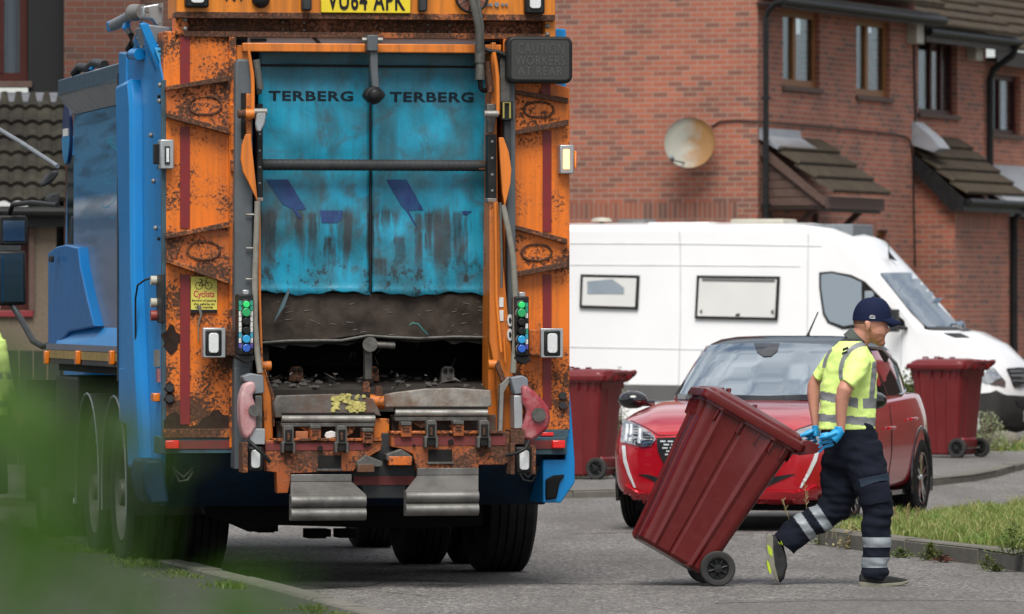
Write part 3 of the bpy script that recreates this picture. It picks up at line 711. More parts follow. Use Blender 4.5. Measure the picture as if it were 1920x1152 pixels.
# ---------------------------------------------------------------- helper pieces of houses
def tiles(mb, O, U, V, nu, width, length, course=.30, per=.15, amp=.06):
    """interlocking tiles: wavy courses that lap over each other; O top corner, U along the eaves, V down the slope"""
    O, U, V = Vector(O), Vector(U).normalized(), Vector(V).normalized(); N = U.cross(V).normalized()
    if N.z < 0: N = -N
    nr = max(1, int(round(length / course))); c = length / nr; n = int(width / per * 8)
    for r in range(nr):
        rows = []
        for (f, lift) in ((-.12, 0), (1, .055), (1, .0)):
            row = []
            for i in range(n + 1):
                u = width * i / n; w_ = abs(math.sin(math.pi * u / per)) ** .7 * amp
                row.append(tuple(O + U * u + V * (c * (r + f)) + N * (w_ + lift + random.uniform(0, .001))))
            rows.append(row)
        mb.loft(rows, cap=False, close=False)
    return mb
def wall_holes(mb, plane, a, u0, u1, z0, z1, holes, th, mi=0):
    us = sorted({u0, u1} | {h[0] for h in holes} | {h[1] for h in holes}); zs = sorted({z0, z1} | {h[2] for h in holes} | {h[3] for h in holes})
    for i in range(len(us) - 1):
        for j in range(len(zs) - 1):
            cu, cz = (us[i] + us[i + 1]) / 2, (zs[j] + zs[j + 1]) / 2
            if any(h[0] < cu < h[1] and h[2] < cz < h[3] for h in holes): continue
            if plane == 'x': mb.box(a - th, a, us[i], us[i + 1], zs[j], zs[j + 1], mi)
            else: mb.box(us[i], us[i + 1], a, a + th, zs[j], zs[j + 1], mi)
def clean(mb):
    bmesh.ops.remove_doubles(mb.bm, verts=mb.bm.verts, dist=1e-4)
    seen = {}
    for f in list(mb.bm.faces):
        k = tuple(sorted(v.index for v in f.verts)); seen.setdefault(k, []).append(f)
    bmesh.ops.delete(mb.bm, geom=[f for l in seen.values() if len(l) > 1 for f in l], context='FACES_ONLY')
    return mb
def hwindow(par, plane, a, u0, u1, z0, z1, fm, split=(.5,), fw=.055, inset=.09, sill=True, sillm=None, curtain=None, open_=False):
    """a window in a wall whose outer face lies at a; frame > pane; sill"""
    s = -1 if plane == 'x' else 1          # inward direction
    def bx(mb, u_0, u_1, z_0, z_1, d0, d1):
        if plane == 'x': mb.box(a - d1, a - d0, u_0, u_1, z_0, z_1)
        else: mb.box(u_0, u_1, a + d0, a + d1, z_0, z_1)
    mb = MB(); bx(mb, u0, u1, z0, z0 + fw, inset, inset + .06); bx(mb, u0, u1, z1 - fw, z1, inset, inset + .06)
    bx(mb, u0, u0 + fw, z0 + fw, z1 - fw, inset, inset + .06); bx(mb, u1 - fw, u1, z0 + fw, z1 - fw, inset, inset + .06)
    for f in split:
        u = u0 + (u1 - u0) * f; bx(mb, u - fw * .7, u + fw * .7, z0 + fw, z1 - fw, inset - .01, inset + .055)
    fr_ = mb.build('window', fm, par, .006)
    mb = MB(); bx(mb, u0 + fw, u1 - fw, z0 + fw, z1 - fw, inset + .025, inset + .035); mb.build('pane', m_glass_w, fr_)
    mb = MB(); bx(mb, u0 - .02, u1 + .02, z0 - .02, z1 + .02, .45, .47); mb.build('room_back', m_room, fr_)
    if curtain:
        for c0, c1 in curtain:
            mb = MB(); n = 24; A = []; B = []
            for k in range(n + 1):
                u = u0 + (u1 - u0) * (c0 + (c1 - c0) * k / n); d = .22 + .018 * math.sin(k * 1.7)
                A.append((a - d, u, z0) if plane == 'x' else (u, a + d, z0)); B.append((a - d, u, z1) if plane == 'x' else (u, a + d, z1))
            mb.loft([A, B], cap=False, close=False); mb.build('net_curtain', m_curtain_w, fr_)
    if sill:
        mb = MB(); bx(mb, u0 - .05, u1 + .05, z0 - .075, z0 - .004, -.05, .12); mb.build('sill', sillm or m_brown, fr_, .006)
    return fr_
# ---------------------------------------------------------------- right house terrace
H = Fr(3.46, 94, -22)
h1 = thing('brick_house', 'red brick house with the satellite dish, timber canopy and two oak framed windows', 'house', H, group='brick houses of the terrace')
def hx(px, py, x=0.0): p = H.X(px, py, x); return p.y, p.z
wins = []
for (a, b_, t, bt) in ((1468, 1536, 8, 160), (1606, 1668, 28, 178)):
    u0, z0 = hx(a, bt); u1, _ = hx(b_, bt); wins.append((u0, u1 + .03, z0, 5.93))
du0 = hx(1508, 450)[0]; du1 = hx(1560, 450)[0]; dw = (1.0, 2.0, .1, 2.25)
kw = (hx(1598, 432)[0], hx(1664, 432)[0], 1.2, hx(1640, 432)[1])
mb = MB(); wall_holes(mb, 'x', 0, 0, 6.97, 0, 6.6, wins + [dw, kw], .3)
wall_holes(mb, 'y', 0, -9.5, -.3, 0, 10.5, [], .3); clean(mb).build('wall', m_brick, h1, 0, False)
mb = MB(); mb.box(-9.49, -.295, -.003, .1, 2.93, 3.155); mb.build('soldier_course', m_brick_s, h1, 0, False); mb = MB(); mb.box(-.1, .003, 2.7, 5.2, 2.72, 2.95); mb.build('soldier_course', m_brick_s, h1, 0, False)
for (u0, u1, z0, z1) in wins: hwindow(h1, 'x', 0, u0, u1, z0, z1, m_oak, (.42,), .095, .07, curtain=[(.0, .4)])
hwindow(h1, 'x', 0, *kw, m_oak, (.5,), .07)
mb = MB(); mb.box(-.14, -.09, dw[0], dw[1], dw[2], dw[3]); d = mb.build('door', m_mahog, h1)
mb = MB(); mb.cyl((-.08, 1.9, 1.1), (-.03, 1.9, 1.1), .02, 8); mb.build('handle', m_chrome, d)
# eaves and main roof of house 1
mb = MB(); mb.box(.0, .36, -.05, 6.95, 5.94, 5.97); mb.box(.36, .385, -.05, 6.99, 5.9, 6.1); mb.build('fascia', m_dbrown, h1)
mb = MB(); tiles(mb, (-4.2, -.1, 9.2), (0, 1, 0), (4.65, 0, -3.05), 0, 7.05, 5.55); mb.build('roof', m_tile, h1, 0, False)
mb = MB(); mb.box(-9.5, -4, .3, 7, 6.0, 6.02); mb.build('loft_floor', m_dbrown, h1, 0, False)
def gutter(par, x, y0, y1, z, fr_=None):
    mb = MB(); mb.tube([(x, y0, z), (x, y1, z)], .058, 12); return mb.build('gutter', m_black, par)
gutter(h1, .43, -.12, 7.1, 5.99)
# drain pipe on the corner
q = H.Y(1430, 300, -.02)
mb = MB(); mb.cyl((q.x + .06, -.05, 0), (q.x + .06, -.05, 5.75), .042, 12); mb.tube([(q.x + .06, -.05, 5.75), (q.x + .1, -.06, 5.85), (.3, -.1, 5.95), (.43, -.1, 5.98)], .038, 10)
for z in (1.5, 3.1, 4.6): mb.box(q.x, q.x + .12, -.09, .0, z, z + .04)
mb.build('drainpipe', m_black, h1)
# canopy over the door
y0c = .12; y1c = 2.62; xe = .98
mb = MB(); zt = hx(1436, 262)[1]; ze = H.X(1556, 366, xe).z
mb = MB(); tiles(mb, (.02, y0c, zt), (0, 1, 0), (xe + .05, 0, ze - zt), 0, y1c - y0c, math.hypot(xe + .05, zt - ze), .33, .15, .05)
can = mb.build('porch_canopy', m_tile, h1, 0, False)
mb = MB(); mb.prism([(.0, zt - .06), (xe, ze - .05), (xe, ze - .17), (.0, zt - .22)], y0c - .03, y0c + .0); mb.box(xe - .02, xe + .02, y0c, y1c, ze - .19, ze - .02); mb.build('bargeboard', m_brown, can)
mb = MB(); n = 6; zb = H.X(1436, 386, 0).z
for i in range(n):
    a0 = zb + (zt - .2 - zb) * i / n; a1 = zb + (zt - .2 - zb) * (i + .9) / n
    def xm(z): return max(.02, min(xe - .08, (zt - .16 - z) / (zt - ze) * xe))
    if a1 > a0: mb.prism([(.0, a0), (xm(a0), a0), (xm(a1), a1), (.0, a1)], y0c + .03, y0c + .055 + .006 * (i % 2))
mb.build('slatted_cheek', m_brown, can)
mb = MB(); mb.box(.0, xe - .1, y0c + .02, y1c - .05, zb - .06, zb - .012); mb.box(xe - .12, xe - .04, y0c, y1c, zb - .09, zb); mb.build('soffit', m_dbrown, can)
mb = MB()
for yy in (.35, 2.35): mb.prism([(.06, zb - .62), (.14, zb - .62), (.74, zb - .08), (.62, zb - .08)], yy, yy + .08); mb.box(0, .07, yy, yy + .08, zb - .75, zb - .08)
build_each(mb, 'bracket', m_brown, can)
mb = MB(); mb.prism([(.0, zt + .16), (.03, zt + .16), (.05, zt + .05), (.30, zt - .10), (.28, zt - .15), (.0, zt + .0)], y0c - .06, y1c - .9)
mb.build('lead_flashing', m_lead, can)
# satellite dish
dp = H.Y(1293, 268, -.38)
dish = thing('satellite_dish', 'round rust stained satellite dish on the brick gable wall', 'satellite dish', loc=tuple(H.M @ dp))
m, nt, b = newmat('rust_stained_dish'); oc = ocoord(nt)
s_ = node(nt, 'ShaderNodeSeparateXYZ', None, {0: node(nt, 'ShaderNodeTexCoord').outputs['Object']})
f_ = math_(nt, 'ADD', math_(nt, 'MULTIPLY', s_.outputs[0], 2.2), noi(nt, oc, 9, 5))
nt.links.new(mixc(nt, ramp(nt, f_, [(.25, 0.), (.85, 1.)]), (.30, .295, .25), (.27, .14, .045)), b.inputs['Base Color']); b.inputs['Roughness'].default_value = .6
prof = [(.10 - .10 * (r / .36) ** 2 - .10, r) for r in [.001 + .36 * i / 10 for i in range(11)]]
prof = [(.09 * (1 - (r / .35) ** 2), r) for r in [.001 + .35 * i / 10 for i in range(11)]] + [(-.012, .36), (.01, .365), (.10, .01)]
mb = MB(); mb.lathe(prof, (0, 0, 0), 'y', 40); dd = mb.build('dish', m, dish, recalc=True)
mb = MB(); mb.tube([(0, .09, -.05), (0, .38, -.1)], .02, 8); mb.tube([(-.05, .1, -.28), (-.2, -.32, -.30)], .010, 6); mb.build('arm', m_black, dish)
mb = MB(); mb.cyl((-.2, -.30, -.30), (-.21, -.40, -.26), .03, 10); mb.build('receiver', m_lgrey, dish)
dish.rotation_euler = (R(-8), 0, R(-22 + 14))
# cable
def wire(name, pts, r, mat, lab, cat, fr_=H):
    mb = MB(); mb.tube([tuple(fr_.M @ Vector(p)) for p in pts], r, 6); return setp(mb.build(name, mat), lab, cat)
pts = []
for (px, py) in ((1334, 238), (1350, 228), (1380, 226), (1418, 227)): p = H.Y(px, py, -.02); pts.append(tuple(p))
pts.append((.02, -.02, pts[-1][2] - .01))
for (px, py) in ((1450, 230), (1500, 234), (1560, 239), (1620, 246), (1680, 252), (1700, 258), (1708, 266), (1712, 300), (1716, 500)): pts.append(tuple(H.X(px, py, .02)))
wire('aerial_cable', pts, .012, m_black, 'thin black cable from the satellite dish across the brick front', 'cable')
pts = [tuple(H.X(px, py, .025)) for (px, py) in ((1714, 84), (1715, 150), (1717, 215), (1713, 255), (1716, 262))]
wire('alarm_cable', pts, .016, m_black, 'thick dark cable dropping from the first cream alarm box', 'cable')
def alarm(px0, py0, px1, py1, fr_, x, lab):
    a = fr_.X(px0, py1, x); b_ = fr_.X(px1, py0, x); yw = abs(b_.y - a.y)
    t = thing('alarm_box', lab, 'alarm box', loc=tuple(fr_.M @ Vector((x, a.y + .1, a.z))), rz=fr_.yaw, group='cream boxes under the eaves')
    hh = b_.z - a.z
    mb = MB(); mb.box(0, .17, -.17, .17, 0, hh); mb.build('case', m_cream, t, .012)
    mb = MB()
    for k in range(9): mb.box(.002, .168, -.176, -.168, .03 + k * hh / 10, .03 + k * hh / 10 + .014)
    mb.build('louvre', m_cream, t)
alarm(1702, 26, 1735, 82, H, .0, 'cream louvred box under the eaves left of the dark framed window')
alarm(1814, 70, 1842, 114, H, -.28, 'smaller cream louvred box under the eaves right of the dark framed window')
# second house of the terrace
h2 = thing('brick_house', 'red brick house with the tiled brick porch and a tilted dark window', 'house', H, group='brick houses of the terrace')
X2 = -.28
w2 = (hx(1722, 200, X2)[0], hx(1795, 200, X2)[0], hx(1760, 214, X2)[1], 5.8)
ye = hx(1849, 200, X2)[0]
mb = MB(); wall_holes(mb, 'x', X2, 6.67, ye, 0, 6.3, [w2], .3); mb.box(X2 - 8, X2 - .3, ye - .3, ye, 0, 6); clean(mb).build('wall', m_brick, h2, 0, False)
hwindow(h2, 'x', X2, *w2, m_mahog, (.45, .72), .07, curtain=[(.1, .42)])
mb = MB(); mb.box(X2, X2 + .42, 6.97, ye + .15, 5.74, 5.77); mb.box(X2 + .42, X2 + .445, 7.0, ye + .15, 5.68, 5.92); mb.build('fascia', m_dbrown, h2)
mb = MB(); tiles(mb, (X2 - 4.2, 7.0, 8.9), (0, 1, 0), (4.68, 0, -3.0), 0, ye - 6.8, 5.6); mb.build('roof', m_tile, h2, 0, False)
gutter(h2, X2 + .5, 7.0, ye + .2, 5.83)
mb = MB(); mb.tube([(X2 + .5, ye + .05, 5.8), (X2 + .42, ye + .02, 5.62), (X2 + .12, ye - .02, 5.4), (X2 + .07, ye - .02, 5.25), (X2 + .07, ye - .02, 2.4)], .055, 12); mb.build('drainpipe', m_black, h2)
# brick porch of house 2
yp0, yp1, xp = 7.0, hx(1893, 450, .62)[0], .62
zpe = H.X(1806, 372, xp + .1).z; zpt = hx(1722, 262, .0)[1]
mb = MB(); mb.prism([(X2, 0), (xp, 0), (xp, zpe - .12), (X2, zpt - .2)], yp0, yp0 + .2)
mb.box(xp - .2, xp, yp0 + .2, yp1, 0, zpe - .12); mb.prism([(X2, 0), (xp - .2, 0), (xp - .2, zpe - .12), (X2, zpt - .2)], yp1 - .2, yp1); po = mb.build('porch', m_brick, h2, 0, False)
mb = MB(); mb.box(xp - .1, xp + .003, yp0 + .12, yp1 - .02, zpe - .46, zpe - .24); mb.build('soldier_course', m_brick_s, po, 0, False)
mb = MB(); tiles(mb, (X2, yp0 - .1, zpt + .04), (0, 1, 0), (xp + .2 - X2, 0, zpe - zpt - .02), 0, yp1 - yp0 + .25, math.hypot(xp + .2 - X2, zpt - zpe), .30, .15, .05)
mb.build('porch_roof', m_tile, po, 0, False)
mb = MB(); mb.prism([(X2, zpt + .03), (xp + .2, zpe - .02), (xp + .2, zpe - .2), (xp, zpe - .2), (X2, zpt - .18)], yp0 - .16, yp0 - .1); mb.box(xp + .14, xp + .2, yp0 - .1, yp1 + .15, zpe - .2, zpe - .04); mb.build('bargeboard', m_black, po)
mb = MB(); mb.tube([(xp + .26, yp0 - .12, zpe - .06), (xp + .26, yp1 + .15, zpe - .06)], .055, 10); mb.tube([(xp + .2, yp1 + .05, zpe - .1), (xp + .08, yp1 + .0, zpe - .3), (xp + .08, yp1 + .0, .1)], .05, 10); mb.build('gutter', m_black, po)
mb = MB(); mb.prism([(X2 + .0, zpt + .26), (X2 + .3, zpt + .26), (.32, zpt + .02), (.45, zpt - .14), (.35, zpt - .20), (X2, zpt - .0)], yp0 - .18, yp0 + .3); mb.build('lead_flashing', m_lead, po)
# third house
X3 = -.55
h3 = thing('brick_house', 'far red brick house at the right edge with net curtains in a dark window', 'house', H, group='brick houses of the terrace')
w3 = (hx(1858, 200, X3)[0], hx(1914, 200, X3)[0], hx(1890, 252, X3)[1], hx(1890, 142, X3)[1])
mb = MB(); wall_holes(mb, 'x', X3, ye + .02, ye + 9, 0, 5.6, [w3], .3); clean(mb).build('wall', m_brick, h3, 0, False)
hwindow(h3, 'x', X3, *w3, m_mahog, (.45,), .07, curtain=[(.05, .95)])
zr3 = hx(1880, 112, X3 + .4)[1]
mb = MB(); mb.box(X3, X3 + .4, ye + .02, ye + 9, zr3 - .02, zr3 + .02); mb.box(X3 + .4, X3 + .43, ye + .05, ye + 9, zr3 - .1, zr3 + .14); mb.build('fascia', m_dbrown, h3)
mb = MB(); tiles(mb, (X3 - 3.8, ye + .02, zr3 + 2.9), (0, 1, 0), (4.3, 0, -2.8), 0, 9, 5.1); mb.build('roof', m_tile, h3, 0, False)
mb = MB(); pz = hx(1885, 322, X3)[1]
mb.prism([(X3, pz + .1), (.35, pz - .55), (.35, pz - .6), (X3, pz - .0)], yp1 + .9, ye + 6); mb.build('porch_roof', m_lead, h3, 0, False)
mb = MB(); mb.box(.12, .3, yp1 + 1.2, yp1 + 1.35, 0, pz - .55); mb.box(X3, .3, yp1 + 1.0, ye + 6, pz - .75, pz - .6); mb.build('porch_post', m_black, h3)
# ---------------------------------------------------------------- left house
L = Fr(-4.9, 76.5, 4)
h4 = thing('rendered_house', 'shaded house at the left with a tiled lean-to roof and pebbledash wall', 'house', L)
def ly(px, py, y=0.0): p = L.Y(px, py, y); return p.x, p.z
gx0, gz0 = ly(-60, 160); gx1, gz1 = ly(50, -40)
win = (ly(-70, 0)[0], ly(52, 0)[0], ly(0, 152)[1], 5.6)
bx0 = ly(120, 50)[0]; bx1 = ly(262, 50)[0]
mb = MB(); wall_holes(mb, 'y', 0, win[1] + .003, bx0, 0, 8, [], .3); mb.box(-24, win[0], 0, .3, 0, 8); mb.box(win[0], win[1], .0, .3, win[3], 8); mb.build('cladding', m_cladding, h4, 0, False)  # wall lengthened out of view so the truck side reflects something dark
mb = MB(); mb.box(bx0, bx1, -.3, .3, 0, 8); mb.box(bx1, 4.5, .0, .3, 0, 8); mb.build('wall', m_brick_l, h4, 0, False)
hwindow(h4, 'y', 0, *win, m_mahog, (.55,), .09, curtain=[(.5, .8)])
# lean-to
yl0 = -1.9; zt4 = ly(60, 182)[1]; ze4 = L.Y(60, 392, yl0).z; xa = -9; xb = ly(122, 300, -1.0)[0]
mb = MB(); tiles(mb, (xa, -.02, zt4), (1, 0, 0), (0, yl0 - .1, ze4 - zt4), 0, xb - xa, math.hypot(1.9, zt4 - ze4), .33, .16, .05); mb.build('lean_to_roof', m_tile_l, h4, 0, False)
mb = MB(); mb.prism([(-.0, zt4 + .05), (-.03, zt4 + .05), (-.24, zt4 - .06), (-.22, zt4 - .12), (0, zt4 - .05)], xa, xb, 'x'); mb.build('lead_flashing', surf('shaded_lead_flashing', (.12, .13, .15), .7, .1, .35, 9, .5, (.25, .25, .26), 6), h4, 0, False)  # lead darkened for the shade on this house
mb = MB(); mb.tube([(xa, yl0 - .1, ze4 - .03), (xb, yl0 - .1, ze4 - .03)], .06, 10); mb.box(xa, xb, yl0 - .03, yl0 + .02, ze4 - .2, ze4 - .02); mb.build('gutter', m_black, h4)
pw = (L.Y(-60, 500, yl0 + .15).x, L.Y(54, 500, yl0 + .15).x, L.Y(20, 582, yl0 + .15).z, L.Y(20, 408, yl0 + .15).z)
mb = MB(); wall_holes(mb, 'y', yl0 + .15, xa, xb - .1, 0, ze4 - .1, [pw], .25); mb.box(xb - .35, xb - .1, yl0 + .4, 0, 0, ze4); clean(mb).build('pebbledash_wall', m_pebble, h4, 0, False)
hwindow(h4, 'y', yl0 + .15, *pw, m_mahog, (.4,), .09, sillm=m_redsill)
mb = MB(); p0 = L.Y(54, 500, yl0 + .13); p1 = L.Y(64, 500, yl0 + .13); mb.box(p0.x, p1.x, yl0 + .1, yl0 + .149, pw[2], pw[3]); mb.build('window_surround', m_brown, h4)
# fence before the left house
f_ = thing('timber_fence', 'low dark timber fence before the pebbledash house', 'fence', loc=(-7.2, 68, 0))
mb = MB()
for k in range(26): mb.box(k * .145, k * .145 + .13, 0, .02 + .006 * (k % 2), .02, 1.22)
mb.build('panel', surf('weathered_dark_fence', (.035, .038, .034), .85, 0, .3, 6, stretch=(4, 4, .5)), f_, 0, False)
for k in range(3): mb = MB(); mb.box(k * 1.85 - .05, k * 1.85 + .05, -.06, -.002, .0, 1.32); mb.build('post', surf('pale_post', (.16, .15, .12), .85), f_)

# unseen house added on the right, to be reflected in the red car's side
hr = thing('brick_house', 'brick house standing outside the picture on the right', 'house', loc=(15, 68, 0), rz=R(-8))
mb = MB(); mb.box(-2, 6, -16, 18, 0, 5.4); mb.build('wall', m_brick, hr, 0, False)
mb = MB(); mb.prism([(-2.5, 5.4), (6.5, 5.4), (2, 8.6)], -16.4, 18.4); mb.build('roof', m_tile, hr, 0, False)
# ================================================================ REFUSE TRUCK
T = Fr(-.888, 39.5, 10.7)
truck = thing('refuse_truck', 'blue and rusty orange refuse truck seen from behind, teal curtain hanging over its hopper', 'refuse truck', T)
def tpt(px, py, y): p = T.Y(px, py, y); return (p.x, p.z)
def tb(name, r, y0, y1, mat, par=None, bevel=.004, n=1):
    """box whose rear face at depth y0 spans the pixel rectangle r"""
    a = tpt(r[0], r[3], y0); b = tpt(r[2], r[1], y0); mb = MB(); mb.box(a[0], b[0], y0, y1, a[1], b[1])
    return mb.build(name, mat, par or truck, bevel)
def tp(name, pts, y0, y1, mat, par=None, bevel=.003, ydir=None):
    mb = MB(); mb.prism([tpt(p[0], p[1], y0) for p in pts], y0, y1); return mb.build(name, mat, par or truck, bevel)
def tt(name, pts, r, mat, par=None, n=10):
    mb = MB(); mb.tube([tuple(T.Y(*p)) for p in pts], r, n); return mb.build(name, mat, par or truck, 0, True, ang=60)
def ctext(name, txt, r, bvh, mat, par, bold=0, sp=1):
    a = tpt(r[0], r[3], .1); b = tpt(r[2], r[1], .1); me = text_geo(txt, a[0], b[0], a[1], b[1], 0, 1.0, bold, sp)
    bm = bmesh.new(); bm.from_mesh(me); bmesh.ops.delete(bm, geom=[f for f in bm.faces if sum(v.co.y for v in f.verts) / len(f.verts) > -.9], context='FACES')
    for k in range(1, 40): bmesh.ops.bisect_plane(bm, geom=bm.verts[:] + bm.edges[:] + bm.faces[:], plane_co=(a[0] + (b[0] - a[0]) * k / 40, 0, 0), plane_no=(1, 0, 0))
    for v in bm.verts:
        h = bvh.ray_cast(Vector((v.co.x, -1, v.co.z)), Vector((0, 1, 0))); v.co.y = (h[0].y if h[0] else .12) - .0035
    bmesh.ops.recalc_face_normals(bm, faces=bm.faces); bm.to_mesh(me); bm.free(); return mesh_obj(name, me, mat, par, 0, False)
def ttext(name, txt, r, y, mat, par, depth=.003, bold=0, sp=1):
    a = tpt(r[0], r[3], y); b = tpt(r[2], r[1], y); return mesh_obj(name, text_geo(txt, a[0], b[0], a[1], b[1], y, depth, bold, sp), mat, par, 0, False)
XL, XR = -1.191, 1.253
# ---- wheels
def tyre_prof(w_, r, gro=True):
    h = w_ / 2; p = [(-h * .78, r * .60), (-h, r * .70), (-h * 1.02, r * .84), (-h * .92, r * .95), (-h * .8, r)]
    if gro:
        for k in range(4):
            c = -h * .8 + (k + 1) * (h * 1.6) / 5; p += [(c - .006, r), (c - .004, r - .014), (c + .004, r - .014), (c + .006, r)]
    p += [(h * .8, r), (h * .92, r * .95), (h * 1.02, r * .84), (h, r * .70), (h * .78, r * .60)]
    return p
def truck_wheel(x, y, r=.505, w_=.30, out=-1, par=truck):
    mb = MB(); mb.lathe(tyre_prof(w_, r), (x, y, r), 'x', 56)
    t = mb.build('wheel', m_tyre, par, 0, True, ang=50)
    s = out; h = w_ / 2
    mb = MB(); mb.lathe([(s * h * .80, r * .61), (s * h * .92, r * .585), (s * h * .70, r * .55), (s * h * .1, r * .50), (s * h * .05, r * .34), (s * h * .55, r * .30), (s * h * .75, r * .17), (s * h * 1.0, r * .16), (s * h * 1.02, .001)], (x, y, r), 'x', 40)
    mb.lathe([(-s * h * .78, r * .60), (-s * h * .5, r * .5), (-s * h * .4, .001)], (x, y, r), 'x', 24)
    for k in range(10):
        a = 2 * math.pi * k / 10; c = (x + s * h * .2, y + r * .40 * math.cos(a), r + r * .40 * math.sin(a)); mb.cyl(c, (c[0] + s * h * .28, c[1], c[2]), .017, 6)
    mb.build('rim', m_rim, t, 0, True); return t
YA, YB, YC = 2.15, 3.5, 6.5
def xat(px, py, y): return T.Y(px, py, y).x
truck_wheel(XL + .17, YA, out=-1); truck_wheel(XL + .50, YA, out=1)
xr = xat(990, 1050, YA - .1); truck_wheel(xr - .17, YA, w_=.34, out=1)
xq = xat(835, 1040, YB - .1); truck_wheel(xq - .15, YB, out=-1); truck_wheel(xq + .20, YB, out=1)
truck_wheel(XL + .17, YB, out=-1); truck_wheel(XL + .50, YB, out=1)
truck_wheel(XL + .20, YC, out=-1); truck_wheel(xat(735, 1020, YC) - .14, YC, out=1)
# mudguard arcs on the left
for yy in (YA, YB):
    mb = MB(); A = []; B = []; C = []; D = []
    for k in range(17):
        a = R(-12 + 204 * k / 16); r1, r2 = .585, .60
        A.append((XL - .01, yy + r1 * math.cos(a), .505 + r1 * math.sin(a))); B.append((XL + .62, yy + r1 * math.cos(a), .505 + r1 * math.sin(a)))
        C.append((XL + .62, yy + r2 * math.cos(a), .505 + r2 * math.sin(a))); D.append((XL - .01, yy + r2 * math.cos(a), .505 + r2 * math.sin(a)))
    mb.loft([[A[k], B[k], C[k], D[k]] for k in range(17)]); mg = mb.build('mudguard', m_black, truck)
    mb = MB(); mb.tube([(XL - .015, yy + .60 * math.cos(R(-12 + 204 * k / 16)), .505 + .60 * math.sin(R(-12 + 204 * k / 16))) for k in range(17)], .006, 6); mb.build('mudguard_edge', m_lgrey, mg)
# chassis, axles
mb = MB(); mb.box(-.55, -.47, .6, 8.3, .72, 1.0); mb.box(.47, .55, .6, 8.3, .72, 1.0)
for y in (1.2, 2.8, 4.2, 5.6, 7.8): mb.box(-.47, .47, y, y + .1, .76, .96)
for y in (YA, YB, YC): mb.cyl((-1.0, y, .505), (1.05, y, .505), .075, 12)
mb.ell((0, YB, .505), (.2, .24, .235), 10); mb.cyl((0, YB, .52), (0, 6, .75), .06, 10)
for x in (-.62, .66):
    for y in (YA, YB): mb.cyl((x, y - .28, .55), (x, y - .05, .55), .09, 12); mb.box(x - .1, x + .1, y - .12, y + .12, .36, .44); mb.box(x - .05, x + .05, y - .4, y + .1, .40, .52)
mb.box(-.75, -.1, 1.3, 1.5, .45, .75); mb.box(.2, .9, 1.4, 1.6, .40, .72); mb.box(-.85, -.56, 4.4, 5.6, .45, 1.0)
mb.build('chassis', m_dark, truck, .01)
tp('rear_underrun_beam', [(380, 945), (560, 945), (905, 945), (905, 985), (780, 992), (520, 985), (470, 998), (440, 985), (385, 965)], 1.0, 1.15, m_dark)
mb = MB()
for px, py, w_, h in ((480, 985, 30, 26), (505, 985, 12, 22), (575, 1000, 32, 18), (604, 1000, 12, 12), (632, 1000, 30, 16), (400, 960, 26, 24)):
    a = tpt(px, py - 8, 1.6); b = tpt(px + w_, py + h * .5, 1.6); mb.box(a[0], b[0], 1.5, 1.75, b[1], a[1])
build_each(mb, 'brake_chamber', m_dark, truck)
# mud flaps
mb = MB(); mb.box(XL + .02, XL + .63, YB + .72, YB + .735, .30, 1.15); mf = mb.build('mudflap', m_black, truck)
a = tpt(137, 944, YB + .71); b = tpt(163, 934, YB + .71)
mesh_obj('lettering', text_geo('EN', a[0], b[0], a[1], b[1], YB + .715, .003), m_white, mf, 0, False)
mb = MB(); mb.box(XL + .02, XL + .63, YC + .75, YC + .765, .30, 1.15); mb.build('mudflap', m_black, truck)
# ---- body
zt = T.X(225, 120, XL).z + .01; zb = T.X(225, 655, XL).z; y1 = T.X(225, 400, XL).y - .02; y2 = T.X(110, 400, XL).y; y3 = T.X(88, 600, XL).y
XB = XL + .10
mb = MB(); mb.box(XB, XR - .1, y1, y2, zb + .02, zt - .24); body = mb.build('body', m_panel, truck)
# oversized top rail
mb = MB(); mb.prism([(XL, zt), (XL, zt - .11), (XB + .01, zt - .24), (XR - .11, zt - .24), (XR, zt - .11), (XR, zt)], y1 - .05, y2 + .05)
mb.build('top_rail', surf('slate_blue_paint', (.04, .09, .14), .35, 0, .1, 2, .2, coat=.3), truck, .01)
# rooftop litter and hoses
tt('roof_hose', [(140, 138, 4.4), (150, 126, 4.3), (165, 128, 4.1), (178, 118, 3.9), (196, 122, 3.3)], .03, m_black)
tp('roof_bracket', [(168, 130), (178, 115), (184, 117), (176, 132)], 3.9, 3.97, m_blue)
# lower locker and ledge: traced on the left side plane
def sidepoly(name, pts, x0, x1, mat, bevel=.006, par=None):
    P = [T.X(p[0], p[1], x0) for p in pts]; mb = MB(); mb.prism([(p.y, p.z) for p in P], x0, x1, 'x'); return mb.build(name, mat, par or truck, bevel)
lk = sidepoly('side_locker', [(90, 652), (90, 474), (105, 463), (122, 459), (146, 464), (150, 500), (163, 560), (176, 612), (128, 622), (103, 652)], XL + .035, XB + .02, m_blue_l, .01)
sidepoly('handle', [(91, 480), (96, 480), (96, 492), (91, 492)], XL - .02, XL, m_black, par=lk)
# ledge: sloping blue plate from the panel foot out to the side
a = T.X(222, 615, XB); c = T.X(222, 652, XL); d_ = T.X(100, 652, XL); e_ = T.X(122, 613, XB)
mb = MB(); mb.loft([[tuple(a), tuple(c), (c.x, c.y, c.z - .03), (XB, a.y, a.z - .1)], [tuple(e_), tuple(d_), (d_.x, d_.y, d_.z - .03), (XB, e_.y, e_.z - .1)]]); mb.build('ledge', m_blue, truck)
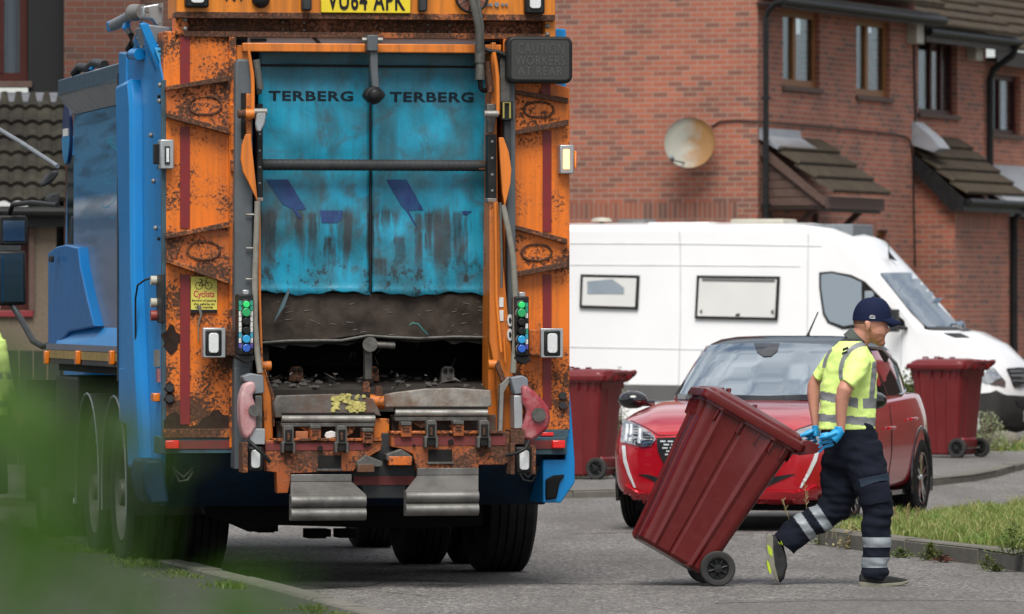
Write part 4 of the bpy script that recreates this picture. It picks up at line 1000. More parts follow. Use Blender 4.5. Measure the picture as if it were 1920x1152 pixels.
# side stripe band
zs = [T.X(225, y_, XL).z for y_ in (650, 663, 679, 690)]
mb = MB(); mb.box(XL, XL + .08, y1, y3 + .02, zs[3], zs[0]); sb = mb.build('side_rail', m_dgrey, truck, .004)
mb = MB(); mb.box(XL - .004, XL + .01, y1, y3 + .02, zs[2], zs[1]); mb.build('yellow_band', surf('dirty_yellow_band', (.30, .20, .05), .6, 0, .1, 3, .4), sb, 0)
mb = MB(); mb.box(XL - .003, XL + .01, y1, y3 + .02, zs[1] + .004, zs[0]); mb.build('grey_band', surf('grey_blue_band', (.12, .13, .16), .6), sb, 0)
for px in (92, 151, 215):
    p = T.X(px, 668, XL); mb = MB(); mb.box(XL - .035, XL - .003, p.y - .05, p.y + .05, p.z - .055, p.z + .035); mb.build('side_marker', m_alamp, sb, .008)
mb = MB(); mb.box(XL + .08, XR - .1, y1, y3, zs[3] - .05, zb); mb.build('body_floor', m_dark, truck)
p = T.X(138, 552, XB); mb = MB(); mb.box(XB - .012, XB + .01, p.y - .11, p.y + .11, p.z - .045, p.z + .045); mb.build('notice', m_white, truck, 0)
# oval badge on the body side
p = T.X(127, 250, XB); bp = MB(); bp.prism([(p.y + .22 * math.cos(R(a)), p.z + .215 * math.sin(R(a)) * 1.0) for a in range(0, 360, 12)], XB - .012, XB + .01, 'x'); bdg = bp.build('oval_badge', surf('badge_dark_blue', (.02, .04, .12), .3), truck, 0)
bp = MB(); bp.prism([(p.y + .2 * math.cos(R(a)), p.z - .02 + .185 * math.sin(R(a)) * 1.0) for a in range(180, 361, 12)], XB - .016, XB - .010, 'x'); bp.build('badge_lower', surf('badge_sky', (.03, .25, .5), .3), bdg, 0)
bp = MB(); bp.box(XB - .018, XB - .01, p.y - .13, p.y + .13, p.z - .02, p.z + .03); bp.build('badge_band', m_white, bdg, 0)
# undergear boxes on the left
mb = MB(); mb.box(XL + .05, XL + .5, 4.55, 5.75, .42, 1.2); mb.build('tool_box', m_black, truck, .02)
mb = MB(); mb.cyl((XL + .3, 4.35, .8), (XL + .3, 5.9, .8), .2, 16); mb.build('air_tank', m_dark, truck)
# ---- cab (mostly hidden)
mb = MB(); mb.prism([(6.0, .75), (6.0, 2.9), (6.9, 2.85), (7.15, 1.9), (7.2, .55), (6.9, .55), (6.8, .95), (6.2, .95)], -.92, 1.1, 'x'); cab = mb.build('cab', m_blue, truck, .06)
mb = MB(); mb.box(-.935, -.91, 6.2, 6.8, 1.9, 2.7); mb.build('side_window', m_cglass, cab)
# mirror and its arms
ym = 7.9
tt('mirror_arm', [(92, 648, 6.2), (80, 650, 6.4), (62, 640, 6.8), (40, 600, 7.4), (22, 572, ym)], .022, m_black)
tt('mirror_arm', [(108, 385, 6.2), (60, 380, 7.0), (24, 384, 7.8), (18, 400, ym)], .018, m_black)
mr = tp('wing_mirror', [(0, 410), (4, 404), (48, 404), (52, 410), (52, 455), (48, 460), (4, 460), (0, 455)], ym - .1, ym + .08, m_black, None, .02)
tp('mirror_glass', [(6, 414), (46, 414), (46, 452), (6, 452)], ym - .106, ym - .1, mirror_glass('mirror_face', (.02, .03, .02), .7), mr, 0)
mr = tp('wing_mirror', [(-4, 470), (48, 470), (50, 572), (-4, 574)], ym - .1, ym + .08, m_black, None, .02)
tp('mirror_glass', [(2, 476), (43, 476), (44, 566), (2, 566)], ym - .106, ym - .1, mirror_glass('mirror_face_large', (.02, .04, .02), .6), mr, 0)
tt('beacon_rod', [(-10, 238, 7.4), (40, 268, 7.0), (108, 312, 6.3)], .016, m_lgrey)
tp('grab_mirror', [(76, 345), (90, 325), (106, 318), (112, 325), (100, 340), (80, 352)], 6.5, 6.6, m_dgrey, None, .015)
tp('grab_mirror', [(86, 372), (96, 362), (112, 360), (112, 384), (90, 386)], 6.5, 6.6, m_dgrey, None, .015)
# ---- tailgate shell, left side built from steps seen edge on
def ys(px): return T.X(px, 500, XL).y
ya, yb, yc, yd = ys(226), ys(240), ys(266), ys(284)
ztop = T.X(226, 100, XL).z
mb = MB(); mb.prism([(yb, T.X(240, 100, XL).z), (ya, T.X(228, 97, XL).z), (ya, T.X(226, 790, XL).z), (yb, T.X(240, 790, XL).z)], XL - .012, XL + .3, 'x'); mb.build('tailgate_pillar', m_blue, truck, .01)
# long pressed rib
rb = [(238, 160), (262, 148), (266, 200), (268, 500), (285, 880), (262, 880), (258, 780), (246, 500)]
P = [T.X(a[0], a[1], XL) for a in rb]; mb = MB(); mb.prism([(p.y, p.z) for p in P], XL - .075, XL + .05, 'x'); mb.build('tailgate_rib', m_blue, truck, .03)
P = [T.X(a[0], a[1], XL) for a in [(240, 790), (240, 100), (262, 40), (285, 50), (304.6, 145), (304.6, 800), (300, 905), (272, 905), (268, 880), (255, 790)]]
mb = MB(); mb.prism([(max(.006, p.y), p.z) for p in P], XL, XL + .03, 'x'); mb.build('tailgate_side', m_blue, truck, .012)
mb = MB(); mb.box(XL - .006, XL + .02, -.004, .03, T.X(305, 850, XL).z, T.X(305, 150, XL).z); mb.build('tailgate_edge_strip', m_bluegrey, truck, .003)
mb = MB(); a = T.X(226, 300, XL); mb.box(XL - .02, XL, ya - .01, ya + .02, 1.2, 3.1); mb.build('edge_seal', m_dgrey, truck)
P = [T.X(a[0], a[1], XL) for a in [(228, 690), (262, 690), (266, 795), (232, 795)]]
mb = MB(); mb.prism([(p.y, p.z) for p in P], XL - .02, XL + .2, 'x'); mb.build('lower_corner', m_blue, truck, .01)
# rest of tailgate shell (top, right side)
mb = MB(); mb.prism([(.1, .9), (.1, 3.32), (1.5, 3.2), (1.95, 2.9), (1.95, .95), (1.2, .62), (.6, .62)], XR - .28, XR, 'x'); mb.build('tailgate_side', m_blue, truck, .012)
mb = MB(); mb.prism([(.1, 3.30), (.1, 3.24), (1.9, 3.05), (1.9, 3.12)], XL + .28, XR - .28, 'x'); mb.build('tailgate_roof', m_lgrey, truck)
# underbody of the tailgate
zb1 = tpt(685, 850, .1)[1]; zb2 = tpt(685, 948, .5)[1]
mb = MB(); mb.prism([(.06, zb1), (.10, zb1 - .06), (.5, zb2), (.9, zb2), (1.6, zb2 + .25), (1.6, zb1)], XL + .07, XR - .05, 'x'); mb.build('hopper_belly', m_blue_d, truck, .01)
for (r, s) in (((268, 860, 312, 945), -1),):
    tp('rear_skirt', [(272, 862), (308, 862), (312, 905), (318, 945), (282, 947), (272, 925), (266, 890)], .0, .55, m_blue_d, None, .02)
sk = tp('rear_skirt', [(1062, 700), (1066, 700), (1078, 868), (1078, 905), (1064, 925), (1052, 943), (1018, 943), (1018, 862), (1060, 862)], .02, .5, m_blue, None, .02)
tp('skirt_pocket', [(1024, 900), (1038, 892), (1060, 890), (1050, 905), (1044, 935), (1024, 938)], -.004, .03, m_dark, sk, .01)
for px, s in ((322, 1), (1012, -1)):
    tt('loose_wire', [(px, 850, .15), (px + 4 * s, 880, .12), (px + 22 * s, 895, .1), (px + 38 * s, 880, .12), (px + 36 * s, 862, .2)], .007, m_hose)
    tt('loose_wire', [(px + 2 * s, 880, .15), (px + 14 * s, 903, .12), (px + 30 * s, 900, .1), (px + 40 * s, 884, .12)], .006, m_hose)
# ---- top mechanics on the left
tt('ram', [(214, 47, 2.0), (232, 38, 1.6), (250, 26, 1.2)], [.036, .036, .036], m_lgrey, None, 16)
tt('ram_rod_end', [(250, 24, 1.2), (256, 24, 1.1), (262, 23, 1.0), (268, 22, .95)], [.052, .052, .045, .045], m_steel, None, 16)
tp('hinge_plate', [(268, 12), (290, 8), (306, 6), (306, 48), (294, 48), (286, 36), (268, 34)], .75, .85, m_alu, None, .008)
mb = MB()
for (px, py) in ((275, 19), (275, 29), (300, 11), (300, 46)): c = T.Y(px, py, .74); mb.cyl(tuple(c), (c.x, c.y - .02, c.z), .014, 8)
build_each(mb, 'hinge_bolt', m_steel, truck)
tp('ram_anchor', [(206, 40), (213, 36), (217, 40), (216, 58), (208, 58)], 2.0, 2.2, m_blue, None, .02)
tp('lug', [(231, 54), (238, 32), (244, 34), (246, 50), (240, 60)], 1.4, 1.5, m_blue, None, .015)
tt('hydraulic_hose', [(241, 58, 1.2), (246, 66, 1.1), (246, 84, 1.1), (240, 92, 1.2)], .02, m_black)
tt('pivot_pin', [(250, 102, 1.0), (262, 102, .8)], .036, m_blue); tt('pivot_bore', [(246, 103, 1.15), (250, 103, 1.0)], .03, m_black)
tp('diagonal_strap', [(262, 44), (278, 44), (322, 148), (306, 156)], .18, .24, m_blue, None, .006)
tp('diagonal_strap', [(266, 46), (284, 95), (306, 158), (300, 154), (276, 100)], .3, .36, m_blue, None, .006)
tp('grey_cover', [(276, 46), (328, 52), (330, 82), (288, 83)], .30, .9, m_lgrey, None, .01)
tp('cover_frame', [(288, 83), (330, 83), (330, 96), (292, 92)], .24, .8, m_blue, None, .01)
sp = tp('slotted_plate', [(290, 90), (303, 90), (322, 140), (326, 152), (312, 152)], .14, .17, surf('pale_blue_paint', (.05, .33, .62), .4), None, .003)
mb = MB()
for k in range(5): c = tpt(296 + k * 4, 97 + k * 9, .138); mb.box(c[0], c[0] + .018, .136, .142, c[1], c[1] + .006)
build_each(mb, 'slot', m_black, sp, 0)
mb = MB()
for (px, py) in ((263, 72), (267, 81), (270, 89), (286, 254), (291, 340), (295, 428), (302, 190), (303, 160)): c = T.X(px, py, XL); mb.ell((XL - .01, c.y, c.z), (.014, .018, .016), 6)
build_each(mb, 'side_bolt', m_steel, truck)
mb = MB(); c = T.X(290, 360, XL)
for k in range(4): mb.ell((XL - .008, .12, 2.9 - k * .42), (.01, .014, .014), 5)
build_each(mb, 'side_rivet', m_black, truck)
# side control buttons
p = T.X(297, 560, XL)
cb = sidepoly('side_control_box', [(292, 516), (303, 514), (304, 606), (294, 606)], XL - .02, XL, m_black)
for py, mt, r in ((526, m_cream, .035), (568, m_cream, .035), (592, surf('dark_red_button', (.25, .04, .03), .4), .04)):
    c = T.X(290, py, XL - .05); mb = MB(); mb.cyl((XL - .015, .12, c.z), (XL - .055, .12, c.z), r * .8, 14); mb.build('button', mt, cb)
tt('side_wire', [(287, 521, .3), (272, 525, .45), (258, 535, .7), (254, 560, .75), (254, 640, .75)], .006, m_black)
c = T.X(294, 672, XL); mb = MB(); mb.box(XL - .012, XL, .12, .3, c.z - .05, c.z + .05); mb.build('side_notice', m_band, truck, 0)
c = T.X(297, 704, XL); mb = MB(); mb.box(XL - .012, XL, .10, .2, c.z - .04, c.z + .04); mb.build('side_label', m_pink, truck, 0)
c = T.X(295, 745, XL); mb = MB(); mb.box(XL - .04, XL, .1, .24, c.z - .025, c.z + .025); mb.build('side_marker', m_alamp, truck, .006)
# ---- rear orange face
tb('rear_panel', (307, 60, 442, 806), 0, .28, m_or_l)
tp('rear_panel', [(955, 66), (1042, 66), (1042, 158), (1068, 165), (1068, 806), (955, 806)], 0, .28, m_or_r)
tb('top_panel', (330, -160, 1041, 32), -.06, .3, m_or_top)
tb('top_panel_lip', (330, 28, 1041, 34), -.07, .1, m_rust_fl)
tb('cross_channel', (352, 34, 1022, 67), .06, .16, m_ch, None, .003)
tb('channel_flange', (345, 64, 1030, 69), -.03, .1, m_rust_fl, None, .002)
tb('panel_corner', (328, 30, 352, 66), -.02, .1, m_or_l); tb('panel_corner', (1022, 36, 1042, 70), -.02, .1, m_or_top)
mb = MB()
for px, py in ((530, 42), (570, 43), (530, 56), (570, 57), (802, 47), (843, 48), (802, 60), (843, 61)): c = T.Y(px, py, .06); mb.ell((c.x, .058, c.z), (.009, .008, .009), 5)
for px, py in ((1026, 49), (1026, 65), (347, 37), (347, 54)): c = T.Y(px, py, -.02); mb.ell((c.x, -.022, c.z), (.016, .016, .016), 6)
build_each(mb, 'bolt', m_steel, truck)
# maroon reflective strips
for segs in ([(338, 65, 356, 160), (338, 238, 356, 428), (338, 515, 356, 796)], [(1018, 246, 1034, 435), (1018, 515, 1034, 616), (1018, 672, 1034, 766), (1016, 158, 1032, 196)]):
    for r in segs: tb('reflective_strip', r, -.008, .004, m_maroon, None, 0)
# dark holes and burnt patches on the left panel
mb = MB()
for px, py, rx, ry in ((321, 637, 17, 24), (318, 728, 9, 11), (318, 748, 10, 12)):
    c = T.Y(px, py, -.004); mb.prism([(c.x + rx * .0032 * math.cos(a) * (1 + .25 * math.sin(5 * a + px)), c.z + ry * .0032 * math.sin(a) * (1 + .2 * math.cos(4 * a))) for a in [2 * math.pi * k / 24 for k in range(24)]], -.005, .002)
build_each(mb, 'rust_hole', surf('burnt_rust', (.03, .018, .014), .9, 0, .4, 30), truck, 0)
mb = MB()
for px, py in ((1055, 742), (1055, 760), (318, 728), (318, 748), (1058, 202), (1058, 215)): c = T.Y(px, py, -.01); mb.cyl((c.x, -.02, c.z), (c.x, .0, c.z), .022, 12)
build_each(mb, 'panel_bolt', m_dgrey, truck)
# flaked rust at the foot of the left panel
mb = MB(); pts = [(307, 822), (307, 790), (316, 778), (330, 772), (338, 780), (338, 795), (352, 800), (372, 797), (378, 786), (392, 780), (400, 770), (410, 768), (418, 778), (434, 780), (442, 790), (442, 822)]
mb.prism([tpt(a, b, -.006) for a, b in pts], -.006, .004); mb.build('bare_rust_edge', surf('bare_dark_rust', (.035, .02, .015), .9, 0, .4, 25, bmp=.6), truck, 0)
tb('panel_foot', (307, 804, 442, 822), -.03, .25, m_rust_fl); tb('panel_foot', (985, 806, 1066, 822), -.01, .25, m_bluegrey)
# triangular hinge brackets with an oval pressing
def bracket(pts_top, pts_bot, face, oval, mat, name='hinge_bracket'):
    g = tp(name, face, -.035, .0, mat)
    mb = MB(); a, b = pts_top; A, B = T.Y(*a, -.07), T.Y(*b, -.07)
    for (p, q, th) in ((a, b, 8), (pts_bot[0], pts_bot[1], 9)):
        mb.prism([tpt(p[0], p[1], -.085), tpt(q[0], q[1], -.085), tpt(q[0], q[1] + th * 1.3, -.085), tpt(p[0], p[1] + th, -.085)], -.085, -.0)
    mb.build('flange', m_rust_fl, g, .003)
    ox, oy, rx, ry = oval; mb = MB()
    path = [tuple(T.Y(ox + rx * math.copysign(abs(math.cos(t)) ** .8, math.cos(t)), oy + ry * math.sin(t), -.04)) for t in [2 * math.pi * k / 28 for k in range(29)]]
    mb.tube(path, .007, 6); mb.build('oval_rim', m_rust_fl, g, 0)
bracket(((312, 162), (430, 142)), ((314, 212), (430, 240)), [(312, 166), (430, 150), (430, 246), (312, 218)], (385, 198, 30, 17), m_or_br)
bracket(((312, 440), (430, 416)), ((314, 484), (432, 522)), [(312, 444), (430, 424), (432, 530), (312, 490)], (382, 470, 30, 17), m_or_br)
bracket(((962, 168), (1066, 184)), ((958, 246), (1066, 224)), [(958, 168), (1066, 190), (1066, 226), (956, 258)], (1010, 206, 28, 14), m_or_r)
bracket(((958, 420), (1064, 448)), ((960, 512), (1064, 490)), [(956, 424), (1064, 452), (1064, 494), (956, 520)], (1006, 474, 28, 15), m_or_r)
tp('rust_gusset', [(312, 450), (348, 444), (330, 486), (312, 486)], -.042, -.03, m_ch)
# base bars
for r, s, l in (((300, 819, 440, 851), (336, 826, 436, 842), (311, 826, 336, 842)), ((984, 820, 1063, 853), (988, 826, 1036, 842), (1036, 826, 1060, 841))):
    g = tb('base_bar', r, -.02, .25, m_bluegrey); tb('red_strip', s, -.026, -.018, m_maroon_d, g, 0); tb('tail_lamp', l, -.06, -.018, m_rlamp, g, .006)
tb('tail_reflector', (1015, 811, 1038, 818), -.02, 0, m_rlamp)
# work lamps
def worklamp(r, y, inner=None, plate=None):
    g = tb('work_lamp', r, y, y + .07, m_black, None, .012)
    w_, h = r[2] - r[0], r[3] - r[1]; i = (r[0] + w_ * .24, r[1] + h * .13, r[2] - w_ * .2, r[3] - h * .13)
    a = tpt(i[0], i[3], y - .012); b = tpt(i[2], i[1], y - .012); mb = MB(); mb.prism(rrect(a[0], b[0], a[1], b[1], .018), y - .012, y + .01); mb.build('lens', m_lens, g, .004)
    if plate: tb('back_plate', plate, y + .004, y + .085, m_alu, g, .004)
    return g
worklamp((384, 618, 417, 669), -.16, None, (381, 615, 423, 671)); worklamp((1019, 619, 1052, 669), -.16, None, (1014, 616, 1056, 671))
worklamp((464, 838, 494, 884), -.42); worklamp((967, 838, 999, 888), -.42)
worklamp((348, -50, 392, 14), -.12); worklamp((985, -50, 1022, 26), -.12)
tb('lamp_arm', (421, 620, 446, 668), -.12, 0, m_rust_fl, None, .006); tb('lamp_arm', (992, 618, 1016, 668), -.12, 0, m_or_br, None, .006)
tb('lamp_guard', (455, 830, 465, 887), -.46, -.3, m_rust_fl); tb('lamp_guard', (958, 832, 966, 890), -.46, -.3, m_rust_fl); tb('lamp_guard', (998, 836, 1005, 890), -.46, -.3, m_rust_fl)
# side indicator lamps
g = tb('indicator', (301, 262, 326, 317), -.08, .04, m_alu, None, .006); tb('lens', (309, 274, 319, 309), -.09, -.07, m_dgrey, g, .004); tb('lens_glass', (312, 278, 317, 304), -.094, -.088, m_lens, g, 0)
tb('junction', (290, 270, 301, 308), -.02, .06, m_black)
g = tb('indicator', (1050, 272, 1076, 326), -.08, .04, m_alu, None, .006); tb('lens', (1057, 281, 1068, 317), -.09, -.07, m_alit, g, .004); tb('side_lens', (1076, 283, 1082, 316), -.07, .03, m_alamp, g, .01)
# number plate and top fittings
g = tb('number_plate', (602, -26, 770, 24), -.085, -.062, m_plate, None, .004)
ttext('registration', 'VU64 APK', (614, -18, 760, 19), -.0875, m_txt, g, .002, .02, 1.12)
mb = MB()
c = T.Y(490, -2, -.1); mb.ell((c.x, -.08, c.z), (.055, .05, .055), 12)
mb.build('round_lamp', m_black, truck)
tb('plate_lamp', (567, -40, 585, 20), -.13, -.06, m_dgrey, None, .012); tb('plate_lamp', (786, -40, 802, 22), -.13, -.06, m_dgrey, None, .012)
mb = MB()
for px in (914, 920, 931, 942, 949): c = T.Y(px, 9, -.065); mb.cyl((c.x, -.075, c.z), (c.x, -.05, c.z), .014 if px == 931 else .009, 10)
build_each(mb, 'stud', m_lgrey, truck)
mb = MB(); c = T.Y(884, -6, -.08); path = [(c.x + .095 * math.cos(t), -.09, c.z + .095 * math.sin(t)) for t in [2 * math.pi * k / 32 for k in range(33)]]
mb.tube(path, .008, 8)
for k in range(4): a = .6 + math.pi * k / 4; mb.tube([(c.x + .095 * math.cos(a), -.09, c.z + .095 * math.sin(a)), (c.x - .095 * math.cos(a), -.09, c.z - .095 * math.sin(a))], .005, 6)
mb.build('cable_reel_ring', m_black, truck)
mb = MB(); c = T.Y(884, -6, -.062); mb.prism([(c.x + .09 * math.cos(t), c.z + .09 * math.sin(t)) for t in [2 * math.pi * k / 24 for k in range(24)]], -.072, -.06); mb.build('reel_port', surf('dull_pink_port', (.33, .14, .10), .7), truck, 0)
# lettering cut off at the top edge
mb = MB()
for px, w_ in ((425, 6), (439, 9), (452, 5)): c = tpt(px, 2, -.065); mb.prism([(c[0] - w_ * .003, c[1] + .03), (c[0] + w_ * .003, c[1] + .03), (c[0], c[1] - .004)], -.066, -.058)
build_each(mb, 'stencil_mark', m_txt, truck, 0)
# ---- frame round the hopper
tb('frame_post', (430, 66, 443, 840), -.03, .2, m_or_l); tb('frame_post', (944, 70, 957, 806), -.03, .2, m_or_cl)
tb('frame_post', (443, 85, 466, 500), .0, .2, m_or_cl)
tb('sky_plate', (464, 68, 893, 87), .015, .05, surf('hopper_roof_sky_glare', (.40, .42, .45), .4, 0, .15, 2), None)  # pale colour stands in for sky reflected off the hopper roof
tp('roof_ram', [(470, 73), (500, 73), (500, 78), (470, 79)], .0, .014, m_black)
tp('roof_seam', [(582, 69), (590, 69), (606, 84), (598, 84)], .005, .014, m_dgrey)
tb('cross_bar', (455, 84, 940, 97), -.04, .03, m_or_bar, None, .006)
# curtain: two wavy flaps
def flap(px0, px1, ytop, ybot, y, seed, name='curtain_flap'):
    vs = []; nx, nz = 26, 44; a = tpt(px0, ybot, y); b = tpt(px1, ytop, y); rows = []
    for j in range(nz + 1):
        r = []
        for i in range(nx + 1):
            u, v = i / nx, j / nz; x = a[0] + (b[0] - a[0]) * u; z = a[1] + (b[1] - a[1]) * v
            d = .022 * noise.noise(Vector((x * 3 + seed, z * 3, 0))) + .010 * noise.noise(Vector((x * 8, z * 7, seed))) - .03 * max(0, (v - .87)) / .13
            if j == 0: z += .012 * math.sin(u * 9 + seed) + .006 * math.sin(u * 31); d -= .015
            r.append((x, y + d, z))
        rows.append(r)
    mb = MB(); mb.loft(rows, cap=False, close=False); o = mb.build(name, m_curt, truck, 0, True, ang=80)
    s = o.modifiers.new('t', 'SOLIDIFY'); s.thickness = .012; s.offset = -1 if False else 1
    return o
f1 = flap(484, 694, 93, 549, .14, 1.3); f2 = flap(697, 917, 95, 551, .14, 7.7)
cb_ = bvh_of([f1, f2])
tb('curtain_hem', (486, 122, 694, 124.5), .105, .13, m_soot, f1, 0); tb('curtain_hem', (697, 124, 916, 126.5), .105, .13, m_soot, f2, 0)
tb('curtain_seam', (693, 190, 696, 549), .12, .135, m_txt, None, 0)
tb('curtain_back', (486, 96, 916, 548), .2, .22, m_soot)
ctext('worn_lettering', 'TERBERG', (505, 171, 664, 189), cb_, m_curt_txt, f1, .03, 1.12); ctext('worn_lettering', 'TERBERG', (733, 173, 890, 191), cb_, m_curt_txt, f2, .03, 1.12)
patch(T, cb_, [(499, 337), (540, 337), (574, 393), (556, 394), (566, 410), (559, 408), (548, 392), (530, 384)], 'navy_emblem', m_navy_p, f1, .003, .001, 8)
patch(T, cb_, [(600, 395), (642, 395), (641, 410), (632, 418), (603, 418)], 'navy_emblem', m_navy_p, f1, .003, .001, 8)
patch(T, cb_, [(724, 337), (762, 337), (794, 394), (766, 395), (782, 426), (776, 420), (762, 396), (752, 386)], 'navy_emblem', m_navy_p, f2, .003, .001, 8)
patch(T, cb_, [(866, 396), (885, 396), (874, 404), (868, 402)], 'navy_emblem', m_navy_p, f2, .003, .001, 8)
# black hose bar across
mb = MB(); a = T.Y(492, 309, .05); b = T.Y(908, 311, .05); rr = []; pp_ = []
for k in range(121): pp_.append(a.lerp(b, k / 120)); rr.append(.034 + .0012 * math.sin(k * 2.1))
mb.tube(pp_, rr, 14); mb.build('rubber_bar', m_dgrey, truck, 0, True, ang=60)
tb('bar_fitting', (898, 303, 912, 319), .02, .08, m_rust_fl)
# centre hook
tb('hook_bracket', (689, 66, 709, 96), -.14, -.02, m_grey, None, .006)
tp('hook_arm', [(694, 84), (708, 84), (709, 130), (712, 165), (698, 165), (695, 128)], -.12, -.06, m_grey, None, .006)
tp('hook_pad', [(681, 179), (690, 166), (702, 160), (714, 166), (726, 178), (714, 191), (703, 198), (692, 191)], -.17, -.06, m_black, None, .02)
c = T.Y(703, 178, -.17); mb = MB(); mb.ell((c.x, -.17, c.z), (.04, .03, .04), 10); mb.build('pad_boss', m_black, truck)
mb = MB()
for px in (686, 712): c = T.Y(px, 75, -.12); mb.cyl((c.x - .02, -.1, c.z), (c.x + .02, -.1, c.z), .016, 8)
build_each(mb, 'hook_pin', m_steel, truck)
# hoses from the top
tt('hose', [(876, -30, -.16), (888, 10, -.17), (897, 50, -.16), (899, 90, -.14), (900, 110, -.12)], .022, m_hose)
tt('hose', [(890, -30, -.14), (897, 10, -.15), (903, 50, -.14), (903, 90, -.12)], .016, m_hose)
tt('hose_coupling', [(900, 84, -.12), (900, 118, -.12), (900, 119, -.12), (900, 150, -.12)], [.032, .032, .026, .03], m_latch, None, 14)
tt('hose', [(900, 150, -.12), (901, 165, -.11), (905, 170, -.08), (912, 170, -.04)], .015, m_black)
tt('hose', [(905, 92, -.1), (918, 96, -.12), (935, 98, -.14), (952, 106, -.14)], .014, m_black)
# ---- matrix sign
c0 = tpt(951, 156, -.20); c1 = tpt(1074, 69, -.20)
mb = MB(); mb.prism(rrect(c0[0], c1[0], c0[1], c1[1], .045, 6), -.2, -.09); sg = mb.build('matrix_sign', m_black, truck, .014)
c0 = tpt(959, 149, -.205); c1 = tpt(1067, 76, -.205); mb = MB(); mb.prism(rrect(c0[0], c1[0], c0[1], c1[1], .02, 4), -.206, -.19); mb.build('sign_face', m_sign, sg, 0)
for s_, r in (('CAUTION', (971, 82, 1057, 101)), ('WORKERS', (967, 105, 1059, 122)), ('AT REAR', (971, 126, 1054, 141))): ttext('sign_text', s_, r, -.2065, m_signt, sg, .002, -.005, 1.15)
tb('sign_arm', (930, 104, 955, 112), -.12, .0, m_black)
# ---- left column, lift arm, blades
tp('column', [(442, 118), (446, 110), (466, 112), (474, 122), (474, 880), (438, 880)], -.12, .02, m_grey, None, .012)
tb('column_foot', (440, 690, 470, 880), -.16, -.1, m_grey)
tb('column_slot', (452, 175, 462, 260), -.126, -.1, m_soot, None, 0)
tt('guide_rod', [(465, 84, -.15), (473, 140, -.15), (474, 160, -.15), (474, 220, -.15)], [.008, .012, .012, .012], m_or_bar)
tt('pivot_sleeve', [(446, 214, -.2), (462, 214, -.2)], .026, m_rust_fl); tt('pivot_sleeve', [(460, 214, -.2), (476, 214, -.2)], .03, m_or_bar); tt('pivot_pin', [(476, 210, -.18), (500, 210, -.18)], .022, m_steel)
tp('dog_lever', [(480, 215), (490, 206), (500, 210), (497, 232), (489, 248), (481, 246), (479, 232)], -.2, -.17, m_alu, None, .008)
tt('damper', [(480, 112, -.1), (488, 168, -.1)], .022, m_hose, None, 12); tp('damper_clip', [(481, 166), (492, 162), (491, 176), (482, 178)], -.12, -.08, m_black)
tb('guide_rail', (482, 195, 493, 376), -.06, .0, m_black); tb('rail_stop', (481, 371, 494, 378), -.09, .0, m_steel)
tp('curved_blade', [(461, 252), (470, 252), (474, 290), (480, 345), (483, 378), (470, 350), (456, 322), (452, 298), (454, 272)], -.2, -.17, m_or_bar, None, .003)
tb('orange_fin', (462, 176, 472, 260), -.15, -.12, m_or_cl)
tb('bracket_tab', (433, 300, 444, 322), -.06, 0, m_rust_fl); tb('bracket_tab', (433, 196, 443, 282), -.05, .0, m_or_l)
tt('webbing_hose', [(483, 378, -.2), (481, 440, -.22), (478, 520, -.24), (478, 600, -.26), (482, 660, -.28), (488, 700, -.3)], .018, m_band)
tt('orange_cord', [(486, 380, -.19), (487, 560, -.2), (491, 690, -.25)], .008, m_or_cl)
mb = MB()
for py in (403, 466, 524):
    c = T.Y(467, py, -.14); mb.tube([(c.x - .02, -.14, c.z), (c.x + .035, -.14, c.z)], .007, 6)
build_each(mb, 'column_stud', m_steel, truck)
# right column
tp('column', [(950, 118), (966, 112), (968, 700), (952, 700)], -.10, .0, m_grey, None, .008)
tb('rail_head', (938, 106, 957, 205), -.12, .0, m_latch); tb('valve_block', (942, 190, 962, 226), -.17, -.08, m_black)
mb = MB(); c0 = tpt(944, 222, -.175); c1 = tpt(956, 193, -.175)
mb.tube([(c0[0], -.18, c0[1]), (c0[0], -.18, c1[1]), (c1[0], -.18, c1[1]), (c1[0], -.18, c0[1])], .006, 6); mb.build('yellow_clip', surf('dull_yellow', (.35, .3, .08), .5), truck)
tb('cable_bundle', (946, 226, 958, 300), -.14, -.06, m_dgrey)
tp('orange_sheet', [(922, 80), (930, 80), (936, 600), (952, 690), (952, 820), (915, 820), (916, 600), (920, 240)], -.05, .15, m_or_cl, None, .004)
tt('guide_rod', [(926, 98, -.15), (930, 120, -.15), (933, 145, -.15), (934, 215, -.15)], .012, m_or_bar)
tt('damper', [(913, 116, -.08), (920, 172, -.08)], .022, m_rust_fl, None, 12)
tt('pivot_pin', [(908, 214, -.17), (934, 214, -.17)], .022, m_steel)
tp('lever_block', [(913, 195), (930, 195), (931, 222), (925, 250), (914, 250)], -.12, -.06, m_latch, None, .006)
tb('guide_rail', (915, 252, 931, 374), -.11, -.02, m_black); tb('rail_stop', (914, 372, 932, 379), -.12, -.02, m_steel)
mb = MB()
for py in (266, 297, 328, 358): c = T.Y(923, py, -.11); mb.ell((c.x, -.11, c.z), (.009, .006, .009), 5); c = T.Y(487, py - 14, -.06); mb.ell((c.x, -.06, c.z), (.008, .006, .008), 5)
build_each(mb, 'rail_screw', m_lgrey, truck)
tp('curved_blade', [(936, 258), (944, 258), (954, 285), (959, 318), (957, 345), (947, 388), (942, 360), (938, 300)], -.2, -.17, m_or_bar, None, .003)
tp('lower_arm', [(918, 378), (934, 378), (944, 500), (962, 690), (962, 850), (940, 850), (930, 700), (918, 640)], -.16, -.08, m_or_cl, None, .005)
tt('guide_rod', [(929, 380, -.18), (931, 560, -.18), (940, 660, -.2)], .009, m_or_bar); tt('guide_rod', [(945, 632, -.2), (948, 680, -.2)], .007, m_or_bar)
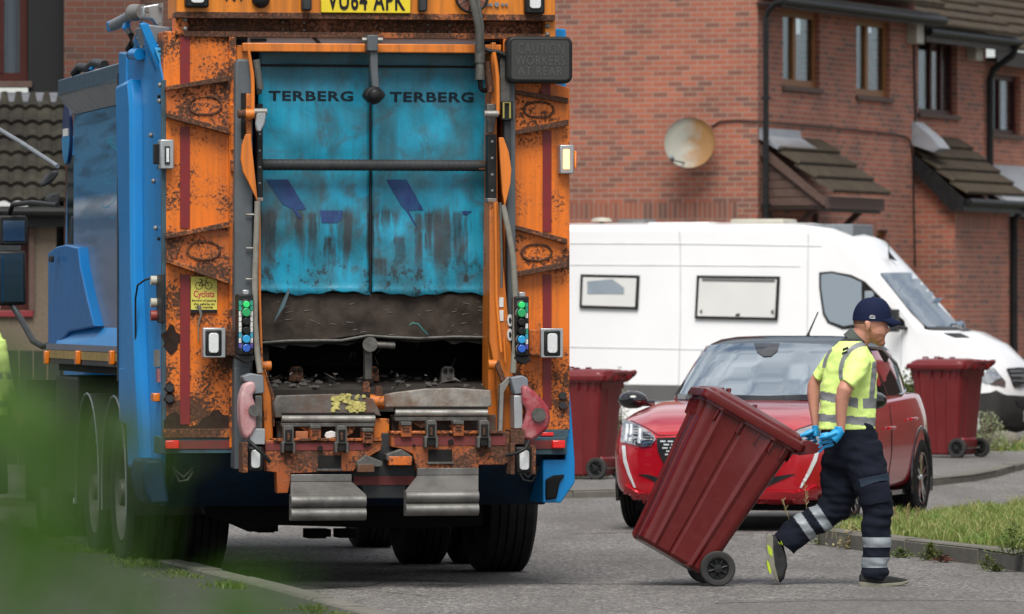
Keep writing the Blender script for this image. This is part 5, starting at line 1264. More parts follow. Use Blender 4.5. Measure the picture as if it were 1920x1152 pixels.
tt('webbing_hose', [(943, 385, -.18), (953, 430, -.2), (962, 480, -.22), (967, 560, -.24), (966, 640, -.26), (962, 700, -.28)], .018, m_band)
tt('side_hose', [(938, 380, -.19), (941, 500, -.2), (940, 540, -.2)], .008, m_hose)
for r in ((936, 558, 944, 576), (936, 582, 944, 602)): tb('small_label', r, -.166, -.158, m_white, None, 0)
for py in (601, 628):
    c = T.Y(956, py, -.165); mb = MB(); mb.prism([(c.x + .016 * math.cos(t), c.z + .036 * math.sin(t)) for t in [2 * math.pi * k / 20 for k in range(20)]], -.17, -.158); g = mb.build('warning_sticker', m_white, truck, 0)
    mb = MB(); mb.prism([(c.x + .008 * math.cos(t), c.z + .02 * math.sin(t)) for t in [2 * math.pi * k / 5 for k in range(5)]], -.173, -.168); mb.build('pictogram', m_txt, g, 0)
tp('brace', [(928, 684), (936, 676), (950, 715), (946, 728)], -.24, -.2, m_rust_fl); tp('brace', [(938, 722), (954, 706), (956, 716), (945, 736), (942, 820), (934, 820)], -.26, -.2, m_steel)
# control boxes with buttons
def ctrl(r, tags, cxo, cols):
    g = tb('control_box', r, -.30, -.18, m_black, None, .008)
    tp('box_foot', [(r[0] - 2, r[3]), (r[2] + 2, r[3]), (r[2] + 3, r[3] + 10), (r[2] - 10, r[3] + 16), (r[0] + 8, r[3] + 12), (r[0] - 3, r[3] + 6)], -.29, -.2, m_black, g, .006)
    tb('box_hook', ((r[0] + r[2]) / 2 - 5, r[1] - 8, (r[0] + r[2]) / 2 + 6, r[1] + 1), -.28, -.22, m_alu, g)
    for (py, mt, rd) in cols:
        c = T.Y(cxo, py, -.30); mb = MB(); mb.cyl((c.x, -.33, c.z), (c.x, -.295, c.z), rd, 18); bt = mb.build('button', mt, g, .004)
        mb = MB(); mb.lathe([(-.318, rd * 1.22), (-.30, rd * 1.35), (-.295, rd * 1.35), (-.295, rd)], (c.x, 0, c.z), 'y', 20); mb.build('bezel', mt if mt is m_bk else m_alu, bt)
    for k, mt in enumerate(tags):
        py = r[1] + 12 + k * (r[3] - r[1] - 24) / len(tags)
        for (a, b) in ((cxo - 13, cxo - 8), (cxo + 8, cxo + 13)):
            if a >= r[0] - 1 and b <= r[2] + 2: tb('button_tag', (a, py, b, py + 9), -.306, -.298, mt, g, 0)
m_gr = surf('green_button', (.01, .30, .09), .25, 0, .05, 5, coat=.5); m_grl = surf('bright_green_button', (.02, .5, .12), .25, 0, .05, 5, coat=.5, emis=(.02, .6, .12), es=.25)
m_bl = surf('light_blue_button', (.01, .28, .55), .25, 0, .05, 5, coat=.5); m_db = surf('deep_blue_button', (.015, .09, .42), .25, 0, .05, 5, coat=.5); m_bk = surf('black_button', (.015, .017, .016), .3)
m_tg = surf('green_tag', (.02, .28, .18), .5); m_tc = surf('cyan_tag', (.04, .33, .45), .5); m_tv = surf('violet_tag', (.09, .06, .32), .5)
cols = lambda d: [(571 + d, m_grl, .020), (586 + d, m_gr, .026), (603 + d, m_bk, .022), (620 + d, m_bk, .022), (636 + d, m_bl, .024), (653 + d, m_db, .024)]
ctrl((446, 552, 475, 666), [m_tg, m_tg, m_white, m_white, m_white, m_white, m_tc, m_white, m_tv], 461, cols(0))
ctrl((966, 556, 992, 668), [m_tg, m_tg, m_white, m_black, m_white, m_tg, m_tc, m_white, m_tv], 977, cols(1))
# sticker
g = tb('cyclist_sticker', (358, 519, 407, 587), -.012, .002, surf('yellow_sticker', (.62, .55, .10), .5, 0, .06, 10), None, 0)
tb('sticker_foot', (358, 581, 407, 587), -.014, -.011, m_txt, g, 0)
ttext('sticker_heading', 'Cyclists', (363, 545, 402, 561), -.0125, surf('pink_red_print', (.50, .04, .06), .5), g, .002, .01)
for k, s_ in enumerate(('Beware of passing', 'this vehicle on', 'the inside')): ttext('sticker_text', s_, (360 + 3 * k, 562 + k * 6, 405 - 3 * k, 566.5 + k * 6), -.0125, m_txt, g, .0015, .01)
mb = MB(); 
def tr3(px, py): return tuple(T.Y(px, py, -.0145))
for cx in (373, 391): mb.tube([tuple(T.Y(cx + 6.5 * math.cos(t), 536 + 6.5 * math.sin(t), -.0145)) for t in [2 * math.pi * k / 20 for k in range(21)]], .0016, 4)
for s_ in ([(373, 536), (378, 527), (387, 527), (391, 536)], [(378, 527), (382, 536), (387, 527)], [(373, 536), (382, 536)], [(387, 527), (386, 523), (390, 523)], [(378, 527), (377, 524), (374, 524), (380, 524)]): mb.tube([tr3(*p) for p in s_], .0016, 4)
mb.build('bicycle_icon', m_txt, g, 0)
tt('torn_tape', [(373, 573, -.02), (377, 590, -.025), (372, 610, -.015), (372, 640, -.012)], [.012, .008, .004, .003], m_band)
# ---- hopper
tp('hopper_slope', [(488, 548), (916, 552), (916, 630), (905, 632), (780, 636), (690, 628), (600, 640), (490, 640)], .16, .2, m_hop, None, .008)
mb = MB(); mb.tube([tuple(T.Y(px, py + random.uniform(-2, 2), .15)) for px, py in ((490, 641), (540, 640), (600, 640), (640, 637), (690, 628), (730, 633), (785, 636), (850, 630), (916, 631))], .009, 6); mb.build('torn_edge', m_hose, truck, 0)
a = tpt(492, 760, .6); b = tpt(916, 632, .6)
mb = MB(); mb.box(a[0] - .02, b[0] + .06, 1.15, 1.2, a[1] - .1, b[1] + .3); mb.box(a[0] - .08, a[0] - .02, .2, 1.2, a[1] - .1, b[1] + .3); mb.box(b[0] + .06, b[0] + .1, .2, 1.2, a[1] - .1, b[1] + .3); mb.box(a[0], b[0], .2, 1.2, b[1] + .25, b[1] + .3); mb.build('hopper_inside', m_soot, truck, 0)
a = tpt(492, 706, .5); b = tpt(916, 740, .0); mb = MB(); mb.prism([(-.02, b[1] - .1), (-.02, b[1] + .03), (1.15, a[1] + .05), (1.15, a[1] - .15)], a[0] - .02, b[0] + .04, 'x'); mb.build('hopper_floor', m_hopf, truck, 0)
mb = MB()
for i in range(70):
    u = random.random(); x = a[0] + (b[0] - a[0]) * random.random(); s = random.uniform(.008, .03); y = random.uniform(0, .8); z = b[1] + .03 + (a[1] - b[1]) * y / 1.15 + s * .5
    mb.ell((x, y, z), (s, s * .8, s * .5), 4)
for v in mb.bm.verts: v.co += Vector((random.uniform(-.006, .006), 0, random.uniform(-.006, .006)))
setp(mb.build('loose_rubbish', surf('dusty_rubbish', (.07, .064, .058), .9, 0, .5, 14), truck, 0, False), kind='stuff')
for px, py in ((556, 700), (698, 700), (840, 700)):
    tp('hinge_ear', [(px - 14, py + 16), (px - 11, py - 8), (px - 6, py - 13), (px + 8, py - 13), (px + 12, py - 8), (px + 14, py + 16)], .30, .36, m_rust_fl if px < 830 else m_latch, None, .006)
    mb = MB()
    for d in (-5, 6): c = T.Y(px + d, py - 6, .29); mb.ell((c.x, .29, c.z), (.014, .01, .014), 6)
    build_each(mb, 'hinge_bolt', m_soot, truck)
tb('lever_bar', (684, 650, 698, 712), .1, .16, m_latch); tt('lever_handle', [(690, 646, .06), (740, 649, .06)], .02, m_latch); tt('lever_hub', [(694, 646, .12), (694, 646, .0)], .045, m_latch, None, 14)
tp('plastic_strip', [(514, 604), (530, 565), (541, 541), (544, 545), (533, 576)], .10, .112, surf('grey_blue_strip', (.06, .11, .13), .6), None, 0)
tt('green_string', [(768, 610, .13), (774, 606, .12), (784, 608, .12), (792, 618, .12), (802, 628, .13)], .005, surf('green_string', (.03, .16, .14), .7))
mb = MB()
for i in range(8):
    px, py = random.uniform(500, 900), random.uniform(650, 690); c = T.Y(px, py, .9); mb.tube([tuple(c), (c.x + random.uniform(-.03, .03), .9, c.z + random.uniform(.02, .06))], [.004, .002], 4)
build_each(mb, 'hanging_shred', m_band, truck, 0)
tp('torn_flap', [(490, 641), (916, 631), (916, 641), (900, 645), (872, 641), (850, 646), (832, 638), (780, 643), (745, 639), (730, 646), (690, 636), (650, 648), (612, 645), (590, 651), (540, 647), (533, 654), (500, 647)], .165, .175, m_soot, None, 0)
mb = MB()
for i in range(34):
    px, py = random.uniform(495, 905), random.uniform(560, 628); c = T.Y(px, py, .158); l = random.uniform(.01, .05); an = random.gauss(.2, .5)
    mb.tube([(c.x, .158, c.z), (c.x + l * math.cos(an), .157, c.z + l * math.sin(an) * .5)], [.0025, .001], 4)
setp(mb.build('scratches', surf('pale_scratch', (.15, .14, .125), .8), truck, 0), kind='stuff')
mb = MB()
for i in range(60):
    px, py = random.uniform(495, 912), random.uniform(700, 738); c = T.Y(px, py, random.uniform(.02, .3)); s_ = random.uniform(.008, .026)
    P4 = [Vector((random.gauss(0, 1), random.gauss(0, 1), random.gauss(0, .6))) * s_ + c for k in range(4)]; vv = [mb.bm.verts.new(p) for p in P4]; mb.face(vv[:3]); mb.face(vv[1:])
setp(mb.build('torn_scraps', surf('dirty_scraps', (.065, .058, .05), .8, 0, .8, 9), truck, 0, False), kind='stuff')
# hopper side lips
tt('pivot_bolt', [(488, 686, -.2), (508, 686, -.2)], .028, m_or_cl); tt('pivot_bolt', [(915, 684, -.2), (930, 684, -.2)], .03, m_or_cl)
tp('side_arm', [(492, 676), (500, 700), (512, 740), (512, 830), (496, 830), (492, 740), (486, 700)], -.22, -.1, m_or_cl, None, .005)
tp('side_arm_edge', [(495, 690), (514, 738), (516, 800), (511, 800), (509, 742)], -.24, -.2, m_rust_fl)
# ---- bin lift: comb plates
def comb(pts, bar, name, mat):
    g = tp(name, pts, -.30, -.24, mat, None, .006)
    tb('black_gap', (bar[0], bar[1], bar[2], bar[1] + 8), -.305, -.25, m_soot, g, 0)
    a = T.Y(bar[0], bar[1] + 12, -.32); b = T.Y(bar[2], bar[1] + 12, -.32); mb = MB(); mb.tube([a, b], .022, 14); mb.build('round_bar', m_steel, g)
    tb('lower_ledge', (bar[0], bar[1] + 19, bar[2], bar[1] + 27), -.33, -.2, m_latch, g)
    return g
m_cpl = surf('scraped_dusty_plate', (.11, .10, .09), .65, .2, .6, 9, .9, (.13, .05, .02), 6, bmp=.6)
m_cpr = surf('scraped_grey_plate', (.25, .235, .21), .6, .2, .5, 11, .85, (.15, .07, .035), 6, bmp=.6)
g1 = comb([(516, 784), (513, 756), (520, 742), (620, 739), (672, 741), (700, 748), (710, 768), (715, 781), (702, 778)], (528, 774, 703), 'comb_plate', m_cpl)
g2 = comb([(723, 764), (723, 740), (742, 736), (800, 729), (860, 728), (920, 732), (922, 762), (914, 764)], (741, 763, 914), 'comb_plate', m_cpr)
mb = MB()
for i in range(320):
    px = random.uniform(624, 684); py = random.gauss(756, 10)
    if py > 774 or py < 740: continue
    if noise.noise(Vector((px * .06, py * .09, 2))) < -.12: continue
    c = T.Y(px, py, -.303); s = random.uniform(.006, .016); mb.ell((c.x, -.303, c.z), (s, s * .6, s), 3)
setp(mb.build('yellow_dust', surf('yellow_crumbs', (.45, .40, .13), .9, 0, .6, 40), g1, 0, False), kind='stuff')
tp('comb_gusset', [(562, 798), (584, 800), (592, 812), (585, 818), (560, 800)], -.31, -.27, m_rust_fl); tp('comb_gusset', [(668, 798), (662, 812), (645, 822), (640, 812), (656, 800)], -.31, -.27, m_rust_fl)
tp('comb_gusset', [(772, 782), (790, 784), (800, 800), (790, 804), (768, 790)], -.31, -.27, m_rust_fl); tp('comb_gusset', [(872, 782), (868, 796), (850, 806), (842, 800), (858, 786)], -.31, -.27, m_rust_fl)
tb('lift_back', (520, 790, 720, 822), -.20, -.14, m_cpl); tb('lift_back', (735, 778, 930, 816), -.20, -.14, m_cpl)
tt('centre_shaft', [(692, 752, -.2), (722, 755, -.2)], .04, m_or_cl, None, 16)
tp('centre_lug', [(680, 736), (684, 716), (692, 716), (695, 736)], -.22, -.16, m_rust_fl); tp('centre_lug', [(704, 744), (706, 724), (716, 724), (718, 744)], -.22, -.16, m_rust_fl)
tb('centre_block', (700, 785, 730, 822), -.26, -.18, m_or_cl)
tp('white_litter', [(609, 818), (612, 811), (622, 808), (632, 812), (634, 820), (612, 823)], -.33, -.30, m_white, None, .004)
tb('orange_litter', (555, 809, 578, 826), -.335, -.30, surf('faded_orange_plate', (.38, .13, .05), .7, dirt=.6), None, .003)
# lift cross beam
beam = tp('lift_beam', [(497, 826), (514, 826), (515, 828), (714, 828), (716, 832), (714, 845), (700, 852), (690, 858), (676, 872), (662, 884), (640, 884), (545, 888), (545, 900), (540, 925), (520, 925), (518, 886), (500, 884)], -.36, -.26, m_or_lift, None, .005)
beam2 = tp('lift_beam', [(734, 812), (956, 810), (955, 866), (946, 872), (898, 872), (897, 884), (782, 884), (774, 852), (752, 842), (733, 838)], -.36, -.26, m_or_lift, None, .005)
tb('red_band', (498, 830, 694, 845), -.364, -.355, m_maroon_d, beam, 0); tb('red_band', (740, 818, 948, 836), -.364, -.355, m_maroon_d, beam2, 0)
tb('beam_slot', (596, 854, 640, 880), -.363, -.34, m_soot, beam, 0); tb('beam_slot', (803, 843, 848, 866), -.363, -.34, m_soot, beam2, 0)
tb('slot_lip', (594, 879, 642, 883), -.375, -.36, m_latch, beam, 0); tb('slot_lip', (801, 866, 850, 870), -.375, -.36, m_latch, beam2, 0)
tb('beam_top', (513, 822, 716, 828), -.38, -.24, m_or_br, beam, .003); tb('beam_top', (734, 808, 944, 814), -.38, -.24, m_or_br, beam2, .003)
mb = MB()
for px, py in ((600, 841), (686, 836), (693, 834), (776, 836), (845, 829)): c = T.Y(px, py, -.365); mb.cyl((c.x, -.38, c.z), (c.x, -.36, c.z), .016 if px in (600, 845) else .008, 12)
build_each(mb, 'beam_bolt', m_soot, truck)
# latches
def latch(px, py, big=True):
    k = 1.0 if big else .8
    if big:
        g = tp('latch', [(px - 9, py - 26), (px - 6, py - 30), (px + 7, py - 30), (px + 10, py - 26), (px + 10, py), (px + 13, py + 2), (px + 13, py + 22), (px + 8, py + 22), (px + 8, py + 4), (px - 7, py + 4), (px - 8, py + 22), (px - 13, py + 22), (px - 13, py + 2), (px - 9, py)], -.43, -.36, m_latch, None, .004)
        tb('latch_pocket', (px - 6, py - 22, px + 7, py + 1), -.434, -.42, m_soot, g, 0); tb('latch_spring', (px - 2, py - 16, px + 2, py - 2), -.44, -.43, m_rust_fl, g, .002); tb('latch_foot', (px - 7, py + 4, px + 7, py + 18), -.42, -.35, m_soot, g, .003)
    else:
        g = tb('catch_block', (px - 10, py - 24, px + 10, py + 4), -.39, -.30, m_or_lift, None, .004); tb('catch_cap', (px - 10, py - 25, px + 10, py - 18), -.40, -.30, m_latch, g, .003)
        for q in (0, 6): tb('catch_spring', (px - 6, py - 16 + q, px + 6, py - 13 + q), -.40, -.38, m_rust_fl, g, .001)
for px, py in ((541, 828), (641, 828), (809, 818), (908, 818)): latch(px, py)
for px, py in ((592, 822), (690, 828), (762, 816), (860, 814)): latch(px, py, False)
# centre plate and wedges
cpz = tp('centre_plate', [(716, 812), (732, 812), (736, 840), (776, 856), (782, 880), (780, 894), (762, 912), (760, 935), (684, 935), (678, 912), (660, 894), (660, 882), (690, 858), (714, 846)], -.28, -.22, m_dgrey, None, .006)
tb('red_band', (663, 893, 778, 910), -.286, -.278, m_maroon_d, cpz, 0)
for pts, lens in (([(669, 866), (686, 853), (718, 866), (718, 876), (669, 876)], (671, 870, 702, 886)), ([(725, 852), (752, 842), (774, 856), (774, 866), (725, 864)], (729, 856, 772, 873))):
    g = tp('wedge_lamp', pts, -.40, -.28, m_latch, None, .006); tb('wedge_lens', lens, -.405, -.30, m_or_br if lens[0] > 700 else m_cpl, g, .004)
# foot steps: sloping plate and ribbed bumper
def step(top, slope, bump_, name='foot_step'):
    a, b = tpt(top[0], top[1], -.36), tpt(top[2], top[3], -.36)
    mb = MB(); mb.box(a[0], b[0], -.37, -.33, b[1], a[1]); g = mb.build(name, m_step, truck, .003)
    z0 = b[1]; p = [tpt(q[0], q[1], -.5) for q in bump_]; zt_, zb_ = p[0][1], p[1][1]
    x0, x1 = p[0][0], p[1][0]
    mb = MB(); mb.loft([[(a[0], -.366, z0), (b[0], -.366, z0), (b[0], -.34, z0 - .02), (a[0], -.34, z0 - .02)], [(x0, -.50, zt_), (x1, -.50, zt_), (x1, -.48, zt_ - .02), (x0, -.48, zt_ - .02)]]); mb.build('sloping_plate', m_step, g, .002)
    prof = []; n = 28
    for k in range(n + 1):
        t = k / n; z = zt_ - (zt_ - zb_) * t; y = -.50 - .035 * abs(math.sin(math.pi * t * 2)) ** .6 if t < .99 else -.5; prof.append((y, z))
    prof += [(-.44, zb_), (-.44, zt_)]
    mb = MB(); mb.prism(prof, x0, x1, 'x'); mb.build('bumper_roll', m_step, g, .002)
step((545, 890, 659, 903), None, ((545, 928), (686, 976))); step((782, 878, 897, 891), None, ((760, 920), (897, 967)))
# worn red light pods
def pod(pts, y, name='bumper_pod'):
    g = tp(name, pts, y, y + .14, m_pink, None, .02); return g
g = pod([(452, 742), (458, 722), (466, 716), (478, 716), (481, 732), (473, 742), (480, 760), (481, 800), (474, 815), (462, 826), (455, 812), (451, 790), (450, 762)], -.40)
c = T.Y(477, 770, -.41); mb = MB(); mb.cyl((c.x, -.42, c.z), (c.x, -.39, c.z), .035, 16); mb.build('pod_port', m_latch, g)
g = pod([(979, 722), (990, 724), (1005, 736), (1020, 752), (1030, 765), (1033, 785), (1028, 805), (1010, 820), (998, 828), (983, 824), (979, 800), (983, 795), (990, 770), (980, 755)], -.38)
c = T.Y(1010, 778, -.39); mb = MB(); mb.cyl((c.x, -.40, c.z), (c.x, -.37, c.z), .042, 16); mb.build('pod_port', m_latch, g)
tp('pod_bracket', [(455, 706), (470, 700), (494, 704), (496, 738), (476, 740), (474, 718), (458, 716)], -.34, -.2, m_lgrey, None, .008); tp('pod_bracket', [(958, 708), (980, 704), (990, 710), (992, 738), (965, 740)], -.34, -.2, m_lgrey, None, .008)
tb('pod_mount', (478, 742, 492, 806), -.34, -.2, m_latch); tb('pod_mount', (964, 742, 980, 804), -.34, -.2, m_alu)
tb('pod_foot', (468, 804, 497, 834), -.38, -.2, m_alu); tb('pod_foot', (958, 806, 984, 834), -.38, -.2, m_rust_fl)
tt('cable', [(466, 826, -.45), (478, 838, -.5), (494, 852, -.5), (506, 866, -.48)], .012, m_black); tt('cable', [(992, 828, -.45), (985, 842, -.5), (970, 850, -.5), (948, 854, -.46)], .010, m_black)
tp('hanging_plate', [(519, 884), (540, 884), (542, 915), (532, 925), (520, 926)], -.30, -.27, m_or_lift, None, .003)
# ================================================================ WHEELED BINS
def bin_ring(z, hx0, hx1, hy, r=.05):
    """one level of a bin body with the pressed steps of its side walls"""
    pts = []
    def add(x, y): pts.append((x, y, z))
    w_ = hx1 - hx0
    sx = [.10, .15, .175, .195, .215, .24, .40, .425, .445, .47, .70, .725, .745, .765, .79, .90]; so_ = [0, 0, .010, .014, .010, .002, .002, -.007, -.007, .002, .002, .010, .014, .010, 0, 0]
    for (cx, cy, a0) in ((hx1 - r, -hy + r, -90),):
        pass
    # near side (y = -hy) from x0 to x1
    for f, o in zip(sx, so_): add(hx0 + w_ * f, -hy - o)
    for k in range(5): a = R(-90 + 90 * k / 4); add(hx1 - r + r * math.cos(a), -hy + r + r * math.sin(a))
    for f in (.3, .32, .68, .7): add(hx1 + (.008 if f in (.32, .68) else 0), -hy + 2 * hy * f)
    for k in range(5): a = R(0 + 90 * k / 4); add(hx1 - r + r * math.cos(a), hy - r + r * math.sin(a))
    for f, o in zip(sx[::-1], so_[::-1]): add(hx0 + w_ * f, hy + o)
    for k in range(5): a = R(90 + 90 * k / 4); add(hx0 + r + r * math.cos(a), hy - r + r * math.sin(a))
    for f, o in ((.82, 0), (.80, .012), (.74, .012), (.72, 0), (.28, 0), (.26, .012), (.20, .012), (.18, 0)): add(hx0 - o, -hy + 2 * hy * f)
    for k in range(5): a = R(180 + 90 * k / 4); add(hx0 + r + r * math.cos(a), -hy + r + r * math.sin(a))
    return pts
def make_bin(mat, lab, loc, M_, grp):
    t = thing('wheeled_bin', lab, 'wheeled bin', group=grp); t.matrix_world = M_
    mb = MB()
    rings = [bin_ring(.03, -.215, .20, .205, .04), bin_ring(.05, -.235, .225, .222, .045), bin_ring(.30, -.252, .243, .235, .05), bin_ring(.62, -.283, .268, .255, .05), bin_ring(.90, -.305, .293, .272, .05), bin_ring(.955, -.310, .298, .276, .05)]
    mb.loft(rings); mb.build('body', mat, t, 0, True, ang=28)
    # rim band with hanging ribs
    mb = MB(); R0 = [(x * 1.06 + .004, y * 1.075, .925) for x, y, z in bin_ring(0, -.31, .298, .276, .05)]; R1 = [(x, y, .975) for x, y, z in R0]; R2 = [(x * .93, y * .93, .975) for x, y, z in R0]; R3 = [(x * .95, y * .94, .925) for x, y, z in R0]
    mb.loft([R3, R0, R1, R2], cap=False); mb.build('rim', mat, t, .004, True)
    for s in (-1, 1):
        mb = MB()
        for x in (-.22, -.06, .06, .16, .24): mb.prism([(x - .006, .93), (x + .006, .93), (x + .004, .85), (x - .004, .86)], s * .268, s * .292)
        mb.build('side_rib', mat, t, 0, False)
    mb = MB()
    for y in (-.22, -.16, -.05, .05, .16, .22): mb.prism([(-.335, .93), (-.29, .93), (-.29, .83), (-.32, .84)], y - .006, y + .006)
    mb.build('front_rib', mat, t, 0, False)
    # lid
    mb = MB()
    def rr(x0, x1, hy, z, r=.06): return [(p[0], p[1], z) for p in rrect(x0, x1, -hy, hy, r, 5)]
    mb.loft([rr(-.352, .345, .318, .945, .05), rr(-.356, .348, .322, .955, .05), rr(-.354, .346, .32, .992, .05), rr(-.338, .335, .303, 1.004, .06), rr(-.325, .325, .288, 1.006, .07), rr(-.318, .318, .28, 1.022, .07), rr(-.28, .30, .24, 1.045, .08), rr(-.18, .22, .15, 1.054, .08)])
    lid = mb.build('lid', mat, t, 0, True, ang=30)
    for y in (-.13, .13):
        mb = MB(); mb.tube([(-.20, y - .05, 1.035), (-.205, y - .05, 1.066), (-.205, y + .05, 1.066), (-.20, y + .05, 1.035)], .010, 8); mb.tube([(-.02, y - .05, 1.04), (-.02, y - .05, 1.062), (-.02, y + .05, 1.062), (-.02, y + .05, 1.04)], .008, 8); mb.build('lid_grip', mat, lid)
    # hinge lugs and handle bar
    mb = MB()
    for y in (-.245, .245, -.05, .05): mb.prism([(.29, .925), (.29, 1.0), (.34, 1.035), (.425, 1.045), (.44, 1.02), (.42, .99), (.34, .93)], y - .014, y + .014)
    mb.prism([(.29, .93), (.31, .985), (.30, .86)], -.25, .25); mb.build('handle_lug', mat, t, .004)
    mb = MB(); mb.tube([(.418, -.26, 1.02), (.418, .26, 1.02)], .016, 12); mb.build('handle_bar', mat, t)
    # wheels
    mb = MB(); mb.tube([(.25, -.24, .105), (.25, .24, .105)], .011, 8); mb.build('axle', m_steel, t)
    mb = MB(); mb.prism([(.10, .03), (.22, .03), (.27, .13), (.27, .2), (.2, .24)], -.15, .15); mb.build('axle_housing', mat, t, .01)
    for s in (-1, 1):
        c = (.25, s * .262, .105); mb = MB(); mb.lathe([(-.020, .066), (-.024, .075), (-.024, .098), (-.018, .105), (.018, .105), (.024, .098), (.024, .075), (.020, .066), (-.020, .066)], c, 'y', 36); wl = mb.build('wheel', m_rubber, t, 0, True, ang=40)
        mb = MB(); mb.lathe([(s * .012, .067), (s * .016, .060), (s * .0, .055), (s * -.004, .028), (s * .022, .024), (s * .026, .001)], c, 'y', 28)
        for k in range(8): a = 2 * math.pi * k / 8; mb.cyl((c[0] + .02 * math.cos(a), c[1] + s * .008, c[2] + .02 * math.sin(a)), (c[0] + .06 * math.cos(a), c[1] + s * .008, c[2] + .06 * math.sin(a)), .006, 6)
        mb.build('hub', m_black, wl)
    return t
def copy_tree(o, parent=None):
    c = o.copy(); sc.collection.objects.link(c)
    if parent: c.parent = parent; c.matrix_parent_inverse = o.matrix_parent_inverse.copy()
    for ch in list(o.children): copy_tree(ch, c)
    return c
def stand(px, py, z, yaw, sc_=1.0): p = G(px, py, z); return Matrix.Translation(p) @ Matrix.Rotation(R(yaw), 4, 'Z') @ Matrix.Scale(sc_, 4)
# dragged bin: tilts on its wheels
yawb = 7
ML = Matrix.Translation(Vector(((1333 - CX) / F * 39.78, 39.78, .105))) @ Matrix.Rotation(R(yawb), 4, 'Z') @ Matrix.Rotation(R(30), 4, 'Y') @ Matrix.Translation((-.25, 0, -.105))
bin1 = make_bin(m_bin, 'maroon wheeled bin tilted onto its wheels, dragged by the man in the yellow shirt', None, ML, 'maroon wheeled bins')
bin2 = make_bin(m_bin2, 'upright maroon wheeled bin between the refuse truck and the red car', None, stand(1096, 898, .066, -26, .97), 'maroon wheeled bins')
bpy.context.view_layer.update()
bin3 = copy_tree(bin2); bin3.matrix_world = stand(1778, 858, .066, -32); bin3['label'] = 'upright maroon wheeled bin before the nose of the white van'
# ================================================================ RED CAR
C = Fr(1.50, 49.3, -15)
car = thing('parked_car', 'red hatchback with a black roof facing the camera behind the maroon bin', 'car', C)
def sec(y, rows, n=6):
    """full cross section from the half rows (x, z), left to right over the top"""
    P = [(-x, z) for x, z in rows[:-1]] + [(0, rows[-1][1])] + [(x, z) for x, z in rows[:-1]][::-1]
    return [(x, y, z) for x, z in P]
ST = [(-.015, [(.40, .26), (.50, .34), (.52, .50), (.52, .60), (.50, .655), (.34, .685), (0, .70)]),
      (.03, [(.60, .22), (.66, .33), (.68, .50), (.67, .62), (.64, .69), (.42, .73), (0, .75)]),
      (.12, [(.70, .20), (.76, .33), (.785, .50), (.78, .64), (.74, .725), (.48, .775), (0, .80)]),
      (.28, [(.755, .19), (.82, .33), (.84, .50), (.835, .67), (.79, .775), (.54, .835), (0, .86)]),
      (.55, [(.79, .19), (.855, .33), (.868, .50), (.862, .70), (.82, .83), (.60, .895), (0, .915)]),
      (.90, [(.80, .19), (.862, .33), (.873, .50), (.868, .72), (.825, .87), (.64, .935), (0, .955)]),
      (1.20, [(.80, .19), (.855, .33), (.868, .50), (.865, .74), (.82, .895), (.68, .95), (0, .975)]),
      (1.6, [(.80, .19), (.85, .33), (.865, .52), (.862, .76), (.81, .92), (.68, .95), (0, .96)]),
      (2.4, [(.80, .19), (.85, .33), (.862, .52), (.865, .78), (.81, .945), (.68, .96), (0, .96)]),
      (3.1, [(.80, .19), (.86, .33), (.875, .52), (.876, .80), (.82, .965), (.66, .98), (0, .98)]),
      (3.6, [(.79, .22), (.855, .35), (.87, .54), (.865, .80), (.80, .985), (.62, 1.0), (0, 1.0)]),
      (3.9, [(.72, .27), (.80, .38), (.83, .54), (.82, .80), (.76, .97), (.58, .99), (0, .99)]),
      (4.05, [(.55, .32), (.68, .42), (.72, .56), (.70, .78), (.62, .90), (.4, .92), (0, .92)])]
mb = MB(); mb.loft([sec(y, r) for y, r in ST]); cbody = mb.build('body', m_car, car, 0, True, ang=180)
cr = cbody.data.attributes.new('crease_edge', 'FLOAT', 'EDGE'); RW = {1: .3, 3: .35, 4: .75, 5: .55}
for e in cbody.data.edges:
    a, b = (cbody.data.vertices[i].co for i in e.vertices)
    for k, cv in RW.items():
        for (y_, r_) in ST:
            pass
    best = []
    for v in (a, b):
        j = min(range(len(ST)), key=lambda q: abs(ST[q][0] - v.y)); i = min(range(7), key=lambda q: (ST[j][1][q][0] - abs(v.x)) ** 2 + (ST[j][1][q][1] - v.z) ** 2); best.append((j, i))
    if best[0][0] != best[1][0] and best[0][1] == best[1][1] and best[0][1] in RW and a.x * b.x > 0: cr.data[e.index].value = RW[best[0][1]] * (1 if min(best[0][0], best[1][0]) < 6 else .6)
    if best[0][0] == best[1][0] == 1 and min(best[0][1], best[1][1]) >= 4: cr.data[e.index].value = .5
s = cbody.modifiers.new('sub', 'SUBSURF'); s.levels = 3; s.render_levels = 3
# greenhouse
def gring(z, yf, yr, w_, p=3.4, n=40):
    out = []
    for k in range(n):
        a = 2 * math.pi * k / n; ca, sa = math.cos(a), math.sin(a); e = 2 / p
        ym = (yf + yr) / 2; h = (yr - yf) / 2
        xx = w_ * math.copysign(abs(ca) ** e, ca); yy = ym + h * math.copysign(abs(sa) ** e, sa)
        if yy < ym: yy += .16 * (abs(xx) / w_) ** 2
        out.append((xx, yy, z))
    return out
GR = [(.88, 1.02, 4.0, .80), (.97, 1.10, 3.97, .785), (1.10, 1.28, 3.93, .745), (1.22, 1.48, 3.86, .70), (1.32, 1.67, 3.75, .655), (1.375, 1.82, 3.62, .61), (1.41, 2.0, 3.4, .55), (1.43, 2.2, 3.1, .44), (1.437, 2.4, 2.9, .25)]
mb = MB(); mb.loft([gring(*g) for g in GR]); cg = mb.build('cabin', [m_car, m_roof], car, 0, True, ang=70)
for p in cg.data.polygons:
    if p.center.z > 1.345 or (abs(p.normal.x) > .75 and False): p.material_index = 1
bpy.context.view_layer.update()
bvh_g = bvh_of([cg]); bvh_c = bvh_of([cbody])
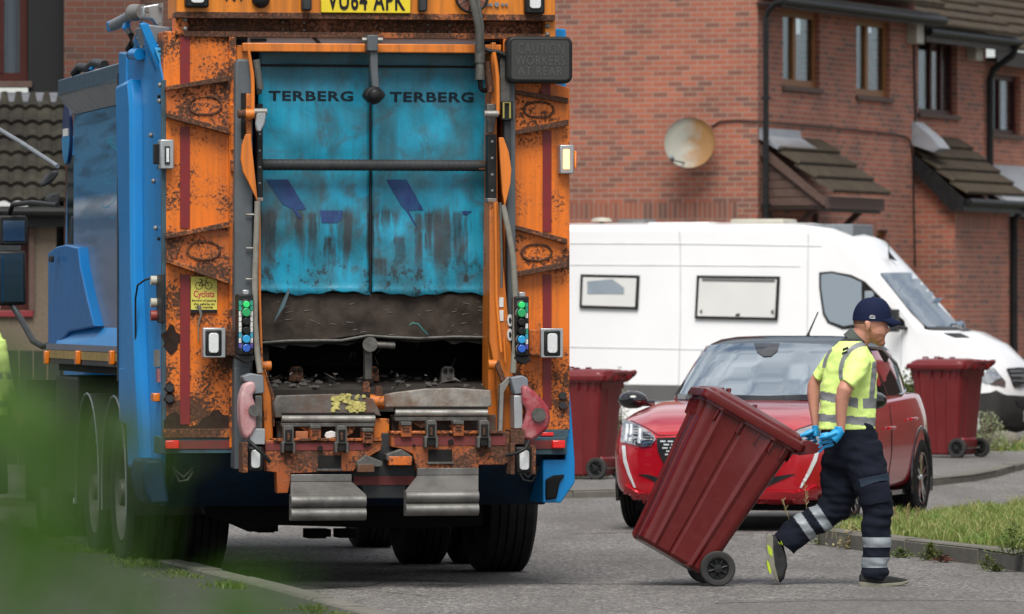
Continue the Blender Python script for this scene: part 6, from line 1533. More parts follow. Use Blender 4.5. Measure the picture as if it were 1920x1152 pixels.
patch(C, bvh_g, [(1264, 747), (1296, 700), (1327, 657), (1334, 650), (1440, 645), (1552, 649), (1566, 654), (1606, 700), (1634, 742), (1600, 748), (1440, 752)], 'windscreen', m_cglass, car, .010, .004, 8)
patch(C, bvh_g, [(1262, 751), (1440, 757), (1630, 747), (1626, 740), (1440, 746), (1266, 742)], 'scuttle', m_cblack, car, .016, .004, 12)
patch(C, bvh_g, [(1414, 648), (1462, 648), (1458, 662), (1446, 672), (1432, 673), (1420, 664)], 'camera_pod', m_cblack, car, .017, .003, 6)
SW = [(1.42, .985), (1.62, 1.14), (1.95, 1.29), (2.4, 1.345), (2.9, 1.33), (3.3, 1.22), (3.5, 1.06), (3.52, 1.0), (3.0, .975)]
for s_ in (-1, 1):
    rf = lambda a, b, s_=s_: (Vector((s_ * 3, a, b)), Vector((-s_, 0, 0)))
    patch(C, bvh_g, SW, 'side_window', m_csglass, car, .006, .004, .12, ray=rf)
    mb = MB(); Qs = []
    for a, b in SW + [SW[0]]:
        h = bvh_g.ray_cast(*rf(a, b)); Qs.append(h[0] + h[1] * .01)
    mb.tube(Qs, .011, 6); mb.build('window_trim', m_chrome, car, 0)
    patch(C, bvh_g, [(2.40, .98), (2.47, .98), (2.49, 1.34), (2.42, 1.345)], 'door_post', m_cblack, car, .011, .004, .12, ray=rf)
patch(C, bvh_c, [(1168, 793), (1176, 791), (1200, 801), (1228, 818), (1230, 826), (1222, 836), (1206, 838), (1180, 832), (1167, 830)], 'headlight', m_hl, car, .009, .006, 5)
patch(C, bvh_c, [(1190, 800), (1198, 803), (1196, 834), (1188, 833)], 'headlamp_divider', m_cblack, car, .012, .003, 5)
patch(C, bvh_c, [(1206, 812), (1228, 822), (1222, 834), (1206, 836)], 'headlamp_divider', m_cblack, car, .012, .003, 5)
patch(C, bvh_c, [(1470, 826), (1500, 808), (1540, 796), (1546, 800), (1546, 830), (1520, 838), (1480, 838)], 'headlight', m_hl, car, .009, .006, 5)
patch(C, bvh_c, [(1168, 836), (1174, 836), (1176, 862), (1183, 888), (1193, 914), (1190, 914), (1179, 890), (1171, 866)], 'daytime_lamp', m_drl, car, .006, .006, 4)
patch(C, bvh_c, [(1536, 838), (1530, 838), (1524, 860), (1512, 888), (1499, 914), (1502, 915), (1517, 891), (1530, 864)], 'daytime_lamp', m_drl, car, .006, .006, 4)
gr = patch(C, bvh_c, [(1231, 822), (1350, 818), (1468, 822), (1464, 846), (1454, 870), (1442, 880), (1350, 884), (1258, 880), (1244, 868), (1234, 846)], 'grille', m_black, car, .004, .006, 8)
mb = MB()
for j, py in enumerate(range(827, 880, 6)):
    x0 = 1237 + max(0, (py - 830)) * .42; px = x0 + (7 if j % 2 else 2)
    while px < 2698 - x0 - 12:
        hs = [bvh_c.ray_cast(C.o, C.d(a, b).normalized()) for a, b in ((px, py), (px + 10, py), (px + 10, py + 2.8), (px, py + 2.8))]
        if all(h[0] for h in hs): mb.loft([[tuple(h[0] + h[1] * .008) for h in hs], [tuple(h[0] + h[1] * .016) for h in hs]])
        px += 14
mb.build('grille_bars', m_drl, gr, 0, False)
patch(C, bvh_c, [(1197, 889), (1215, 890), (1262, 903), (1262, 915), (1240, 914), (1222, 900)], 'lower_intake', m_black, car, .003, .004, 7)
patch(C, bvh_c, [(1492, 889), (1478, 890), (1430, 897), (1420, 903), (1424, 918), (1440, 912), (1466, 900)], 'lower_intake', m_black, car, .003, .004, 7)
patch(C, bvh_c, [(1176, 908), (1200, 922), (1260, 918), (1350, 922), (1440, 918), (1500, 922), (1528, 908), (1532, 936), (1500, 942), (1350, 946), (1210, 942), (1172, 934)], 'bumper_lip', m_car, car, .004, .022, 8)
patch(C, bvh_c, [(1176, 937), (1210, 942), (1350, 946), (1500, 942), (1530, 938), (1528, 942), (1500, 947), (1350, 951), (1210, 947), (1180, 942)], 'bumper_base', m_black, car, .004, .012, 8)
for q in ([(1175, 799), (1180, 800), (1179, 828), (1174, 827)], [(1200, 807), (1204, 808), (1202, 832), (1198, 831)], [(1183, 799), (1187, 800), (1186, 828), (1182, 828)]): patch(C, bvh_c, q, 'lamp_reflector', m_drl, car, .016, .003, 8)
# bonnet shut line
def seam(fr, bvh, pts, r, mat, par, name='shut_line', off=.001):
    mb = MB(); pp_ = []
    for a, b in zip(pts[:-1], pts[1:]):
        n = max(1, int(math.dist(a, b) / 6))
        for k in range(n): pp_.append((a[0] + (b[0] - a[0]) * k / n, a[1] + (b[1] - a[1]) * k / n))
    pp_.append(pts[-1]); Q = []
    for q in pp_:
        d = fr.d(*q).normalized(); h = bvh.ray_cast(fr.o, d)
        if h[0]: Q.append(h[0] + h[1] * off)
    if len(Q) < 2: return None
    mb.tube(Q, r, 5); return mb.build(name, mat, par, 0, False)
seam(C, bvh_c, [(1183, 789), (1215, 804), (1235, 817), (1350, 813), (1470, 817), (1500, 804), (1545, 789)], .004, m_black, car)
# seam(C, bvh_c, [(1170, 945), (1260, 952), (1350, 954), (1450, 952), (1550, 944)], .012, m_black, car, 'lower_lip', 0)
seam(C, bvh_c, [(1668, 760), (1672, 800), (1672, 850), (1664, 905)], .004, m_black, car)
for px, py in ((1667, 803), (1708, 786)): 
    d = C.d(px, py).normalized(); h = bvh_c.ray_cast(C.o, d)
    if h[0]: mb = MB(); mb.tube([h[0] + Vector((.02, -.1, 0)), h[0] + Vector((.035, -.04, 0)), h[0] + Vector((.035, .05, .003)), h[0] + Vector((.02, .1, .003))], .013, 8); mb.build('door_handle', m_car, car)
# mirrors
for s_, nm in ((-1, 0), (1, 1)):
    mb = MB(); mb.ell((s_ * .93, 1.22, .955), (.115, .10, .07), 10); mb.tube([(s_ * .78, 1.3, .93), (s_ * .88, 1.25, .93)], .025, 8); mb.build('wing_mirror', m_cblack, car)
mb = MB(); c = C.Y(1524, 624, 3.3); mb.tube([(c.x, 3.1, 1.42), (c.x + .0, 3.16, 1.46), (c.x + .02, 3.4, 1.62)], [.02, .008, .005], 8); mb.build('aerial', m_black, car)
# wheels of the car
def car_wheel(x, y, s_, r=.318, w_=.2):
    mb = MB(); mb.lathe(tyre_prof(w_, r), (x, y, r), 'x', 48); t = mb.build('wheel', m_tyre, car, 0, True, ang=50)
    h = w_ / 2; mb = MB(); mb.lathe([(s_ * h * .8, r * .61), (s_ * h * 1.0, r * .64), (s_ * h * .98, r * .60), (-s_ * h * .2, r * .57), (-s_ * h * .3, .001)], (x, y, r), 'x', 36); mb.build('rim_barrel', m_cblack, t)
    mb = MB()
    for k in range(5):
        for d in (-.16, .16):
            a = 2 * math.pi * k / 5 + .3; p0 = Vector((x + s_ * h * .75, y + .03 * math.cos(a + d * 3), r + .03 * math.sin(a + d * 3))); p1 = Vector((x + s_ * h * .85, y + r * .6 * math.cos(a + d * 1.1), r + r * .6 * math.sin(a + d * 1.1))); mb.tube([p0, p1], [.018, .012], 6)
    mb.cyl((x + s_ * h * .6, y, r), (x + s_ * h * .95, y, r), .035, 14); mb.build('alloy_rim', m_chrome, t); return t
for y in (.85, 3.39):
    xw = abs(bvh_c.ray_cast(Vector((3, y, .72)), Vector((-1, 0, 0)))[0].x) + .012 - .1
    car_wheel(-xw, y, -1); car_wheel(xw, y, 1)
# wheel arches: dark liners seen through the openings, and lips
for y in (.85, 3.39):
    for s_ in (-1, 1):
        hh = bvh_c.ray_cast(Vector((s_ * 3, y, .72)), Vector((-s_, 0, 0))); x0 = abs(hh[0].x) - .004
        mb = MB(); A = []
        pr = [(y + .375 * math.cos(R(a)), .33 + .375 * math.sin(R(a))) for a in range(-22, 203, 9)]
        mb.prism(pr, s_ * (x0 + .001), s_ * (x0 - .2), 'x'); mb.build('wheel_arch', m_dark, car, 0, False)
        mb = MB(); mb.tube([(s_ * (x0 + .003), a, b) for a, b in [(y + .385 * math.cos(R(t)), .33 + .385 * math.sin(R(t))) for t in range(-18, 199, 9)]], .016, 8); mb.build('arch_trim', m_cblack, car)
for o_ in list(car.children):
    if o_.name.startswith('wheel') and not o_.name.startswith('wheel_arch'):
        pass
mb = MB(); mb.box(-.66, .66, .25, 3.9, .15, .24); mb.build('underside', m_dark, car)
mb = MB(); mb.box(.80, .835, 1.3, 2.95, .20, .255); mb.build('sill_trim', m_cblack, car, .01)
# ================================================================ WHITE VAN
V = Fr((1868 - CX) * 76.5 / F, 76.5, -18)
van = thing('camper_van', 'long white high roofed van with framed side windows parked behind the red car', 'van', V)
pr = [(-7.0, .36), (-7.05, 1.2), (-6.95, 2.5), (-6.8, 2.62)] + [(V.Y(a, b, 0).x, V.Y(a, b, 0).z) for a, b in ((1068, 421), (1300, 420), (1480, 421), (1540, 429), (1590, 450), (1640, 508), (1728, 617), (1770, 624), (1815, 648), (1846, 680), (1866, 712), (1874, 745), (1876, 775), (1868, 800), (1830, 812))]
pr += [(-.55, .24), (-3, .34), (-6, .34)]
mb = MB(); rings = []
W = 1.95
for (t, ins) in ((0, .10), (.04, .035), (.12, .0), (.5, -.05), (.88, .0), (.96, .035), (1, .10)):
    ring = []
    for (x, z) in pr:
        y = W * t
        if z > 1.25: y = W / 2 + (y - W / 2) * (1 - .13 * ((z - 1.25) / 1.4) ** 1.3)
        xx, zz = x, z
        if z > 2.2: zz = z - ins * .6
        if x > -2.3: # bulge of the nose and windscreen in plan
            k = (x + 2.3) / 2.3; xx = x + .16 * k * (1 - (2 * t - 1) ** 2) - (ins * .8 * k)
            if 1.45 < z < 2.5: y = W / 2 + (y - W / 2) * .97
        ring.append((xx, y, zz))
    rings.append(ring)
mb.loft(rings); vb = mb.build('body', m_van, van, 0, True, ang=30)
s = vb.modifiers.new('b', 'BEVEL'); s.width = .02; s.segments = 2; s.limit_method = 'ANGLE'; s.angle_limit = R(40)
bpy.context.view_layer.update(); bvh_v = bvh_of([vb])
def vframe(pts, name, glassmat, blind, r=5):
    xs = [p[0] for p in pts]; ys = [p[1] for p in pts]
    f = patch(V, bvh_v, pts, name, m_black, van, .004, .03, 30)
    cx, cy = sum(xs) / len(xs), sum(ys) / len(ys)
    ins = [(p[0] + (r if p[0] < cx else -r), p[1] + (r * 1.1 if p[1] < cy else -r)) for p in pts]
    patch(V, bvh_v, ins, 'pane', glassmat, f, .036, .003, 40)
    return f, ins
f_, ins = vframe([(1090, 515), (1200, 517), (1197, 581), (1088, 578)], 'side_window', m_vblind, True)
patch(V, bvh_v, [(1103, 528), (1150, 524), (1172, 540), (1172, 552), (1103, 552)], 'window_reflection_panel', m_vglass, f_, .041, .003, 40)
patch(V, bvh_v, [(1180, 540), (1193, 540), (1191, 573), (1160, 573), (1152, 560)], 'grey_screen', m_vgrey, f_, .041, .002, 40) if False else None
f_, ins = vframe([(1308, 517), (1463, 519), (1459, 601), (1304, 598)], 'side_window', m_vblind, True)
patch(V, bvh_v, [(1318, 523), (1455, 525), (1455, 530), (1318, 528)], 'blind_rail', m_vgrey, f_, .041, .002, 40)
for q in ([(1314, 585), (1318, 580), (1318, 590)], [(1447, 586), (1452, 580), (1452, 592)], [(1381, 590), (1389, 588), (1389, 593), (1381, 593)]): patch(V, bvh_v, q, 'catch', m_black, f_, .041, .004, 40)
dg_ = patch(V, bvh_v, [(1536, 511), (1560, 509), (1596, 516), (1622, 528), (1654, 560), (1682, 590), (1696, 602), (1698, 612), (1660, 612), (1580, 618), (1552, 606), (1543, 590), (1536, 540)], 'door_glass_surround', m_black, van, .004, .004, 20)
patch(V, bvh_v, [(1540, 515), (1560, 513), (1594, 520), (1616, 530), (1616, 606), (1582, 612), (1556, 603), (1547, 588), (1540, 540)], 'door_glass', m_vglass, dg_, .010, .003, 20)
patch(V, bvh_v, [(1622, 534), (1630, 540), (1642, 554), (1656, 572), (1640, 600), (1622, 604)], 'quarter_glass', m_vglass, dg_, .010, .003, 20)
tq = V.Y(1690, 590, -.12); mb = MB(); mb.box(tq.x - .12, tq.x - .03, -.24, -.08, tq.z - .2, tq.z + .06); mb.tube([(tq.x - .05, -.1, tq.z - .15), (tq.x + .02, .05, tq.z - .16)], .025, 8); mb.build('wing_mirror', m_dgrey, van, .035)
patch(V, bvh_v, [(1648, 514), (1718, 513), (1736, 530), (1776, 572), (1814, 616), (1780, 617), (1736, 616), (1706, 586)], 'windscreen', m_cglass if False else mirror_glass('van_windscreen', (.05, .06, .07), .5), van, .018, .004, 12)
patch(V, bvh_v, [(1731, 612), (1780, 614), (1818, 612), (1822, 619), (1780, 620), (1733, 620)], 'scuttle', m_black, van, .010, .004, 12)
patch(V, bvh_v, [(1768, 626), (1800, 626), (1818, 634), (1790, 634)], 'bonnet_vent', m_black, van, .006, .004, 12)
for pts in ([(1274, 424), (1276, 480), (1276, 600), (1274, 680), (1272, 740)], [(1516, 424), (1515, 500), (1514, 600), (1512, 700)], [(1068, 497), (1270, 498), (1500, 500)], [(1068, 651), (1270, 655), (1500, 660)], [(1068, 457), (1300, 458), (1540, 462)], [(1692, 612), (1690, 660), (1688, 700)]):
    seam(V, bvh_v, pts, .006, surf('panel_gap', (.55, .56, .57), .6), van, 'panel_seam')
g = patch(V, bvh_v, [(1068, 720), (1230, 722), (1500, 726), (1500, 756), (1230, 751), (1068, 749)], 'side_moulding', m_vgrey, van, .004, .02, 30)
patch(V, bvh_v, [(1184, 738), (1201, 738), (1201, 748), (1184, 748)], 'side_marker', m_alamp, g, .030, .006, 30)
patch(V, bvh_v, [(1850, 694), (1862, 690), (1884, 716), (1884, 726), (1850, 720), (1838, 712)], 'headlight', m_hl, van, .006, .006, 10)
patch(V, bvh_v, [(1886, 693), (1925, 690), (1960, 692), (1956, 722), (1900, 726)], 'grille', m_black, van, .006, .02, 10)
for k in range(3): patch(V, bvh_v, [(1890 + k * 2, 698 + k * 8), (1952, 697 + k * 8), (1952, 700 + k * 8), (1890 + k * 2, 701 + k * 8)], 'grille_slat', m_vgrey, van, .03, .004, 20)
patch(V, bvh_v, [(1836, 738), (1866, 736), (1884, 742), (1920, 744), (1990, 742), (1990, 800), (1930, 812), (1880, 812), (1838, 808)], 'bumper', m_vbump, van, .006, .03, 10)
patch(V, bvh_v, [(1898, 752), (1960, 752), (1960, 766), (1904, 764)], 'bumper_intake', m_black, van, .04, .004, 20)
patch(V, bvh_v, [(1913, 772), (1975, 771), (1975, 788), (1913, 789)], 'number_plate', m_white, van, .04, .01, 20)
for x, y_ in ((-.98, .12), (-5.2, .12), (-.98, 1.83), (-5.2, 1.83)):
    mb = MB(); mb.lathe(tyre_prof(.23, .345), (0, 0, 0), 'x', 40); 
    for v in mb.bm.verts: v.co = Vector((x + v.co.y, y_ + v.co.x, .345 + v.co.z))
    t = mb.build('wheel', m_tyre, van, 0, True, ang=50); mb = MB(); s_ = -1 if y_ < 1 else 1
    mb.lathe([(s_ * .09, .21), (s_ * .05, .19), (s_ * .08, .06), (s_ * .09, .001)], (x, y_, .345), 'y', 28); mb.build('rim', m_rim, t)
for x in (-.98, -5.2):
    mb = MB(); mb.prism([(x + .43 * math.cos(R(a)), .36 + .43 * math.sin(R(a))) for a in range(-10, 191, 8)], .012, .10); mb.build('wheel_arch', m_dark, van, 0, False)
mb = MB(); mb.box(-6.9, -.3, .15, 1.8, .2, .4); mb.build('underside', m_dark, van)
patch(V, bvh_v, [(1068, 786), (1500, 796), (1500, 812), (1068, 802)], 'sill_cladding', m_vgrey, van, .004, .012, 40)
patch(V, bvh_v, [(1522, 640), (1546, 641), (1546, 648), (1522, 647)], 'door_handle', m_vgrey, van, .01, .02, 40)
# roof things
tz = 2.63
def vbx(name, px0, px1, py0, y0, y1, mat, bevel=.03):
    a = V.Y(px0, 421, y0).x; b = V.Y(px1, 421, y0).x; z1 = V.Y(px0, py0, y0).z; mb = MB(); mb.box(a, b, y0, y1, 2.5, z1); return mb.build(name, mat, van, bevel)
vbx('roof_vent', 1155, 1212, 411, .9, 1.4, m_vgrey, .05); vbx('roof_tray', 1212, 1330, 417, .4, 1.5, m_white, .03); vbx('roof_vent', 1368, 1470, 411, .7, 1.3, m_cream, .03)
vbx('solar_panel', 1460, 1600, 421, .5, 1.4, m_lgrey, .01)
mb = MB(); c = V.Y(1128, 411, .8); mb.cyl((c.x, .8, 2.5), (c.x, .8, c.z), .03, 8); mb.lathe([(0, .001), (.0, .13), (.04, .1), (.05, .001)], (c.x, .8, c.z - .03), 'z', 20); mb.build('roof_aerial_dish', m_cream, van)
mb = MB(); c = V.Y(1675, 480, .9); mb.prism([(c.x - .05, c.z - .03), (c.x + .04, c.z - .06), (c.x - .06, c.z + .06)], .88, .92); mb.tube([(c.x - .05, .9, c.z), (c.x - .06, .9, c.z + .18)], .006, 5); mb.build('roof_aerial', m_black, van)
# ================================================================ THE MAN WITH THE BIN
P = Fr((1600 - CX) / F * 39.65, 39.65, 0)
def pp(px, py, y=0.0): return P.Y(px, py, y)
S = 39.65 / F
def limb(mb, pts, n=18, sq=2.0):
    """elliptical sections along a path: (px, py, y, width in px, depth in m)"""
    C3 = [pp(a[0], a[1], a[2]) for a in pts]; rings = []
    for i, c in enumerate(C3):
        t = (C3[min(i + 1, len(C3) - 1)] - C3[max(i - 1, 0)]).normalized()
        n1 = t.cross(Vector((0, 1, 0))).normalized(); n2 = t.cross(n1).normalized()
        w_, d = pts[i][3] * S / 2, pts[i][4] / 2; r = []
        for k in range(n):
            a = 2 * math.pi * k / n; ca, sa = math.cos(a), math.sin(a)
            r.append(tuple(c + n1 * (w_ * math.copysign(abs(ca) ** (2 / sq), ca)) + n2 * (d * math.copysign(abs(sa) ** (2 / sq), sa))))
        rings.append(r)
    mb.loft(rings); return mb
def blob(mb, px, py, y, rx, ry, rz): c = pp(px, py, y); mb.ell(tuple(c), (rx, ry, rz), 10)
man = thing('person', 'man in yellow hi-vis shirt and navy cap walking right, pulling the tilted bin', 'person', P)
def tpx(c): return P.px(c)
# body: head, neck, arms as one continuous surface
mb = MB()
limb(mb, [(1604, 652, .02, 40, .12), (1612, 636, .0, 38, .115), (1622, 618, -.005, 38, .115), (1632, 604, -.01, 44, .12)])
blob(mb, 1632, 597, -.01, .106, .080, .118)
blob(mb, 1640, 618, -.01, .075, .066, .085)
blob(mb, 1645, 634, -.01, .046, .050, .040)
blob(mb, 1652, 612, -.01, .034, .052, .060)
limb(mb, [(1652, 603, -.01, 8, .03), (1661, 613, -.01, 9, .034), (1666, 620, -.01, 8, .036), (1657, 625, -.01, 9, .034)])          # nose
limb(mb, [(1650, 630, -.01, 9, .045), (1659, 631, -.01, 6, .04)]); limb(mb, [(1650, 636, -.01, 9, .045), (1657, 637, -.01, 6, .04)])          # lips
blob(mb, 1651, 643, -.01, .030, .034, .024)                                                     # chin
limb(mb, [(1622, 604, -.088, 9, .016), (1627, 606, -.094, 11, .018), (1628, 613, -.094, 10, .016), (1625, 620, -.086, 6, .014)])   # ear
limb(mb, [(1600, 676, -.06, 20, .06), (1612, 682, -.15, 26, .08), (1602, 702, -.195, 25, .085), (1589, 720, -.215, 28, .095), (1584, 731, -.225, 29, .10), (1579, 748, -.22, 26, .085), (1577, 775, -.21, 21, .07), (1577, 802, -.20, 16, .055), (1575, 812, -.2, 17, .05)])
limb(mb, [(1596, 676, .04, 20, .06), (1564, 672, .14, 22, .08), (1545, 694, .18, 21, .085), (1530, 712, .21, 22, .09), (1526, 722, .215, 24, .095), (1525, 738, .21, 24, .085), (1526, 765, .2, 19, .07), (1529, 797, .18, 13, .055), (1530, 806, .18, 14, .05)])
blob(mb, 1595, 680, .02, .08, .06, .10)
limb(mb, [(1596, 672, -.02, 60, .1), (1598, 660, 0, 50, .1), (1604, 645, 0, 34, .1)])
def fbody(c, n):
    x, y = tpx(c)
    if y < 608 and x < 1627 and y > 585 and not (x > 1617 and c.y < -.088): return 2
    if y < 650 and x > 1630 and y > 625 - max(0, 1640 - x) * .9 and c.z < P.Y(0, 612, 0).z and not (x > 1655 and y < 629): return 1
    return 0
man_b = remesh(mb, 'body', [m_skin, m_beard, m_hair], man, .0055, 3, fbody)
# eye, brow
mb = MB(); c = pp(1652, 608, -.045); mb.ell(tuple(c), (.010, .008, .006), 6); mb.build('eye', m_txt, man)
mb = MB(); mb.tube([tuple(pp(1646, 602, -.06)), tuple(pp(1655, 603, -.045))], .005, 6); mb.build('eyebrow', m_hair, man)
# shirt
mb = MB()
limb(mb, [(1588, 806, 0, 107, .25), (1588, 790, 0, 107, .25), (1589, 765, 0, 106, .25), (1591, 735, 0, 107, .27), (1594, 705, 0, 102, .30), (1597, 680, 0, 92, .34), (1598, 662, 0, 78, .34), (1602, 648, 0, 56, .26), (1606, 638, 0, 38, .16)], 26, 2.3)
limb(mb, [(1606, 664, -.12, 42, .15), (1612, 680, -.165, 46, .15), (1600, 702, -.20, 40, .14), (1592, 716, -.215, 36, .135), (1588, 722, -.22, 34, .13)])
limb(mb, [(1570, 662, .14, 34, .15), (1556, 680, .17, 32, .14), (1542, 698, .20, 27, .13), (1532, 708, .21, 22, .125)])
def wr(c):
    return .006 * noise.noise(Vector((c.x * 9 + c.z * 7, c.y * 9, c.z * 16 - c.x * 10))) + .004 * noise.noise(Vector((c.x * 22, c.y * 18, c.z * 30)))
def fshirt(c, n):
    x, y = tpx(c)
    sleeve = (c.y < -.14 and y < 735 and x < 1575 + (735 - y) * .9 and x > 1560) 
    if c.y < .05 and n.y < .3:
        # right shoulder loop
        cx_ = 1576 + 8 * max(0, (700 - y)) / 38 * .5
        arc = math.hypot((x - 1624) / 1.0, (y - 700) / 1.15)
        if x < 1632 and y < 712 and abs(arc - 48) < 4.2 and x < 1626: return 1
    if x < 1560 and 636 < y < 690:
        if abs(math.hypot(x - 1600, (y - 700) / 1.2) - 56) < 3: return 1
    near_arm = c.y < -.155 and y < 728
    if not near_arm:
        t = (x - 1536) / 108
        if 733 + 14 * min(1, t * 1.5) < y < 749 + 17 * min(1, t * 1.5) and not (1609 < x < 1618): return 1
        if 776 + 8 * t < y < 790 + 11 * t: return 1
        if x > 1626 and 678 < y < 750 and abs(x - (1641 - (y - 678) * .10)) < 5: return 1
    if y < 647 and (x - 1594) * .8 + 618 < y + 6 and abs(n.z) < .95 and c.z > P.Y(0, 640, 0).z: return 2
    return 0
man_s = remesh(mb, 'hi_vis_shirt', [m_hv, m_hvg, m_dgrey], man, .006, 5, fshirt, wr)
mb = MB(); limb(mb, [(1598, 642, -.01, 44, .145), (1604, 635, -.01, 42, .14), (1610, 629, -.012, 41, .135)]); mb.build('collar', surf('charcoal_collar', (.07, .08, .07), .8), man, 0)
mb = MB()
for px in (1582, 1587):
    for py in (628 + 4, 637): c = pp(px, py, 0); mb.box(c.x - .007, c.x + .007, -.1, -.09, c.z - .004, c.z + .004)
bv = bvh_of([man_s])
patch(P, bv, [(1580, 655), (1590, 651), (1591, 655), (1581, 659)], 'shoulder_mark', m_txt, man_s, .003, .002, 8); patch(P, bv, [(1579, 662), (1589, 658), (1590, 661), (1580, 665)], 'shoulder_mark', m_txt, man_s, .003, .002, 8)
# trousers
mb = MB()
limb(mb, [(1588, 792, 0, 100, .23), (1591, 812, 0, 103, .25), (1597, 840, 0, 108, .27), (1602, 862, 0, 108, .25), (1602, 880, 0, 84, .18), (1602, 892, 0, 50, .1)], 26, 2.4)
limb(mb, [(1612, 838, -.04, 84, .19), (1619, 860, -.05, 82, .195), (1629, 893, -.06, 73, .19), (1640, 930, -.07, 63, .18), (1645, 960, -.08, 58, .17), (1643, 1000, -.08, 55, .165), (1643, 1040, -.08, 51, .16), (1641, 1068, -.08, 52, .16), (1639, 1086, -.08, 54, .17)])
limb(mb, [(1584, 836, .04, 80, .19), (1581, 860, .05, 78, .195), (1576, 893, .06, 76, .19), (1574, 925, .07, 70, .18), (1566, 950, .08, 66, .17), (1545, 966, .08, 58, .165), (1518, 983, .08, 57, .16), (1490, 1003, .08, 56, .155), (1470, 1023, .08, 52, .155)])
def wr2(c):
    x, y = tpx(c); k = 1 + .9 * math.exp(-((y - 955) / 30) ** 2) + .8 * math.exp(-((y - 1070) / 20) ** 2)
    return k * 1.35 * (.008 * noise.noise(Vector((c.x * 6, c.y * 5, c.z * 17))) + .005 * noise.noise(Vector((c.x * 15 + c.z * 12, c.y * 12, c.z * 26))))
def ftr(c, n):
    x, y = tpx(c)
    if x > 1606 and (1008 < y < 1027 or 1046 < y < 1064): return 1
    if x < 1600 and y > 935:
        s_ = (x - 1590) * -.82 + (y - 955) * .57     # distance along the shank from the knee
        if 42 < s_ - (y - 985) * .0 < 59 or 76 < s_ < 92: return 1
    return 0
man_t = remesh(mb, 'work_trousers', [m_trs, m_tape], man, .006, 3, ftr, wr2)
bv = bvh_of([man_t])
patch(P, bv, [(1612, 898), (1640, 892), (1662, 888), (1664, 902), (1640, 906), (1616, 914)], 'pocket_flap', surf('blue_grey_flap', (.022, .035, .055), .8), man_t, .008, .008, 8)
patch(P, bv, [(1610, 914), (1664, 904), (1668, 940), (1618, 948)], 'cargo_pocket', m_trs, man_t, .004, .010, 8)
# cap
mb = MB(); bc = pp(1636, 598, -.01); rings = []
for k in range(9):
    t = R(90 * k / 8 * .985); rr_ = math.cos(t) ** .75; zz = math.sin(t) * .130
    ring = []
    for j in range(36):
        a = 2 * math.pi * j / 36; x = .116 * math.cos(a) * rr_; y = .089 * math.sin(a) * rr_
        ring.append((bc.x + x - .004 + .01 * math.sin(t), bc.y + y, bc.z - .002 + zz - x * (.06) * (1 - k / 8) + (0 if k else -.012)))
    rings.append(ring)
mb.loft(rings); mcap = mb.build('cap', m_cap, man, 0, True, ang=70)
mb = MB(); rows = []
for k in range(9):
    u = k / 8; px_ = 1660 + 31 * u; row = []
    for j in range(13):
        v = -1 + 2 * j / 12; wd = .078 * (1 - .35 * u ** 3); cen = pp(px_, 590 + 12 * u + 4 * u * u, -.01)
        row.append((cen.x - .035 * v * v * (1 + 2.2 * u * .4), cen.y + wd * v, cen.z - .022 * v * v - (.004 if u > .9 else 0)))
    rows.append(row)
mb.loft(rows, cap=False, close=False); pk = mb.build('cap_peak', m_cap, mcap, 0, True, ang=80); s = pk.modifiers.new('t', 'SOLIDIFY'); s.thickness = .007
mb = MB(); c = pp(1637, 557, -.01); mb.ell((c.x, c.y, c.z - .002), (.009, .009, .005), 6); mb.build('cap_button', m_cap, mcap)
mb = MB(); mb.tube([tuple(pp(a, b, -.097)) for a, b in ((1630.5, 596), (1632, 592.5), (1636, 591.5), (1640, 593.5), (1641, 597), (1636, 597.5), (1631, 596.8), (1634, 594.5), (1639, 595.2))], .0022, 5); mb.build('cap_emblem', m_white, mcap)
# gloves: palm, four bent fingers and a thumb closed over the bar
def glove(name, wrist, knuck, bar, yc, side, sc_=1.0):
    mb = MB(); wx, wy = wrist; kx, ky = knuck
    limb(mb, [(wx, wy - 8, yc, 19 * sc_, .060), (wx, wy, yc, 20 * sc_, .064), ((wx * .6 + kx * .4), (wy * .6 + ky * .4), yc, 23 * sc_, .070), (kx, ky, yc, 24 * sc_, .080)])
    for i in range(4):
        f = i - 1.5; y = yc + f * .020; L_ = (1.0, 1.1, 1.05, .85)[i]
        p = [(kx + f * 2 * side, ky + f * 6, y, 7.0, .024), (kx - 9 * L_, ky + 1 + f * 7.6, y, 6.3, .020), (kx - 18 * L_, ky + 3 + f * 8.0, y, 6.0, .018), (bar[0] - 2, bar[1] + 5 + f * 8.4, y, 5.4, .016), (bar[0] - 6, bar[1] + 8 + f * 8.6, y + .004, 4.2, .013)]
        limb(mb, p, 10)
    limb(mb, [(wx - 6, wy + 3, yc - .03, 9, .028), (wx - 17, wy + 8, yc - .038, 8.5, .026), (wx - 27, wy + 11, yc - .036, 7.5, .022), (wx - 35, wy + 12, yc - .03, 5.5, .018)], 10)
    return remesh(mb, name, [m_glove], man, .003, 1, None, lambda c: .0016 * noise.noise(c * 60))
glove('glove', (1574, 808), (1560, 824), (1541, 828), -.20, 1)
glove('glove', (1530, 806), (1529, 818), (1524, 822), .17, 1, .72)
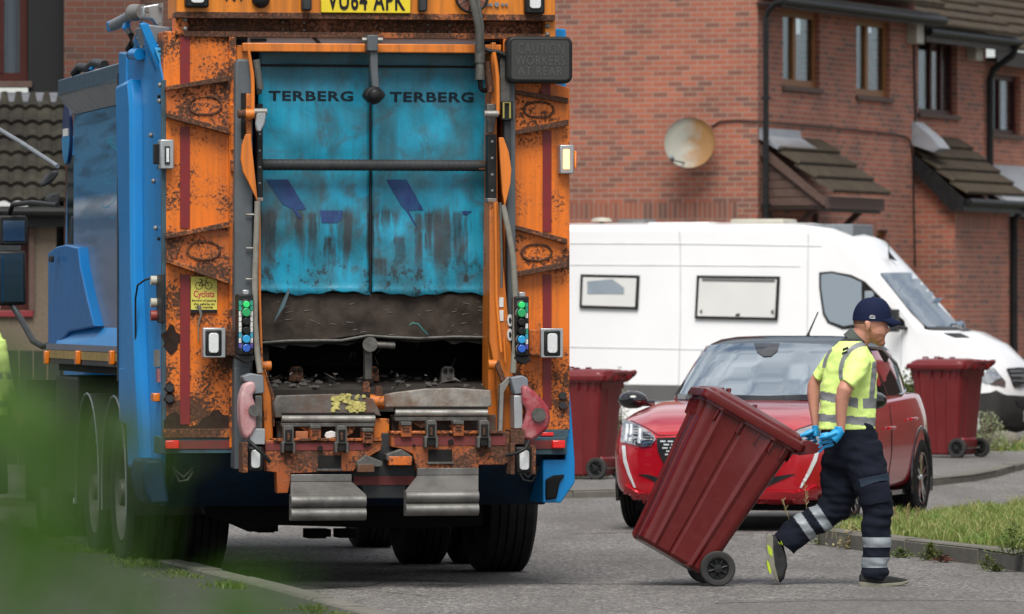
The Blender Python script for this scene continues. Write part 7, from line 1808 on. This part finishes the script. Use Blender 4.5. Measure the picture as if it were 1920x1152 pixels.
# shoes
def shoe(pts, y, w_, sole, lime=None, extra=None, n=1):
    mb = MB(); rings = []
    cx = sum(p[0] for p in pts) / len(pts); cy = sum(p[1] for p in pts) / len(pts)
    for (t, k) in ((-1, .78), (-.8, .93), (-.3, 1.0), (.3, 1.0), (.8, .93), (1, .78)):
        rings.append([tuple(pp(cx + (p[0] - cx) * k, cy + (p[1] - cy) * k, y + w_ / 2 * t)) for p in pts])
    mb.loft(rings); sh = remesh(mb, 'shoe', [m_shoe], man, .005, 4, None, lambda c: .002 * noise.noise(c * 45))
    mb = MB(); cx = sum(p[0] for p in sole) / len(sole); cy = sum(p[1] for p in sole) / len(sole); rings = []
    for (t, k) in ((-1.04, .95), (-.95, 1), (.95, 1), (1.04, .95)): rings.append([tuple(pp(cx + (p[0] - cx) * k, cy + (p[1] - cy) * k, y + w_ / 2 * t)) for p in sole])
    mb.loft(rings); mb.build('sole', m_sole, sh, .003)
    for a in (lime or []):
        mb = MB(); mb.prism([(pp(q[0], q[1], y).x, pp(q[0], q[1], y).z) for q in a], y - w_ / 2 - .004, y + w_ / 2 + .002); mb.build('sole_insert', m_lime, sh)
    return sh
shoe([(1611, 1094), (1611, 1080), (1618, 1068), (1655, 1068), (1664, 1080), (1684, 1083), (1700, 1086), (1705, 1092), (1700, 1095), (1640, 1097)], -.08, .10, [(1609, 1091), (1650, 1095), (1690, 1092), (1706, 1088), (1704, 1093), (1690, 1098), (1660, 1101), (1612, 1100)])
shoe([(1446, 1003), (1458, 1004), (1468, 1020), (1475, 1046), (1476, 1062), (1470, 1086), (1463, 1093), (1454, 1086), (1446, 1060), (1440, 1025)], .08, .10, [(1437, 1006), (1446, 1000), (1450, 1008), (1450, 1030), (1453, 1060), (1461, 1092), (1455, 1090), (1444, 1066), (1436, 1030)],
     [[(1437.5, 1021), (1443, 1024), (1447, 1030), (1448, 1044), (1441, 1038)], [(1436.5, 1050), (1441, 1054), (1446, 1072), (1443, 1076), (1439, 1066)]])
for q in ((1484, 1004),):
    pass
mb = MB(); mb.tube([tuple(pp(a, b, .0)) for a, b in ((1459, 1017), (1463, 1021), (1464, 1015), (1467, 1022))], .003, 5); mb.build('heel_tab', m_lime, man)
# ================================================================ SECOND WORKER, cut by the left edge of the picture
Q = Fr((-42 - CX) / F * 57.0, 57.0, 8)
w2_ = thing('person', 'worker in yellow hi-vis clothes cut off by the left edge, one bare hand showing', 'person', Q)
_P, _S = P, S
P = Q; S = 57.0 / F
mb = MB(); limb(mb, [(-22, 612, 0, 24, .12), (-20, 590, 0, 26, .12), (-18, 572, 0, 30, .14)]); blob(mb, -18, 563, 0, .09, .095, .12); blob(mb, -9, 572, 0, .05, .06, .07)
limb(mb, [(-8, 640, -.05, 26, .11), (2, 690, -.07, 24, .1), (14, 735, -.08, 20, .08), (26, 762, -.08, 14, .06)])
limb(mb, [(26, 760, -.08, 13, .05), (32, 774, -.08, 19, .07), (36, 786, -.08, 18, .065)])
for i in range(4): limb(mb, [(30 + i * 4, 780, -.10 + i * .018, 5.2, .02), (33 + i * 3.4, 792, -.10 + i * .018, 4.8, .018), (31 + i * 3, 801, -.10 + i * .018, 4, .015)], 8)
limb(mb, [(38, 768, -.11, 6, .02), (44, 778, -.12, 5.4, .018), (44, 787, -.12, 4.4, .015)], 8)
limb(mb, [(-40, 640, .1, 24, .11), (-56, 690, .12, 22, .1), (-50, 740, .1, 17, .08), (-40, 770, .06, 13, .06)]); limb(mb, [(-40, 768, .06, 13, .05), (-36, 784, .06, 18, .06)])
for i in range(4): limb(mb, [(-40 + i * 4, 782, .03 + i * .018, 5, .02), (-38 + i * 4, 796, .03 + i * .018, 4, .016)], 8)
blob(mb, -24, 680, 0, .14, .1, .2)
remesh(mb, 'body', [m_skin], w2_, .0065, 2)
mb = MB(); limb(mb, [(-22, 780, 0, 74, .23), (-22, 740, 0, 74, .24), (-23, 690, 0, 78, .26), (-24, 650, 0, 74, .26), (-23, 625, 0, 48, .2), (-22, 615, 0, 28, .13)], 22)
limb(mb, [(-6, 640, -.05, 34, .14), (3, 690, -.07, 31, .12), (14, 730, -.08, 26, .10), (22, 752, -.08, 20, .085)]); limb(mb, [(-42, 640, .1, 34, .14), (-56, 690, .12, 29, .12), (-50, 736, .1, 22, .1), (-43, 756, .07, 18, .08)])
def f2_(c, n):
    x, y = P.px(c); return 1 if (700 < y < 712 or 752 < y < 764) and c.y > -.13 else 0
remesh(mb, 'hi_vis_jacket', [m_hv, m_hvg], w2_, .008, 4, f2_, wr)
mb = MB(); limb(mb, [(-22, 770, 0, 70, .23), (-22, 810, 0, 74, .24)], 20); limb(mb, [(-8, 800, -.03, 38, .18), (-2, 860, -.05, 34, .16), (2, 930, -.05, 28, .14)]); limb(mb, [(-36, 800, .05, 38, .18), (-42, 860, .08, 34, .16), (-44, 930, .08, 28, .14)])
remesh(mb, 'work_trousers', [m_trs], w2_, .008, 3, None, lambda c: .006 * noise.noise(c * 14))
mb = MB(); limb(mb, [(-20, 566, 0, 42, .19), (-20, 556, 0, 40, .18), (-20, 546, 0, 30, .14), (-20, 541, 0, 10, .05)]); mb.build('cap', m_cap, w2_)
for (px, yy) in ((3, -.05), (-43, .08)):
    mb = MB(); limb(mb, [(px - 12, 936, yy, 16, .09), (px + 4, 934, yy, 20, .1), (px + 26, 940, yy, 12, .09), (px + 34, 943, yy, 6, .06)]); mb.build('boot', m_shoe, w2_)
P, S = _P, _S
